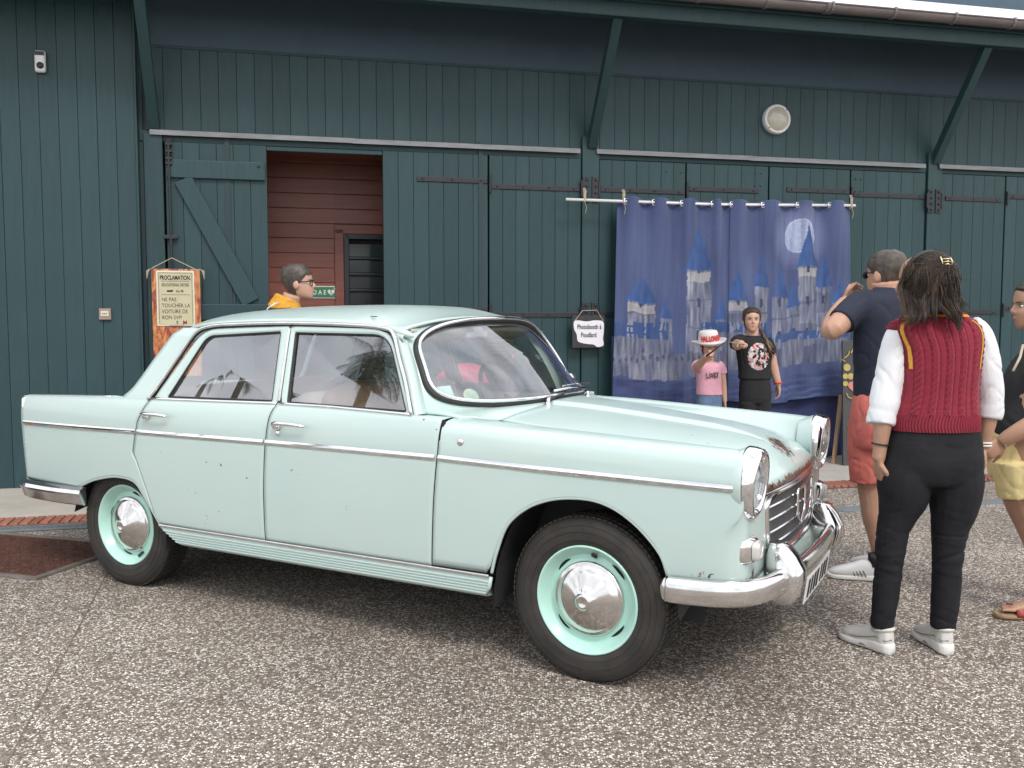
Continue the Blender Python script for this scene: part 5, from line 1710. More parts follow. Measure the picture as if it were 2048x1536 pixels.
class Person:
    def __init__(self, base, phi, depth):
        self.base = Vector(base); self.phi = phi; self.d = depth
        self.r = Vector((math.cos(phi), math.sin(phi), 0)); self.f = Vector((-math.sin(phi), math.cos(phi), 0))
    def p(self, px, py, dd=0.0): return at(px, py, self.d + dd) - self.base
    def m(self, px): return px / FPX * self.d
    def torso(self, tab, n=28, ex=2.3, grow=0.0):
        """rows (py, cx, half width px, half depth m, depth offset)"""
        rings = []
        for py, cx, hw, hd, dd in dense(tab):
            rings.append((self.p(cx, py, dd), self.r * (self.m(hw) + grow), self.f * (hd + grow)))
        return loft_rings(rings, n, ex)
    def limb(self, tab, n=16, k=4, grow=0.0):
        """rows (px, py, depth offset, radius px)"""
        D = dense(tab, k)
        return sweep_tube([self.p(a, b, c) for a, b, c, _ in D], [self.m(q) + grow for *_, q in D], n)

def skin_mesh(name, mb, m, voxel, sm=4, loc=None, parent=None, wr=None):
    me = mesh(name, mb.v, mb.f); o = link(name, me, m)
    q = o.modifiers.new('r', 'REMESH'); q.mode = 'VOXEL'; q.voxel_size = voxel
    if sm:
        s_ = o.modifiers.new('s', 'SMOOTH'); s_.iterations = sm; s_.factor = .5
    apply_mods(o)
    me = o.data; me.polygons.foreach_set('use_smooth', [True] * len(me.polygons))
    if wr: wrinkle(me, *wr)
    if parent: o.parent = parent
    elif loc is not None: o.location = loc
    return o

def wrinkle(me, amp, fx, fz, fn=None):
    """push vertices along normals in stretched folds"""
    nrm = [v.normal.copy() for v in me.vertices]
    for v, n in zip(me.vertices, nrm):
        c = v.co
        w_ = noise.noise(Vector((c.x * 5, c.y * 5, c.z * 5 + 3))) * .6
        n1 = noise.noise(Vector((c.x * fx + w_, c.y * fx, c.z * fz + c.x * fx * .45)))
        n2 = noise.noise(Vector((c.x * fx * 1.9 + 7, c.y * fx * 1.9 + w_, c.z * fz * 1.8 - c.x * fx * .8)))
        q = .55 * n1 + .25 * n2 - .85 * math.exp(-(n1 / .10) ** 2) * (.5 + n2) - .45 * math.exp(-(n2 / .09) ** 2) * max(0, .4 + n1)
        k = fn(c) if fn else 1.0
        v.co = c + n * (amp * k * q)
    me.update()

HEAD = [(-.035, .000, .052, .058), (-.005, .006, .055, .064), (.004, .060, .024, .030), (.016, .048, .040, .046), (.036, .036, .052, .062), (.060, .024, .060, .076), (.085, .013, .066, .084), (.110, .004, .070, .090), (.135, -.001, .073, .096), (.165, -.004, .073, .096), (.195, -.008, .064, .084), (.214, -.010, .047, .061), (.226, -.010, .022, .030)]
HEADR = [(.004, .062, .020, .026), (.018, .047, .040, .048), (.036, .034, .052, .064), (.060, .022, .060, .078), (.085, .012, .066, .086), (.110, .004, .070, .091), (.135, -.001, .073, .097), (.165, -.004, .073, .096), (.195, -.008, .064, .084), (.214, -.010, .047, .061), (.226, -.010, .022, .030)]
class Head:
    def __init__(self, chin, yaw, pitch=0.0, roll=0.0, s=1.0, jaw=1.0):
        """yaw: direction of gaze, ccw from +Y (away from camera)"""
        self.o = Vector(chin); self.s = s; self.jaw = jaw
        self.R = Matrix.Rotation(yaw, 3, 'Z') @ Matrix.Rotation(pitch, 3, 'X') @ Matrix.Rotation(roll, 3, 'Y')
    def w(self, x, y, z): return self.o + self.R @ (Vector((x, y, z)) * self.s)
    def add(self, mb):
        s = self.s; ex, ey = self.R @ Vector((1, 0, 0)), self.R @ Vector((0, 1, 0))
        vs, fs = loft_rings([(self.w(0, y, z), ex * (a * s), ey * (b * s)) for z, y, a, b in dense(HEADR, 3)], 32, 2.15)
        # hollow the eye sockets a little
        Ri = self.R.inverted()
        out = []
        for v in vs:
            q = (Ri @ (v - self.o)) / s
            if q.y > .03:
                for sx in (-1, 1):
                    g = math.exp(-(((q.x - sx * .031) / .019) ** 2 + ((q.z - .114) / .014) ** 2)); q.y -= .012 * g
                g = math.exp(-(((abs(q.x) - .036) / .02) ** 2 + ((q.z - .082) / .018) ** 2)); q.y += .005 * g
                g = math.exp(-((q.x / .05) ** 2 + ((q.z - .134) / .010) ** 2)); q.y += .004 * g * (self.jaw - .6) / .4
            if q.z < .09: q.x *= lerp(self.jaw, 1, max(0, q.z / .09))
            out.append(self.o + self.R @ (q * s))
        mb.add(out, fs)
        mb.tube([self.w(0, .092, .124), self.w(0, .100, .108), self.w(0, .110, .092), self.w(0, .106, .083), self.w(0, .090, .080)], [.006 * s, .008 * s, .0105 * s, .010 * s, .006 * s], 10)
        for sx in (-1, 1): mb.ell(self.w(sx * .010, .098, .085), (.008 * s, .009 * s, .007 * s), 8, 6)
        mb.ell(self.w(0, .096, .060), (.020 * s, .010 * s, .006 * s), 10, 6, self.R); mb.ell(self.w(0, .094, .052), (.018 * s, .010 * s, .006 * s), 10, 6, self.R)
        mb.ell(self.w(0, .080, .016), (.020 * s, .012 * s, .014 * s), 10, 6, self.R)
        for sx in (-1, 1):
            mb.ell(self.w(sx * .073, -.004, .100), (.010 * s, .021 * s, .032 * s), 12, 8, self.R @ Matrix.Rotation(sx * -.35, 3, 'Z') @ Matrix.Rotation(.2, 3, 'X'))
    def face(self, parent, brow, lips=True, eyes_=True):
        s = self.s
        if eyes_:
            for sx in (-1, 1):
                MB().ell(self.w(sx * .031, .0755, .113), (.0110 * s, .0105 * s, .0075 * s), 12, 8).build('eye', M['eyewhite'], parent, True)
                MB().ell(self.w(sx * .031, .0830, .113), (.0060 * s, .0048 * s, .0060 * s), 10, 6).build('iris', M['iris'], parent, True)
                MB().tube([self.w(sx * .019, .083, .1185), self.w(sx * .031, .0890, .1215), self.w(sx * .043, .080, .1180)], .0013 * s, 5).build('upper_lid', brow, parent, True)
                MB().tube([self.w(sx * .015, .0955, .129), self.w(sx * .030, .0945, .133), self.w(sx * .046, .082, .129)], [.0020 * s, .0026 * s, .0010 * s], 6).build('eyebrow', brow, parent, True)
        if lips:
            MB().tube([self.w(-.022, .089, .0565), self.w(-.010, .1015, .0585), self.w(0, .1045, .0575), self.w(.010, .1015, .0585), self.w(.022, .089, .0565)], [.0012 * s, .0038 * s, .0042 * s, .0038 * s, .0012 * s], 6).build('lips', M['lips'], parent, True)
    def cap(self, parent, m, front=.13, back=.0, grow=.008, name='hair', voxel=.006, side=.085, wr=True, top=0.0):
        """short hair: scalp shell, above the hairline only"""
        s = self.s; n = 48; rows = []
        ex, ey, ez = self.R @ Vector((1, 0, 0)), self.R @ Vector((0, 1, 0)), self.R @ Vector((0, 0, 1))
        tb = dense(HEADR, 5)
        def ring_at(z):
            for a, b in zip(tb, tb[1:]):
                if a[0] <= z <= b[0]:
                    t = (z - a[0]) / max(1e-9, b[0] - a[0]); return [lerp(a[k], b[k], t) for k in range(4)]
            return tb[-1]
        for j in range(22):
            row = []
            for k in range(n):
                th = 2 * math.pi * k / n; c_, s_ = rr2(th, 2.15)
                # hairline height depends on direction: forehead high, nape low
                low = lerp(side, front, max(0, s_) ** .6) if s_ > 0 else lerp(side, back, min(1, -s_ * 1.3))
                if 0.05 < s_ < .75: low = lerp(side, front, (s_ - .05) / .7)
                t = j / 21; z = lerp(low, .2255, t ** .8)
                zz, yy, a, b = ring_at(z)
                g = grow * (0.15 + .85 * min(1, t * 5)) + top * max(0, (t - .55)) * 2
                row.append(self.w(c_ * (a + g), yy + s_ * (b + g), zz + g * max(0, t - .5) * 1.6))
            rows.append(row)
        vs, fs = grid(rows, closed_u=True); fs.append(tuple(len(vs) - n + k for k in range(n)))
        o = obj(name, vs, fs, m, parent, True)
        if wr:
            me = o.data
            for v in me.vertices: v.co += v.normal * (.0035 * s * noise.noise(v.co * 60) + .002 * s * noise.noise(v.co * 150))
        return o

def hand(mb, wrist, D, Nrm, side, s=1.0, curl=(20, 30, 22), thumb=.5, spread=.06):
    """side +1: thumb towards +S where S = D x N"""
    D = D.normalized(); Nrm = (Nrm - D * Nrm.dot(D)).normalized(); S = D.cross(Nrm).normalized() * side
    rings = []
    for t, hw, ht in ((-.02, .026, .019), (.0, .027, .018), (.03, .036, .016), (.06, .041, .015), (.088, .040, .012), (.096, .036, .009)):
        rings.append((wrist + D * (t * s), S * (hw * s), Nrm * (ht * s)))
    vs, fs = loft_rings(rings, 16, 2.4); mb.add(vs, fs)
    for i, ln in enumerate((.070, .080, .075, .058)):
        off = .030 - .0205 * i
        p = wrist + D * ((.086 - .004 * abs(i - 1.3)) * s) + S * (off * s); d = (D + S * (spread * (1.5 - i) * .6)).normalized(); pts = [p - d * .012 * s]; rr_ = [.0088 * s]
        ang = 0
        pts.append(p); rr_.append(.0092 * s)
        for frac, cu in zip((.45, .30, .25), curl):
            ang += rad(cu); q = d * math.cos(ang) + Nrm * math.sin(ang); p = p + q * (ln * frac * s); pts.append(p); rr_.append((.0088 - .0008 * len(pts) * .5) * s)
        mb.tube(pts, rr_, 8)
        mb.ell(pts[-1], (.0066 * s,) * 3, 8, 6)
    p = wrist + D * (.022 * s) + S * (.026 * s); d = (D * .62 + S * .62 + Nrm * thumb).normalized()
    d2 = (D * .85 + S * .25 + Nrm * (thumb + .15)).normalized()
    pts = [p, p + d * .034 * s, p + d * .034 * s + d2 * .030 * s, p + d * .034 * s + d2 * .054 * s]
    mb.tube(pts, [.013 * s, .0115 * s, .0098 * s, .0075 * s], 8); mb.ell(pts[-1], (.0078 * s,) * 3, 8, 6)

def patch(o, c, axis, ra, rb, m, name, lift=.0015, up=Vector((0, 0, 1))):
    """print that follows the cloth: copies the faces of o inside an ellipse seen along axis"""
    axis = axis.normalized(); sd_ = axis.cross(up).normalized(); me = o.data; vs = []; fs = []; idx = {}
    for pg in me.polygons:
        if pg.normal.dot(axis) < .25: continue
        q = pg.center - c
        if (q.dot(sd_) / ra) ** 2 + (q.dot(up) / rb) ** 2 > 1: continue
        f = []
        for i in pg.vertices:
            if i not in idx: idx[i] = len(vs); vs.append(me.vertices[i].co + me.vertices[i].normal * lift)
            f.append(idx[i])
        fs.append(tuple(f))
    return obj(name, vs, fs, m, o.parent, True)

def ring_band(parent, name, m, c, D, r, tube_r, flat=1.0, n=28):
    D = D.normalized(); a = D.orthogonal().normalized(); b = D.cross(a)
    return MB().tube([c + a * (math.cos(t) * r) + b * (math.sin(t) * r) for t in [2 * math.pi * k / n for k in range(n)]], tube_r, 8, closed=True, flat=flat).build(name, m, parent, True)

def sneaker(parent, heel, ang, s, m_up, m_sole, name='shoe', stripes=None, chunky=0.0):
    """heel on the ground; ang = direction of toe, ccw from +Y"""
    f = Vector((-math.sin(ang), math.cos(ang), 0)); r = Vector((math.cos(ang), math.sin(ang), 0)); z = Vector((0, 0, 1))
    def W_(a, b, c): return heel + f * (a * s) + r * (b * s) + z * (c * s)
    # sole: lofted along the length
    sec = [(-.008, .020, .030), (.010, .033, .036), (.05, .036, .036), (.10, .033, .033), (.16, .040, .028), (.21, .043, .026), (.25, .036, .026), (.272, .020, .028), (.280, .008, .026)]
    sec = [(a, b * (1 + .10 * chunky), h * (1 + chunky * (.55 if a < .12 else .25))) for a, b, h in sec]
    rings = [(W_(a, 0, h / 2 + .001), r * (hw * s), z * (h / 2 * s)) for a, hw, h in dense(sec, 4)]
    vs, fs = loft_rings(rings, 20, 5); so = obj(name if False else 'sole', vs, fs, m_sole, None, True)
    up = MB()
    sec = [(-.002, .018, .036, .055), (.006, .030, .052, .060), (.03, .034, .056, .066), (.07, .035, .052, .054), (.11, .036, .050, .044), (.15, .039, .040, .034), (.20, .041, .030, .026), (.24, .036, .021, .022), (.265, .020, .012, .018)]
    sec = [(a, b, h * (1 + .12 * chunky), c) for a, b, h, c in sec]
    rings = [(W_(a, 0, .022 + h * .75), r * (hw * s), z * (h * .95 * s)) for a, hw, h, _ in dense(sec, 4)]
    vs, fs = loft_rings(rings, 20, 2.4); up.add(vs, fs)
    up.tube([W_(.035, 0, .05), W_(.040, 0, .11)], [.038 * s, .036 * s], 16)
    o = skin_mesh(name, up, m_up, .006, 3, parent=parent)
    so.parent = o; 
    # collar and laces
    for k in range(4):
        a = .105 + k * .024
        MB().tube([W_(a, -.024, .083 - k * .011), W_(a + .004, 0, .096 - k * .012), W_(a, .024, .083 - k * .011)], .0035 * s, 5).build('lace', stripes or m_sole, o, True)
    return o, W_

# ---- woman in the red cable knit vest (back view)
M['vest'] = mat('maroon_knit', (.235, .012, .032), .9, var=.12, vscale=30, bump=.5, bscale=320, sheen=.15)
M['vestgold'] = mat('gold_knit', (.62, .31, .04), .9, bump=.5, bscale=200)
M['vestrib'] = mat('maroon_rib', (.17, .010, .024), .9, bump=.4, bscale=200)
M['shirt'] = mat('white_cotton', (.72, .72, .74), .85, var=.03, bump=.15, bscale=200)
M['blackjean'] = mat('black_denim', (.010, .010, .013), .8, var=.35, vscale=14, bump=.3, bscale=300, spec=.3)
M['shoewhite'] = mat('white_leather', (.60, .58, .54), .55, var=.06, vscale=14, bump=.1, bscale=50); M['solewhite'] = mat('white_rubber', (.68, .67, .64), .5, var=.05)
A = Person((1.64, 3.75, 0), rad(-1), 3.77)
hA = Head(A.p(1850, 618, .03), rad(48), rad(-4), 0, 1.0)
mb = MB(); hA.add(mb)
mb.add(*A.limb([(1868, 655, .02, 30), (1866, 630, .015, 26), (1858, 600, .02, 26), (1856, 580, .02, 30)]))
mb.add(*A.torso([(640, 1872, 50, .06, .02), (665, 1873, 78, .09, .02), (720, 1880, 70, .10, .02), (790, 1876, 64, .10, .02), (850, 1868, 80, .11, .02), (920, 1864, 88, .115, .02), (955, 1862, 84, .11, .02)]))
for tb in ([(1822, 930, .0, 42), (1806, 995, .0, 42), (1788, 1053, .0, 29), (1780, 1110, 0, 24), (1772, 1180, 0, 24), (1764, 1240, 0, 15), (1764, 1268, 0, 12)], [(1905, 930, 0, 42), (1908, 995, 0, 42), (1900, 1053, 0, 33), (1894, 1110, 0, 26), (1891, 1180, 0, 25), (1887, 1245, 0, 15), (1885, 1268, 0, 12)]): mb.add(*A.limb(tb))
# arms
mb.add(*A.limb([(1800, 668, .02, 24), (1788, 720, .02, 22), (1776, 790, .0, 19), (1766, 850, -.01, 17), (1760, 895, -.01, 14), (1757, 920, -.01, 12.5)]))
hand(mb, A.p(1757, 918, -.01), A.p(1759, 990, .03) - A.p(1757, 918, -.01), Vector((1, .1, 0)), 1, .95, (22, 34, 26), .25)
mb.add(*A.limb([(1955, 668, .02, 24), (1972, 720, .02, 22), (1983, 790, .03, 19), (1976, 840, .04, 17), (1969, 875, .05, 14), (1965, 895, .06, 12.5)]))
hand(mb, A.p(1965, 892, .06), A.p(1968, 960, .07) - A.p(1965, 892, .06), Vector((-1, .4, 0)), -1, .95, (18, 28, 22), .25)
pA = skin_mesh('person', mb, M['skinA'], .0048, 4, loc=A.base)
tag(pA, 'woman seen from behind in maroon cable knit vest, white shirt and black trousers', 'person')
hA.face(pA, M['hairdark'], True, True)
# trousers
mb = MB()
mb.add(*A.torso([(846, 1868, 84, .115, .02), (870, 1866, 92, .122, .02), (900, 1864, 98, .132, .015), (927, 1863, 100, .135, .01), (955, 1862, 96, .125, .01), (966, 1862, 88, .11, .01)]))
mb.add(*A.limb([(1818, 915, .01, 52), (1809, 960, .0, 53), (1806, 995, 0, 49), (1795, 1030, 0, 38), (1786, 1060, 0, 32), (1780, 1110, 0, 28.5), (1774, 1167, 0, 27), (1767, 1225, 0, 24.5), (1762, 1256, 0, 21.5)]))
mb.add(*A.limb([(1908, 915, .01, 52), (1912, 960, 0, 53), (1910, 995, 0, 50), (1905, 1030, 0, 43), (1900, 1056, 0, 37), (1895, 1110, 0, 31), (1893, 1167, 0, 29), (1888, 1225, 0, 27), (1886, 1258, 0, 24)]))
def folds(c):
    z = c.z; k = .14 + 1.1 * math.exp(-((z - .42) / .13) ** 2) + .8 * math.exp(-((z - .12) / .08) ** 2) + .22 * math.exp(-((z - .80) / .05) ** 2)
    return k
tr = skin_mesh('trousers', mb, M['blackjean'], .0068, 5, parent=pA, wr=(.0075, 5, 20, folds))
# pocket welts, belt loops and hems
for a, b in (((1790, 884), (1838, 889)), ((1895, 889), (1948, 880))):
    p1, p2 = A.p(*a, -.115), A.p(*b, -.115)
    MB().tube([p1, p1.lerp(p2, .5) + Vector((0, -.012, -.002)), p2], .0022, 5).build('pocket_welt', M['blackjean'], pA)
# shirt: collar and sleeves with rolled cuffs
mb = MB()
mb.add(*A.torso([(603, 1871, 31, .060, .02), (612, 1871, 33, .063, .02), (622, 1872, 38, .066, .02), (640, 1873, 60, .07, .02), (700, 1878, 66, .09, .02), (800, 1874, 66, .09, .02)]))
mb.add(*A.limb([(1812, 655, .02, 22), (1798, 668, .02, 24), (1788, 690, .02, 26), (1782, 738, .02, 29), (1775, 780, .01, 30), (1768, 812, .0, 29), (1765, 830, 0, 26)]))
mb.add(*A.limb([(1765, 822, 0, 29), (1763, 836, 0, 29.5), (1761, 850, -.005, 27.5)], k=3))
mb.add(*A.limb([(1940, 652, .02, 22), (1956, 665, .02, 24), (1966, 690, .02, 26), (1973, 738, .02, 28), (1979, 780, .03, 28), (1979, 806, .035, 26), (1978, 816, .04, 24)]))
mb.add(*A.limb([(1979, 806, .035, 27), (1978, 822, .04, 27), (1976, 836, .04, 25)], k=3))
sh_ = skin_mesh('shirt', mb, M['shirt'], .0062, 4, parent=pA, wr=(.0062, 9, 7, None))
# vest: dense loft with real cables and ribs
vt = [(859, 1866, 88, .122, .02), (845, 1866, 88, .124, .02), (823, 1867, 86, .124, .02), (789, 1871, 80, .120, .02), (745, 1874, 80, .120, .02), (700, 1875, 84, .120, .02), (672, 1871, 90, .112, .02), (652, 1868, 88, .098, .02), (640, 1869, 74, .086, .02), (630, 1872, 56, .076, .02), (622, 1872, 44, .070, .02)]
NVv = 150; NUv = 520
tabd = dense(vt, 16); rows = []; meta = []
for j in range(NVv + 1):
    q = j / NVv * (len(tabd) - 1); i0 = min(int(q), len(tabd) - 2); t = q - i0
    py, cx, hw, hd, dd = [lerp(a, b, t) for a, b in zip(tabd[i0], tabd[i0 + 1])]
    c = A.p(cx, py, dd); a = A.m(hw); row = []; mrow = []
    for k in range(NUv):
        th = 2 * math.pi * k / NUv; x_, y_ = rr2(th, 2.35)
        P_ = c + A.r * (a * x_) + A.f * (hd * y_)
        n_ = (A.r * (x_ / a) + A.f * (y_ / hd)).normalized()
        sx = a * x_; d_ = 0.0
        z = P_.z
        if py > 826:                                     # ribbed welt
            arc = th * (a + hd) / 2
            d_ = .0030 * math.cos(2 * math.pi * arc / .0105) + .001
        else:
            cs = .058 * (a / .17)
            dx = (sx + cs * .5) % cs - cs * .5
            ph = 2 * math.pi * z / .052 + (0 if int((sx + cs * .5) // cs) % 2 else 1.4)
            x1 = .0075 * math.sin(ph); 
            h1 = math.exp(-((dx - x1) / .0058) ** 2) * (1 + .45 * math.cos(ph)); h2 = math.exp(-((dx + x1) / .0058) ** 2) * (1 - .45 * math.cos(ph))
            d_ = .0062 * max(h1, h2) - .0040 * math.exp(-((abs(dx) - .0165) / .0026) ** 2)
            d_ += .0006 * math.sin(2 * math.pi * z / .006)
        d_ += .005 * noise.noise(Vector((P_.x * 7, P_.y * 7, P_.z * 5)))
        row.append(P_ + n_ * d_); mrow.append((py, abs(x_) * a, a, n_))
    rows.append(row); meta.append(mrow)
sets = {'vest': [], 'gold': [], 'rib': []}
for j in range(NVv):
    for k in range(NUv):
        py, sx, a, _ = meta[j][k]
        f = (j * NUv + k, j * NUv + (k + 1) % NUv, (j + 1) * NUv + (k + 1) % NUv, (j + 1) * NUv + k)
        e = a - sx; key = 'vest'
        if py < 738 and py > 640:
            if e < .021: key = 'rib'
            elif e < .032: key = 'gold'
        if py <= 634: key = 'gold' if py > 629 else 'rib'
        sets[key].append(f)
allv = [p for r in rows for p in r]
def sub(name, faces, m, lift=0.0):
    idx = {}; vs = []; fs = []
    for f in faces:
        g_ = []
        for i in f:
            if i not in idx:
                idx[i] = len(vs); j, k = divmod(i, NUv); vs.append(allv[i] + meta[j][k][3] * lift)
            g_.append(idx[i])
        fs.append(tuple(g_))
    return obj(name, vs, fs, m, pA, True)
sub('knitted_vest', sets['vest'], M['vest']); sub('vest_stripe', sets['gold'], M['vestgold'], .002); sub('vest_ribbing', sets['rib'], M['vestrib'], .001)
# bracelets
M['bracelet'] = mat('white_bracelet', (.7, .68, .64), .4); ring_band(pA, 'bracelet', M['black'], A.p(1761, 888, -.01), Vector((0, 0, 1)) + Vector((.1, 0, 0)), A.m(16.5), .0035)
for k in (0, .012): ring_band(pA, 'bracelet', M['bracelet'], A.p(1966, 886, .055) - Vector((0, 0, k)), Vector((0, .1, 1)), A.m(15.5), .004)
# shoes
for ank, ang in ((A.p(1764, 1262, 0), rad(30)), (A.p(1885, 1262, 0), rad(4))):
    h = Vector((ank.x, ank.y, 0)) - Vector((-math.sin(ang), math.cos(ang), 0)) * .045
    o, W_ = sneaker(pA, h, ang, .92, M['shoewhite'], M['solewhite'], chunky=1.0)
    MB().tube([W_(.10, -.0335, .016), W_(.13, -.036, .020), W_(.155, -.039, .014)], [.002, .007, .002], 6).build('sole_window', M['drain'], o, True)
    MB().tube([W_(.044, 0, .07), W_(.046, 0, .135)], [.034, .028], 16).build('sock', M['shirt'], o, True)
    MB().tube([W_(.044 + .048 * math.cos(t), .037 * math.sin(t), .108 - .010 * math.cos(t)) for t in [2 * math.pi * k / 24 for k in range(24)]], .008, 8, closed=True).build('shoe_collar', M['shoewhite'], o, True)
    MB().tube([W_(-.006, 0, .07), W_(.004, -.030, .066), W_(.06, -.037, .074), W_(.10, -.037, .060), W_(.16, -.041, .046), W_(.23, -.036, .040)], .0022, 5).build('upper_seam', M['drain'], o, True)
# hair: combed back to a claw clip, loose waves below
hc = A.p(1862, 560, .0); hrx, hry, hrz = A.m(52), .112, A.m(60)
hb_ = MB(); hb_.ell(hc + Vector((0, .015, 0)), (hrx, hry, hrz), 28, 20)
hb_.ell(A.p(1864, 592, -.01), (A.m(44), .085, A.m(24)), 22, 14)
hair = hb_.build('hair', M['hairdark'], pA, True)
RH = random.Random(5)
def onhead(px, py, lift=.0):
    p0 = A.p(px, py, 0); dx = (p0.x - hc.x) / hrx; dz = (p0.z - hc.z) / hrz; k = 1 - dx * dx - dz * dz
    return Vector((p0.x, hc.y + .015 - hry * math.sqrt(max(k, 0)) - lift, p0.z))
lk = MB(); lt = MB()
for i in range(900):                                      # upper locks run to the clip
    a = math.pi * RH.uniform(-.12, 1.10); r0 = 1.0
    ex_, ey_ = 1862 + math.cos(a) * 51, 560 - math.sin(a) * 58
    mx_, my_ = 1868 + RH.gauss(0, 6), 528 + RH.gauss(4, 5)
    pts = []; n_ = 7; bow = RH.uniform(-10, 10)
    for k in range(n_):
        t = k / (n_ - 1); px = lerp(ex_, mx_, t); py = lerp(ey_, my_, t) + bow * math.sin(math.pi * t) + 8 * math.sin(math.pi * t)
        pts.append(onhead(px, py, .004 + .006 * RH.random() + .012 * t * t))
    (lk if RH.random() < .85 else lt).tube(pts, [.0004, .0009, .0012, .0013, .0012, .0011, .0009], 4)
for cl in range(78):                                      # loose hair falls in wavy locks
    u = (cl + RH.random()) / 78; sx_ = lerp(1816, 1908, u) + RH.gauss(0, 3); sy_ = 528 + RH.uniform(0, 40)
    if u < .45: ex_ = lerp(1776, 1838, (u / .45) ** .9) + RH.gauss(0, 6); ey_ = lerp(648, 630, u / .45) + RH.gauss(0, 9)
    elif u < .8: ex_ = lerp(1838, 1897, (u - .45) / .35) + RH.gauss(0, 5); ey_ = 612 + RH.gauss(0, 9)
    else: ex_ = lerp(1895, 1914, (u - .8) / .2) + RH.gauss(0, 4); ey_ = lerp(614, 598, (u - .8) / .2) + RH.gauss(0, 10)
    if RH.random() < .09: ex_ = 1884 + RH.gauss(0, 4); ey_ = 650 + RH.gauss(0, 6)
    ph = RH.uniform(0, 6.28); am = RH.uniform(2.5, 6.5); lf = RH.uniform(0, .012); tone = RH.random()
    for st in range(26):
        ox, oy = RH.gauss(0, 3.0), RH.gauss(0, 3); ez = RH.gauss(0, 3.5); pts = []; n_ = 12
        for k in range(n_):
            t = k / (n_ - 1); nar = 1 - .55 * t
            px = lerp(sx_, ex_, t ** 1.25) + am * math.sin(ph + t * 7.0) * t ** .8 + ox * nar; py = lerp(sy_ + oy, ey_ + ez, t)
            q = onhead(px, min(py, 598), -.004 + .014 * min(1, t * 2.2))
            yb = lerp(q.y, A.p(1865, 640, 0).y - .115 - lf, max(0, min(1, (py - 575) / 55)))
            pts.append(Vector((A.p(px, py).x, yb + .008 * math.sin(ph * 2 + t * 5) + .0018 * oy, A.p(px, py).z)))
        w_ = RH.uniform(.12, .28)
        (lk if tone + .25 * RH.random() < .85 else lt).tube(pts, [x * w_ for x in (.004, .0055, .006, .006, .006, .006, .0055, .005, .0045, .0035, .0022, .0008)], 4)
for i in range(40):                                       # flyaways
    a = RH.uniform(-.3, math.pi + .2); p = Vector((hc.x + math.cos(a) * hrx, hc.y, hc.z + math.sin(a) * hrz))
    lt.tube([p, p + Vector((math.cos(a) * .012 + RH.gauss(0, .008), 0, math.sin(a) * .010 + RH.gauss(0, .006))), p + Vector((math.cos(a) * .02 + RH.gauss(0, .02), -.01, -.01 + RH.gauss(0, .012)))], [.0005, .0004, .0002], 4)
M['hairlock'] = hairmat('brown_locks', (.040, .026, .018), (.115, .074, .048))
lk.build('hair_locks', M['hairdark'], pA, True); lt.build('hair_highlights', M['hairlock'], pA, True)
M['clipgold'] = mat('gold_clip', (.72, .58, .36), .3, .8)
cp_ = MB(); c0 = onhead(1871, 527, .02)
for k in (-1, 0, 1): cp_.tube([c0 + Vector((-.018, .004, .012 * k)), c0 + Vector((0, -.012, .010 * k + .002)), c0 + Vector((.018, .002, .012 * k))], .0028, 6)
cp_.tube([c0 + Vector((-.018, .0, -.026)), c0 + Vector((-.020, -.006, 0)), c0 + Vector((-.026, .0, .022))], .003, 6).tube([c0 + Vector((.018, .0, -.016)), c0 + Vector((.020, -.006, 0)), c0 + Vector((.014, .0, .018))], .003, 6)
cp_.build('hair_clip', M['clipgold'], pA, True)

# ---- man in navy t-shirt and coral shorts
M['navytee'] = mat('navy_jersey', (.014, .017, .035), .85, var=.15, vscale=9, bump=.1, bscale=300)
M['coralshort'] = mat('coral_cotton', (.60, .155, .125), .85, var=.10, vscale=10, bump=.25, bscale=200)
M['trainer'] = mat('white_trainer', (.66, .66, .66), .45, var=.04)
Bm = Person((1.93, 4.86, 0), rad(38), 4.86)
hB = Head(Bm.p(1772, 592, .05), rad(30), rad(-2), 0, 1.04)
mb = MB(); hB.add(mb)
mb.add(*Bm.limb([(1778, 604, .0, 32), (1776, 588, .0, 30), (1774, 565, .0, 30)]))
mb.add(*Bm.torso([(598, 1780, 44, .07, 0), (620, 1778, 66, .10, 0), (680, 1772, 62, .12, 0), (760, 1768, 58, .12, 0), (800, 1768, 58, .12, 0), (860, 1768, 60, .12, 0)]))
mb.add(*Bm.limb([(1722, 612, .0, 24), (1695, 630, -.06, 23), (1668, 658, -.12, 21), (1662, 655, -.08, 19), (1672, 630, .06, 17), (1688, 605, .20, 13)]))
hand(mb, Bm.p(1690, 602, .20), Vector((.35, .3, .55)), Vector((.8, -.4, .1)), -1, 1.0, (40, 50, 30), .4)
mb.add(*Bm.limb([(1832, 612, .0, 24), (1845, 650, .0, 22), (1838, 665, .12, 19), (1815, 625, .28, 14)]))
hand(mb, Bm.p(1812, 622, .29), Vector((-.3, .3, .6)), Vector((-.8, -.3, 0)), 1, 1.0, (40, 50, 30), .4)
mb.add(*Bm.limb([(1742, 850, .0, 36), (1742, 930, 0, 33), (1741, 965, 0, 27), (1744, 1000, 0, 24), (1748, 1035, 0, 23), (1754, 1075, 0, 17), (1758, 1110, 0, 13.5), (1758, 1140, 0, 14)]))
mb.add(*Bm.limb([(1790, 850, .08, 36), (1788, 930, .10, 33), (1786, 975, .12, 25), (1785, 1035, .14, 21), (1785, 1075, .14, 16), (1785, 1110, .14, 13), (1785, 1135, .14, 14)]))
pB = skin_mesh('person', mb, M['skinB'], .0052, 4, loc=Bm.base)
tag(pB, 'man with cropped hair in navy t-shirt and coral shorts raising his arms', 'person')
hB.face(pB, M['hairgrey'], True, True)
hB.cap(pB, M['hairgrey'], .155, .030, .006, side=.10, top=.004)
g_ = MB()
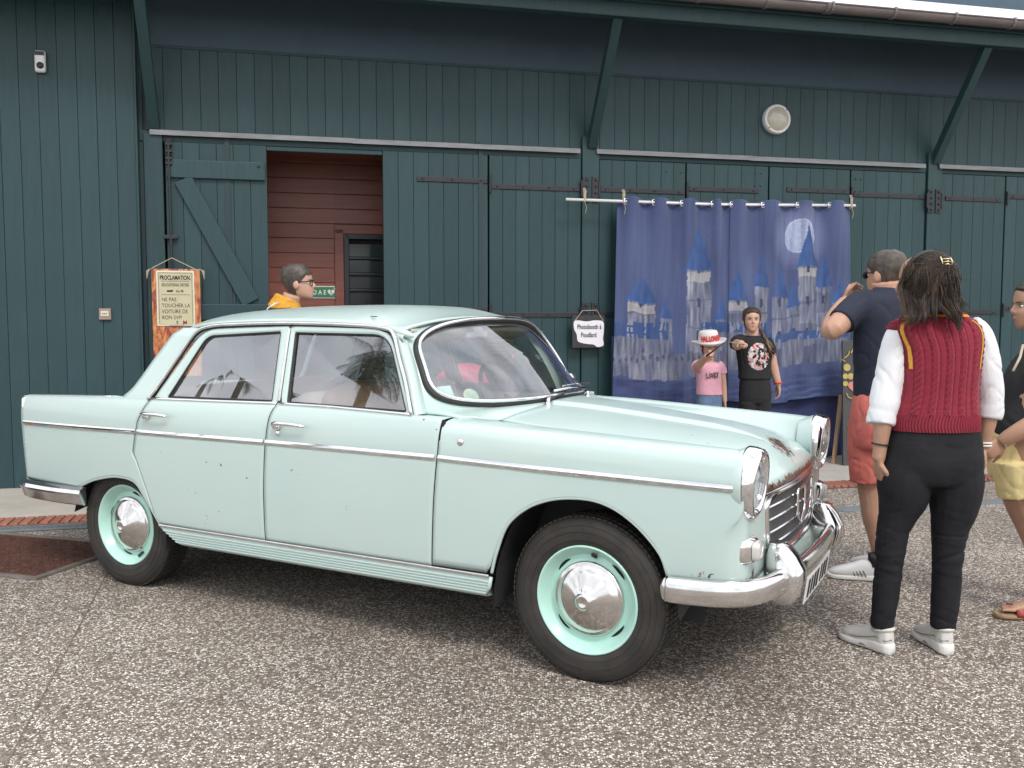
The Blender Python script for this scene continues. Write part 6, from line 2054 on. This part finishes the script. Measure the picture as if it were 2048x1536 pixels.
for sx in (-1, 1): g_.tube([hB.w(sx * .074, .0, .125), hB.w(sx * .070, .07, .118), hB.w(sx * .06, .095, .115)], .003, 6).ell(hB.w(sx * .034, .098, .112), (.026, .006, .020), 12, 8, hB.R)
g_.build('sunglasses', M['black'], pB, True)
mb = MB()
mb.add(*Bm.torso([(574, 1776, 33, .070, 0), (584, 1778, 44, .078, 0), (600, 1776, 68, .10, 0), (625, 1772, 74, .118, 0), (660, 1770, 70, .132, 0), (720, 1768, 67, .134, 0), (770, 1768, 67, .136, 0), (793, 1768, 67, .138, 0)]))
mb.add(*Bm.limb([(1740, 606, .0, 30), (1718, 614, -.02, 31), (1698, 630, -.06, 30), (1683, 645, -.09, 28.5)]))
mb.add(*Bm.limb([(1815, 606, .0, 30), (1832, 616, 0, 30), (1843, 640, 0, 28)]))
skin_mesh('t_shirt', mb, M['navytee'], .0075, 4, parent=pB, wr=(.0075, 6, 7, None))
mb = MB()
mb.add(*Bm.torso([(785, 1768, 66, .135, 0), (810, 1768, 72, .145, 0), (850, 1767, 74, .15, 0), (885, 1766, 74, .145, .01), (895, 1766, 68, .13, .01)]))
mb.add(*Bm.limb([(1740, 850, 0, 44), (1739, 900, 0, 43), (1740, 940, 0, 41), (1741, 963, 0, 40)]))
mb.add(*Bm.limb([(1790, 850, .08, 44), (1789, 900, .1, 43), (1788, 940, .12, 40), (1788, 963, .12, 39)]))
skin_mesh('shorts', mb, M['coralshort'], .008, 4, parent=pB, wr=(.0075, 9, 7, None))
for c0, ang in (((1766, 1163), rad(72)), ((1800, 1150), rad(50))):
    q = at(c0[0], c0[1], 1.0); d = q - Vector((0, 0, CAM_H)); h = Vector((0, 0, CAM_H)) + d * (-CAM_H / d.z); h.z = 0
    o, W_ = sneaker(pB, h - Bm.base, ang, 1.02, M['trainer'], M['solewhite'], stripes=M['black'])
    for k in range(4):
        a = .085 + k * .018
        for sd_ in (-1, 1): MB().tube([W_(a, sd_ * .036, .026), W_(a + .012, sd_ * .037, .05), W_(a + .022, sd_ * .031, .068)], .0022, 5).build('stripe', M['black'], o, True)
    MB().tube([W_(.036, 0, .08), W_(.040, 0, .145)], [.041, .038], 16).build('sock', M['black'], o, True)

# ---- woman at the right edge: black top, yellow shorts, red sandals
M['blacktop'] = mat('black_jersey', (.013, .013, .016), .8, var=.15, vscale=8)
M['yellow'] = mat('yellow_denim', (.76, .62, .30), .8, var=.07, vscale=12, bump=.3, bscale=250)
M['sandalred'] = mat('red_sandal', (.30, .035, .025), .45, var=.12); M['cork'] = mat('cork_sole', (.30, .20, .12), .8, var=.2, vscale=40)
C = Person((2.50, 4.30, 0), rad(82), 4.28)
hC = Head(C.p(2075, 656, 0), rad(84), rad(-6), 0, .98)
mb = MB(); hC.add(mb)
mb.add(*C.limb([(2092, 700, 0, 25), (2088, 675, 0, 23), (2082, 640, 0, 25)]))
mb.add(*C.torso([(690, 2092, 60, .05, 0), (720, 2080, 75, .085, 0), (760, 2072, 72, .115, 0), (820, 2056, 66, .115, 0), (880, 2046, 76, .125, 0), (960, 2048, 76, .13, 0)]))
mb.add(*C.limb([(2092, 725, -.16, 22), (2100, 780, -.19, 20), (2100, 832, -.20, 19), (2060, 852, -.19, 19), (2022, 872, -.17, 15.5), (2004, 884, -.15, 13.5)]))
hand(mb, C.p(2006, 883, -.15), Vector((-.8, .1, -.7)), Vector((0, 1, -.1)), 1, .92, (15, 20, 15), .3)
mb.add(*C.limb([(2110, 725, .16, 22), (2120, 790, .17, 20), (2112, 850, .15, 17), (2090, 900, .14, 13)]))
hand(mb, C.p(2090, 898, .14), Vector((-.3, 0, -1)), Vector((0, -1, 0)), -1, .92)
mb.add(*C.limb([(2042, 930, -.08, 44), (2048, 990, -.08, 40), (2066, 1050, -.08, 32), (2082, 1105, -.08, 25), (2086, 1140, -.08, 24), (2082, 1185, -.08, 16), (2078, 1218, -.08, 13)]))
mb.add(*C.limb([(2070, 930, .10, 44), (2085, 990, .10, 40), (2110, 1060, .10, 30), (2125, 1105, .10, 24), (2130, 1150, .10, 20), (2130, 1195, .10, 13)]))
# bare near foot
ft = C.p(2078, 1228, -.08); ft.z = .05
fwd = Vector((-1, .08, 0)).normalized(); rt_ = Vector((fwd.y, -fwd.x, 0))
fo = C.base + ft
sec = [(-.06, .028, .036, .035), (-.03, .032, .045, .045), (.02, .034, .04, .045), (.07, .038, .028, .038), (.11, .040, .02, .032), (.135, .038, .014, .030)]
vs, fs = loft_rings([(Vector((ft.x, ft.y, c + .018)) + fwd * a, rt_ * hw, Vector((0, 0, 1)) * hh) for a, hw, hh, c in sec], 16); mb.add(vs, fs)
for i in range(5):
    b0 = Vector((ft.x, ft.y, .043)) + fwd * .125 + rt_ * (-.032 + .016 * i); tl_ = (.035, .046, .050, .052, .058)[4 - i] if False else (.058, .050, .046, .040, .032)[i]
    mb.tube([b0, b0 + fwd * tl_ * .6 + Vector((0, 0, .004)), b0 + fwd * tl_], [.0095, .0085, .007], 8)
pC = skin_mesh('person', mb, M['skinA'], .005, 4, loc=C.base)
tag(pC, 'woman in profile at the right edge with black top, yellow shorts and red sandal', 'person')
hC.face(pC, M['hairblack']); hC.cap(pC, M['hairblack'], .188, .05, .008, side=.118)
bn = MB().ell(hC.w(0, -.11, .15), (.045, .045, .045), 16, 12).build('hair_bun', M['hairblack'], pC, True)
mb = MB()
mb.add(*C.torso([(692, 2090, 40, .06, 0), (712, 2086, 62, .10, 0), (740, 2080, 74, .13, 0), (770, 2072, 66, .142, 0), (800, 2064, 62, .14, 0), (840, 2050, 66, .14, 0), (872, 2046, 70, .138, 0)]))
skin_mesh('top', mb, M['blacktop'], .008, 4, parent=pC, wr=(.006, 7, 8, None))
MB().tube([C.p(2046, 690, -.05), C.p(2040, 715, -.10), C.p(2026, 742, -.13)], .006, 6).build('bag_strap', M['string'], pC, True)
mb = MB()
mb.add(*C.torso([(862, 2048, 70, .140, 0), (885, 2048, 72, .148, 0), (920, 2048, 74, .155, 0), (950, 2050, 72, .152, 0), (962, 2050, 66, .14, 0)]))
mb.add(*C.limb([(2044, 920, -.08, 54), (2046, 960, -.08, 52), (2050, 988, -.08, 51)]))
mb.add(*C.limb([(2075, 920, .10, 54), (2082, 960, .10, 52), (2088, 985, .10, 50)]))
skin_mesh('shorts', mb, M['yellow'], .007, 4, parent=pC, wr=(.006, 8, 12, None))
ring_band(pC, 'bracelet', M['string'], C.p(2003, 885, -.15), Vector((-.8, .1, -.5)), .030, .0028)
# sandal on the near foot
sn = MB()
vs, fs = loft_rings([(Vector((ft.x, ft.y, .014)) + fwd * a, rt_ * hw, Vector((0, 0, 1)) * .013) for a, hw in dense([(-.075, .018), (-.055, .034), (0, .037), (.06, .040), (.12, .049), (.17, .046), (.195, .030), (.205, .012)], 4)], 18, 4)
so = obj('sandal', vs, fs, M['cork'], pC, True)
for a, b in ((.045, .02), (.105, .02)):
    rows = []
    for q in range(3):
        row = []
        for k in range(13):
            t = math.pi * k / 12
            row.append(Vector((ft.x, ft.y, 0)) + fwd * (a + (q - 1) * .026 + .012 * math.cos(t)) + rt_ * (math.cos(t) * .047) + Vector((0, 0, .016 + math.sin(t) * (.064 if a < .08 else .048))))
        rows.append(row)
    vs, fs = grid(rows); o = obj('strap', vs, fs, M['sandalred'], so, True); solid(o, .003)
MB().box(Vector((ft.x, ft.y, .056)) + fwd * .105 - rt_ * .030, (.024, .004, .018), .002).build('buckle', M['chrome_old'], so)

# ---- younger girl with hat
M['pink'] = mat('pink_cotton', (.66, .34, .42), .85, var=.06, vscale=12); M['denim'] = mat('blue_denim', (.10, .16, .26), .8, var=.35, vscale=14, bump=.2, bscale=200)
M['hatwhite'] = mat('hat_felt', (.68, .62, .62), .85, var=.05, bump=.2, bscale=120); M['hatred'] = mat('hat_red', (.55, .03, .025), .6)
D = Person((at(1418, 900, 8.05).x, 8.05, .012), rad(187), 8.05)
hD = Head(D.p(1416, 716.5, -.02), rad(188), rad(4), rad(-4), .88, .88)
mb = MB(); hD.add(mb)
mb.add(*D.limb([(1417, 728, 0, 11.5), (1417, 718, 0, 10), (1416, 705, .02, 11)]))
mb.add(*D.torso([(724, 1417, 20, .05, 0), (735, 1417, 24, .07, 0), (770, 1418, 21, .075, 0), (792, 1418, 22, .08, 0), (810, 1418, 24, .085, 0), (850, 1418, 25, .085, 0)]))
mb.add(*D.limb([(1397, 729, 0, 9.5), (1394, 733, -.10, 9), (1400, 728, -.20, 8), (1410, 716, -.30, 6.4), (1414, 712, -.36, 5.6)]))
hand(mb, D.p(1414, 712.5, -.355), Vector((.12, -.8, .35)), Vector((.9, .15, -.2)), -1, .78, (62, 85, 55), .5)
mb.add(*D.limb([(1438, 730, 0, 9.5), (1443, 750, 0, 8.5), (1446, 775, .02, 7.5), (1448, 795, .02, 6), (1449, 803, .02, 5.4)]))
hand(mb, D.p(1449, 802, .02), Vector((.02, 0, -1)), Vector((-1, -.2, 0)), 1, .75, (15, 22, 18), .3)
mb.add(*D.limb([(1409, 840, 0, 13), (1409, 890, 0, 11), (1410, 920, 0, 9), (1410, 950, 0, 8), (1410, 965, -.02, 8)])); mb.add(*D.limb([(1428, 840, 0, 15), (1428, 890, 0, 12), (1429, 920, 0, 9), (1429, 950, 0, 8), (1429, 965, -.02, 8)]))
pD = skin_mesh('person', mb, M['skinC'], .006, 3, loc=D.base)
tag(pD, 'smaller girl in a white hat and pink crop top pointing a wand at the camera', 'person')
hD.face(pD, M['hairdark']); hD.cap(pD, M['hairdark'], .16, .01, .010, side=.06)
gl_ = MB()
for sx in (-1, 1): gl_.tube([hD.w(sx * .031 + .022 * math.cos(a), .094, .112 + .017 * math.sin(a)) for a in [2 * math.pi * k / 16 for k in range(16)]], .0016, 5, closed=True)
gl_.build('glasses', M['clipgold'], pD, True)
mb = MB()
mb.add(*D.torso([(724, 1417, 15, .055, 0), (729, 1417, 23, .072, 0), (740, 1417, 25, .085, 0), (765, 1418, 25, .092, 0), (782, 1418, 25.5, .095, 0), (790, 1419, 26, .096, 0)]))
mb.add(*D.limb([(1403, 729, 0, 11.5), (1396, 731, -.03, 12), (1394, 732, -.08, 11.5)])); mb.add(*D.limb([(1433, 729, 0, 11.5), (1440, 736, 0, 12), (1443, 748, 0, 11.5)]))
ts = skin_mesh('t_shirt', mb, M['pink'], .007, 3, parent=pD, wr=(.006, 9, 9, None))
text('shirt_lettering', 'Lisgy', M['ink'], pD, D.p(1413, 757, -.103), (rad(90), rad(-14), rad(4)), .070, 'LEFT', .85, .001)
mb = MB()
mb.add(*D.torso([(783, 1418, 23.5, .088, 0), (800, 1418, 25.5, .094, 0), (830, 1418, 27, .10, 0), (845, 1418, 26, .098, 0)])); mb.add(*D.limb([(1408, 830, 0, 17), (1408, 870, 0, 15), (1409, 900, 0, 13)])); mb.add(*D.limb([(1429, 830, 0, 17), (1429, 870, 0, 15), (1429, 900, 0, 13)]))
skin_mesh('denim_shorts', mb, M['denim'], .008, 3, parent=pD, wr=(.005, 9, 10, None))
# hat
hat = []
Rh = hD.R @ Matrix.Rotation(rad(-8), 3, 'X') @ Matrix.Rotation(rad(10), 3, 'Y'); ho = hD.w(0, -.005, .150)
rows = []
for (r_, z) in ((.005, .115), (.05, .116), (.078, .110), (.088, .096), (.092, .06), (.096, .02), (.099, .004), (.115, -.002), (.14, .002), (.158, .012), (.164, .024), (.158, .020), (.14, .006), (.112, -.008), (.094, -.004)):
    rows.append([ho + Rh @ Vector((math.cos(a) * r_ * .93, math.sin(a) * r_ * 1.05, z + (.010 * math.cos(2 * a) if r_ > .11 else 0))) for a in [2 * math.pi * k / 40 for k in range(40)]])
vs, fs = grid(rows, closed_u=True)
hat = obj('hat', [v + D.base for v in vs], fs, M['hatwhite'], None, True); tag(hat, 'white felt top hat with red lettering on the smaller girl', 'hat')
tx = 'HALLOWEEN'
for k, chh in enumerate(tx):
    a = rad(90) + (k - 4) * .24; pos = ho + D.base + Rh @ Vector((math.cos(a) * .0925, math.sin(a) * .104, .028))
    o = text('hat_letter', chh, M['hatred'], hat, pos, (0, 0, 0), .062, 'CENTER', .62, .0035)
    o.rotation_euler = (Rh @ Matrix.Rotation(a + rad(90), 3, 'Z') @ Matrix.Rotation(rad(90), 3, 'X')).to_euler()
# wand
def wand(a, b, label, m):
    o = MB().tube([Vector((0, 0, 0)), (b - a) * .35, (b - a) * .4, b - a], [.0075, .008, .0055, .003], 8).build('magic_wand', m, None, True); o.location = a
    return tag(o, label, 'wand')
M['wandwood'] = mat('dark_wand', (.05, .032, .022), .4); M['wandpale'] = mat('pale_wand', (.30, .25, .20), .5)
wand(at(1413, 712, 7.60), at(1449, 685, 7.35), 'thin dark wand in the fist of the girl with the hat', M['wandwood'])

# ---- older girl in black
M['blackcot'] = mat('black_cotton', (.012, .012, .014), .85, var=.15, vscale=10)
def printmat():
    m = bpy.data.materials.new('leafy_print'); nt, b = nodes_of(m); N = nt.nodes; L = nt.links
    tcn = N.new('ShaderNodeTexCoord'); v = N.new('ShaderNodeTexVoronoi'); v.inputs['Scale'].default_value = 55; L.new(tcn.outputs['Object'], v.inputs['Vector'])
    sp_ = N.new('ShaderNodeSeparateColor'); L.new(v.outputs['Color'], sp_.inputs['Color'])
    rp = N.new('ShaderNodeValToRGB'); rp.color_ramp.interpolation = 'CONSTANT'; e = rp.color_ramp.elements
    e[0].color = (.015, .015, .018, 1); e[1].position = .34; e[1].color = (.62, .20, .20, 1)
    for p, c in ((.5, (.34, .36, .37)), (.68, (.68, .42, .40)), (.84, (.66, .64, .62))): q = e.new(p); q.color = (*c, 1)
    L.new(sp_.outputs['Green'], rp.inputs['Fac']); L.new(rp.outputs['Color'], b.inputs['Base Color']); b.inputs['Roughness'].default_value = .8
    return m
M['print'] = printmat()
E = Person((at(1510, 900, 8.15).x, 8.15, .012), rad(176), 8.15)
hE = Head(E.p(1503, 664.5, -.02), rad(174), rad(2), 0, .95, .88)
mb = MB(); hE.add(mb)
mb.add(*E.limb([(1505, 678, 0, 13), (1505, 668, 0, 12), (1504, 655, .02, 13)]))
mb.add(*E.torso([(672, 1505, 22, .05, 0), (685, 1506, 31, .08, 0), (720, 1508, 28, .085, 0), (750, 1509, 25, .08, 0), (780, 1510, 25, .08, 0), (800, 1510, 25, .08, 0)]))
mb.add(*E.limb([(1478, 684, 0, 11), (1474, 689, -.12, 10.5), (1476, 690, -.26, 9.5), (1481, 688, -.38, 7.6), (1483, 687.5, -.44, 6.6)]))
hand(mb, E.p(1483, 687.5, -.435), Vector((.05, -1, .0)), Vector((-.2, 0, -1)), -1, .85, (62, 85, 55), .4)
mb.add(*E.limb([(1534, 684, 0, 11), (1541, 710, 0, 10.5), (1548, 740, .0, 9.5), (1554, 760, -.01, 7.5), (1557, 771, -.01, 6.5)]))
hand(mb, E.p(1557, 770, -.01), Vector((.03, -.05, -1)), Vector((-1, -.1, 0)), 1, .85, (14, 22, 18), .35)
mb.add(*E.limb([(1497, 800, 0, 14), (1497, 860, 0, 13), (1498, 900, 0, 11), (1498, 945, 0, 9), (1498, 958, -.02, 9)])); mb.add(*E.limb([(1522, 800, 0, 14), (1522, 860, 0, 13), (1522, 900, 0, 11), (1522, 945, 0, 9), (1522, 958, -.02, 9)]))
pE = skin_mesh('person', mb, M['skinC'], .006, 3, loc=E.base)
tag(pE, 'taller girl with side ponytail in black printed t-shirt and leggings holding a wand', 'person')
M['hairbrown'] = hairmat('brown_hair', (.030, .019, .012), (.085, .055, .034))
hE.face(pE, M['hairdark']); hE.cap(pE, M['hairbrown'], .180, .01, .011, side=.05)
pt = MB(); pt2 = MB()
for i in range(46):
    p0 = hE.w(.02 * RH.gauss(0, .4) - .03, -.09, .13 + .02 * RH.gauss(0, .5)); ph = RH.uniform(0, 6)
    pts = [p0, E.p(1521 + RH.gauss(0, 1.5), 658, .02), E.p(1528 + RH.gauss(0, 2.5), 674, -.05 + RH.gauss(0, .01)), E.p(1538 + RH.gauss(0, 3.5), 695, -.085 + RH.gauss(0, .012)), E.p(1543 + RH.gauss(0, 4), 711 + RH.gauss(0, 5), -.08)]
    (pt if i % 5 < 2 else pt2).tube(catmull(pts, 3), [.005] * 6 + [.006] * 4 + [.004, .003, .0015], 5)
pt.build('ponytail', M['hairdark'], pE, True); pt2.build('ponytail_ends', M['hairtip'], pE, True)
mb = MB()
mb.add(*E.torso([(671, 1505, 17, .055, 0), (677, 1505, 29, .078, 0), (690, 1506, 35, .098, 0), (715, 1508, 34, .106, 0), (740, 1509, 32, .104, 0), (758, 1509, 32.5, .108, 0)]))
mb.add(*E.limb([(1484, 680, 0, 13), (1475, 684, -.04, 14), (1472, 688, -.12, 13.5)])); mb.add(*E.limb([(1530, 680, 0, 13), (1537, 694, 0, 14), (1541, 708, 0, 13)]))
tsE = skin_mesh('t_shirt', mb, M['blackcot'], .007, 3, parent=pE, wr=(.007, 8, 8, None))
patch(tsE, E.p(1518, 713, -.1), Vector((.05, -1, 0)), E.m(22), E.m(27), M['print'], 'shirt_print')
mb = MB()
mb.add(*E.torso([(748, 1509, 28, .090, 0), (770, 1510, 31, .10, 0), (795, 1510, 32, .10, 0), (806, 1510, 30, .09, 0)])); mb.add(*E.limb([(1497, 805, 0, 20), (1497, 850, 0, 17), (1498, 890, 0, 13), (1498, 945, 0, 10)])); mb.add(*E.limb([(1523, 805, 0, 20), (1522, 850, 0, 17), (1522, 890, 0, 13), (1522, 945, 0, 10)]))
skin_mesh('leggings', mb, M['blackcot'], .008, 3, parent=pE, wr=(.003, 8, 14, None))
ring_band(pE, 'wristwatch', M['hatred'], E.p(1556, 766, -.01), Vector((.1, 0, -1)), .031, .008)
for P_, pr, xs, yy in ((D, pD, (1410, 1429), 965), (E, pE, (1498, 1522), 958)):
    for x in xs:
        h = P_.p(x, yy, .05); h.z = .0
        sneaker(pr, h, rad(178), .8, M['trainer'], M['solewhite'])
wand(at(1488, 689, 7.62), at(1459, 684, 7.42), 'thin pale wand held out by the taller girl in black', M['wandpale'])

# ---- man behind the car with yellow scarf
M['scarf'] = mat('mustard_knit', (.62, .31, .035), .9, var=.12, vscale=20, bump=.6, bscale=90)
M['darkcoat'] = mat('black_robe', (.014, .013, .015), .8, var=.15)
F = Person((at(575, 900, 6.45).x, 6.45, 0), rad(-80), 6.45)
hF = Head(F.p(597, 600.5, 0), rad(-84), rad(2), 0, 1.06)
mb = MB(); hF.add(mb)
mb.add(*F.limb([(572, 632, 0, 22), (578, 610, 0, 19), (586, 590, 0, 19)]))
mb.add(*F.torso([(622, 568, 40, .04, 0), (650, 566, 48, .09, 0), (720, 566, 44, .12, 0), (800, 566, 40, .11, 0), (880, 566, 42, .12, 0)]))
for dd in (-.1, .1): mb.add(*F.limb([(566, 870, dd, 26), (568, 950, dd, 18), (566, 1000, dd, 14), (566, 1036, dd, 12)]))
pF = skin_mesh('person', mb, M['skinC'], .0055, 3, loc=F.base)
tag(pF, 'man with glasses and mustard scarf walking behind the car roof', 'person')
hF.face(pF, M['hairgrey']); hF.cap(pF, M['hairgrey'], .165, .02, .008, side=.095, top=.010)
bd = MB()
for i in range(60):
    a = RH.uniform(-1, 1); bd.ell(hF.w(.045 * a, .075 + .02 * (1 - a * a) - .004, RH.uniform(.012, .045)), (.004, .003, .005), 5, 4)
pass
gl_ = MB()
for sx in (-1, 1):
    gl_.tube([hF.w(sx * .033 + .026 * math.cos(a), .098 - .012 * abs(math.cos(a)) * (1 if math.cos(a) * sx > 0 else 0), .110 + .019 * math.sin(a)) for a in [2 * math.pi * k / 18 for k in range(18)]], .0032, 6, closed=True)
    gl_.tube([hF.w(sx * .060, .088, .118), hF.w(sx * .075, .03, .118), hF.w(sx * .076, -.005, .115)], .0028, 6)
gl_.build('glasses', M['black'], pF, True)
mb = MB(); mb.add(*F.torso([(612, 572, 24, .07, 0), (622, 568, 40, .13, 0), (640, 566, 50, .19, 0), (680, 566, 52, .21, 0), (760, 566, 50, .19, 0), (860, 566, 52, .19, 0), (960, 566, 56, .2, 0), (1010, 566, 58, .21, 0)]))
skin_mesh('robe', mb, M['darkcoat'], .012, 4, parent=pF, wr=(.010, 5, 2, None))
sf = MB()
for k in range(5):
    zc_ = 600 + k * 5.2; rr_ = 19 + k * 2.2; c0 = F.p(575 - k * .8, zc_, 0)
    tl = Vector((.30, 0, -.28))
    sf.tube([c0 + Vector((F.m(rr_) * 1.05 * math.cos(a), F.m(rr_) * .95 * math.sin(a), -.34 * F.m(rr_) * math.cos(a) * 1.25)) for a in [2 * math.pi * q / 26 for q in range(26)]], .021, 8, closed=True)
sc_ = skin_mesh('scarf', sf, M['scarf'], .006, 2, parent=pF, wr=(.005, 22, 22, None))
MB().tube([F.p(529, 632, -.14), F.p(536, 616, -.16), F.p(550, 607, -.14), F.p(557, 606, -.10)], .0045, 6).build('hood_piping', M['shirt'], pF, True)
for dd in (-.1, .1):
    h = F.p(566, 1036, dd); h.z = 0; sneaker(pF, h, rad(-85), .95, M['black'], M['rubber'])

# ---- child in pink bending at the far side of the car
M['hotpink'] = mat('hot_pink_jersey', (.55, .065, .13), .8, var=.15, vscale=10)
gx0 = Vector((-.30, 5.95, 0)); Gp = Person(gx0, rad(-60), 5.95)
mb = MB()
hG = Head(Gp.p(970, 772, -.1), rad(-75), rad(-42), 0, .95)
hG.add(mb)
back = [(893, 800, .05, 26), (900, 778, .03, 33), (920, 765, 0, 34), (945, 762, -.03, 33), (962, 770, -.06, 26), (974, 768, -.08, 16), (982, 758, -.09, 15)]
mb.add(*Gp.limb(back))
for dd in (-.08, .08): mb.add(*Gp.limb([(897, 790, dd, 24), (900, 860, dd, 20), (897, 930, dd, 15), (895, 1000, dd, 12), (895, 1050, dd, 11)]))
for dd in (-.16, .10): mb.add(*Gp.limb([(965, 775, dd, 13), (975, 815, dd - .02, 11), (990, 850, dd - .04, 8)])); hand(mb, Gp.p(990, 850, dd - .04), Vector((.4, -.2, -.8)), Vector((0, 1, 0)), 1, .8)
pG = skin_mesh('person', mb, M['skinA'], .007, 3, loc=gx0)
tag(pG, 'child in pink with red hair bow bending down beyond the car windows', 'person')
hG.cap(pG, M['hairblack'], .15, .0, .012, side=.05)
hl_ = MB()
for i in range(60):
    p0 = hG.w(RH.uniform(-.07, .07), -.07, RH.uniform(.08, .2)); hl_.tube([p0, p0 + Vector((.04, -.05, .0)), p0 + Vector((.07 + RH.gauss(0, .015), -.06, -.10)), p0 + Vector((.08 + RH.gauss(0, .02), -.05, -.22))], [.006, .006, .005, .002], 5)
hl_.build('long_hair', M['hairblack'], pG, True)
MB().ell(hG.w(-.03, -.02, .245), (.045, .03, .022), 12, 8).ell(hG.w(.03, -.02, .245), (.045, .03, .022), 12, 8).ell(hG.w(0, -.02, .243), (.015, .02, .016), 10, 6).build('hair_bow', M['hatred'], pG, True)
mb = MB(); mb.add(*Gp.limb([(896, 800, .05, 31), (900, 778, .03, 38), (920, 766, 0, 39), (945, 763, -.03, 37), (968, 769, -.06, 31), (982, 774, -.08, 20)]))
for dd in (-.16, .10): mb.add(*Gp.limb([(962, 775, dd, 17), (972, 800, dd - .02, 15)]))
skin_mesh('pink_top', mb, M['hotpink'], .009, 3, parent=pG, wr=(.009, 8, 8, None))
mb = MB()
for dd in (-.08, .08): mb.add(*Gp.limb([(897, 785, dd, 28), (900, 860, dd, 24), (897, 930, dd, 18), (895, 1010, dd, 15)]))
skin_mesh('trousers', mb, M['denim'], .01, 3, parent=pG)
for dd in (-.08, .08):
    h = Gp.p(893, 1050, dd); h.z = 0; sneaker(pG, h, rad(-65), .85, M['trainer'], M['solewhite'])
# ------------------------------------------------------------------ palms across the yard, mirrored in the car windows
M['frond'] = mat('palm_leaf', (.045, .075, .025), .5, var=.4, vscale=3, c2=(.10, .12, .045))
M['trunk'] = mat('palm_trunk', (.11, .085, .06), .9, var=.3, vscale=8, bump=.5, bscale=14)
def palm(loc, h, rad_, label, nf, seed, skirt=0):
    r_ = random.Random(seed)
    t = empty('palm_tree', loc); tag(t, label, 'tree', 'palm trees across the yard')
    pts = [(0, 0, 0), (.05, .03, h * .3), (.12, .02, h * .65), (.1, 0, h)]
    tr_ = catmull(pts, 6); MB().tube(tr_, [lerp(.24, .13, i / (len(tr_) - 1)) for i in range(len(tr_))], 12).build('trunk', M['trunk'], t, True)
    cr_ = MB(); top = Vector((.1, 0, h))
    for i in range(nf + skirt):
        a = 2 * math.pi * i * .618 + r_.uniform(-.2, .2); el = r_.uniform(-.5, 1.2) if i < nf else r_.uniform(-1.4, -.8)
        L_ = rad_ * r_.uniform(.8, 1.15); d = Vector((math.cos(a), math.sin(a), 0)); p = top + Vector((0, 0, r_.uniform(-.1, .15) - (.25 if i >= nf else 0))); sp = [p.copy()]
        for k in range(10):
            e = el - (k / 9) ** 1.3 * r_.uniform(1.2, 1.7) if i < nf else el
            p = p + (d * math.cos(e) + Vector((0, 0, math.sin(e)))) * (L_ / 10); sp.append(p.copy())
        cr_.tube(sp, [lerp(.018, .004, k / 10) for k in range(11)], 4, cap=False)
        sd_ = Vector((-d.y, d.x, 0))
        for k in range(1, 41):
            q = k / 41 * 10; i0 = min(9, int(q)); b = sp[i0].lerp(sp[i0 + 1], q - i0); tg = (sp[i0 + 1] - sp[i0]).normalized()
            ll = rad_ * .30 * math.sin(math.pi * min(1, .12 + k / 44)) * r_.uniform(.8, 1.1)
            for s_ in (-1, 1):
                e_ = b + (tg * .55 + sd_ * s_ * .8 + Vector((0, 0, -.45 + r_.uniform(-.15, .15)))).normalized() * ll
                w_ = tg * .014
                o = len(cr_.v); cr_.v += [tuple(b - w_), tuple(b + w_), tuple(e_)]; cr_.f.append((o, o + 1, o + 2))
    cr_.build('crown', M['frond'], t)
    return t
def pol(p, az, dist, z=0): return Vector((p[0] + math.sin(rad(az)) * dist, p[1] + math.cos(rad(az)) * dist, z))
palm(pol((-.57, 3.93), -109.5, 19), 11.2, 1.9, 'palm with a skirt of hanging fronds mirrored in the front side window', 30, 3, 16)
palm(pol((-1.4, 4.38), -99.6, 33), 13.6, 1.5, 'left one of two small palms mirrored in the rear side window', 26, 5)
palm(pol((-1.17, 4.26), -102.2, 36), 15.4, 1.7, 'right one of two small palms mirrored in the rear side window', 28, 8)
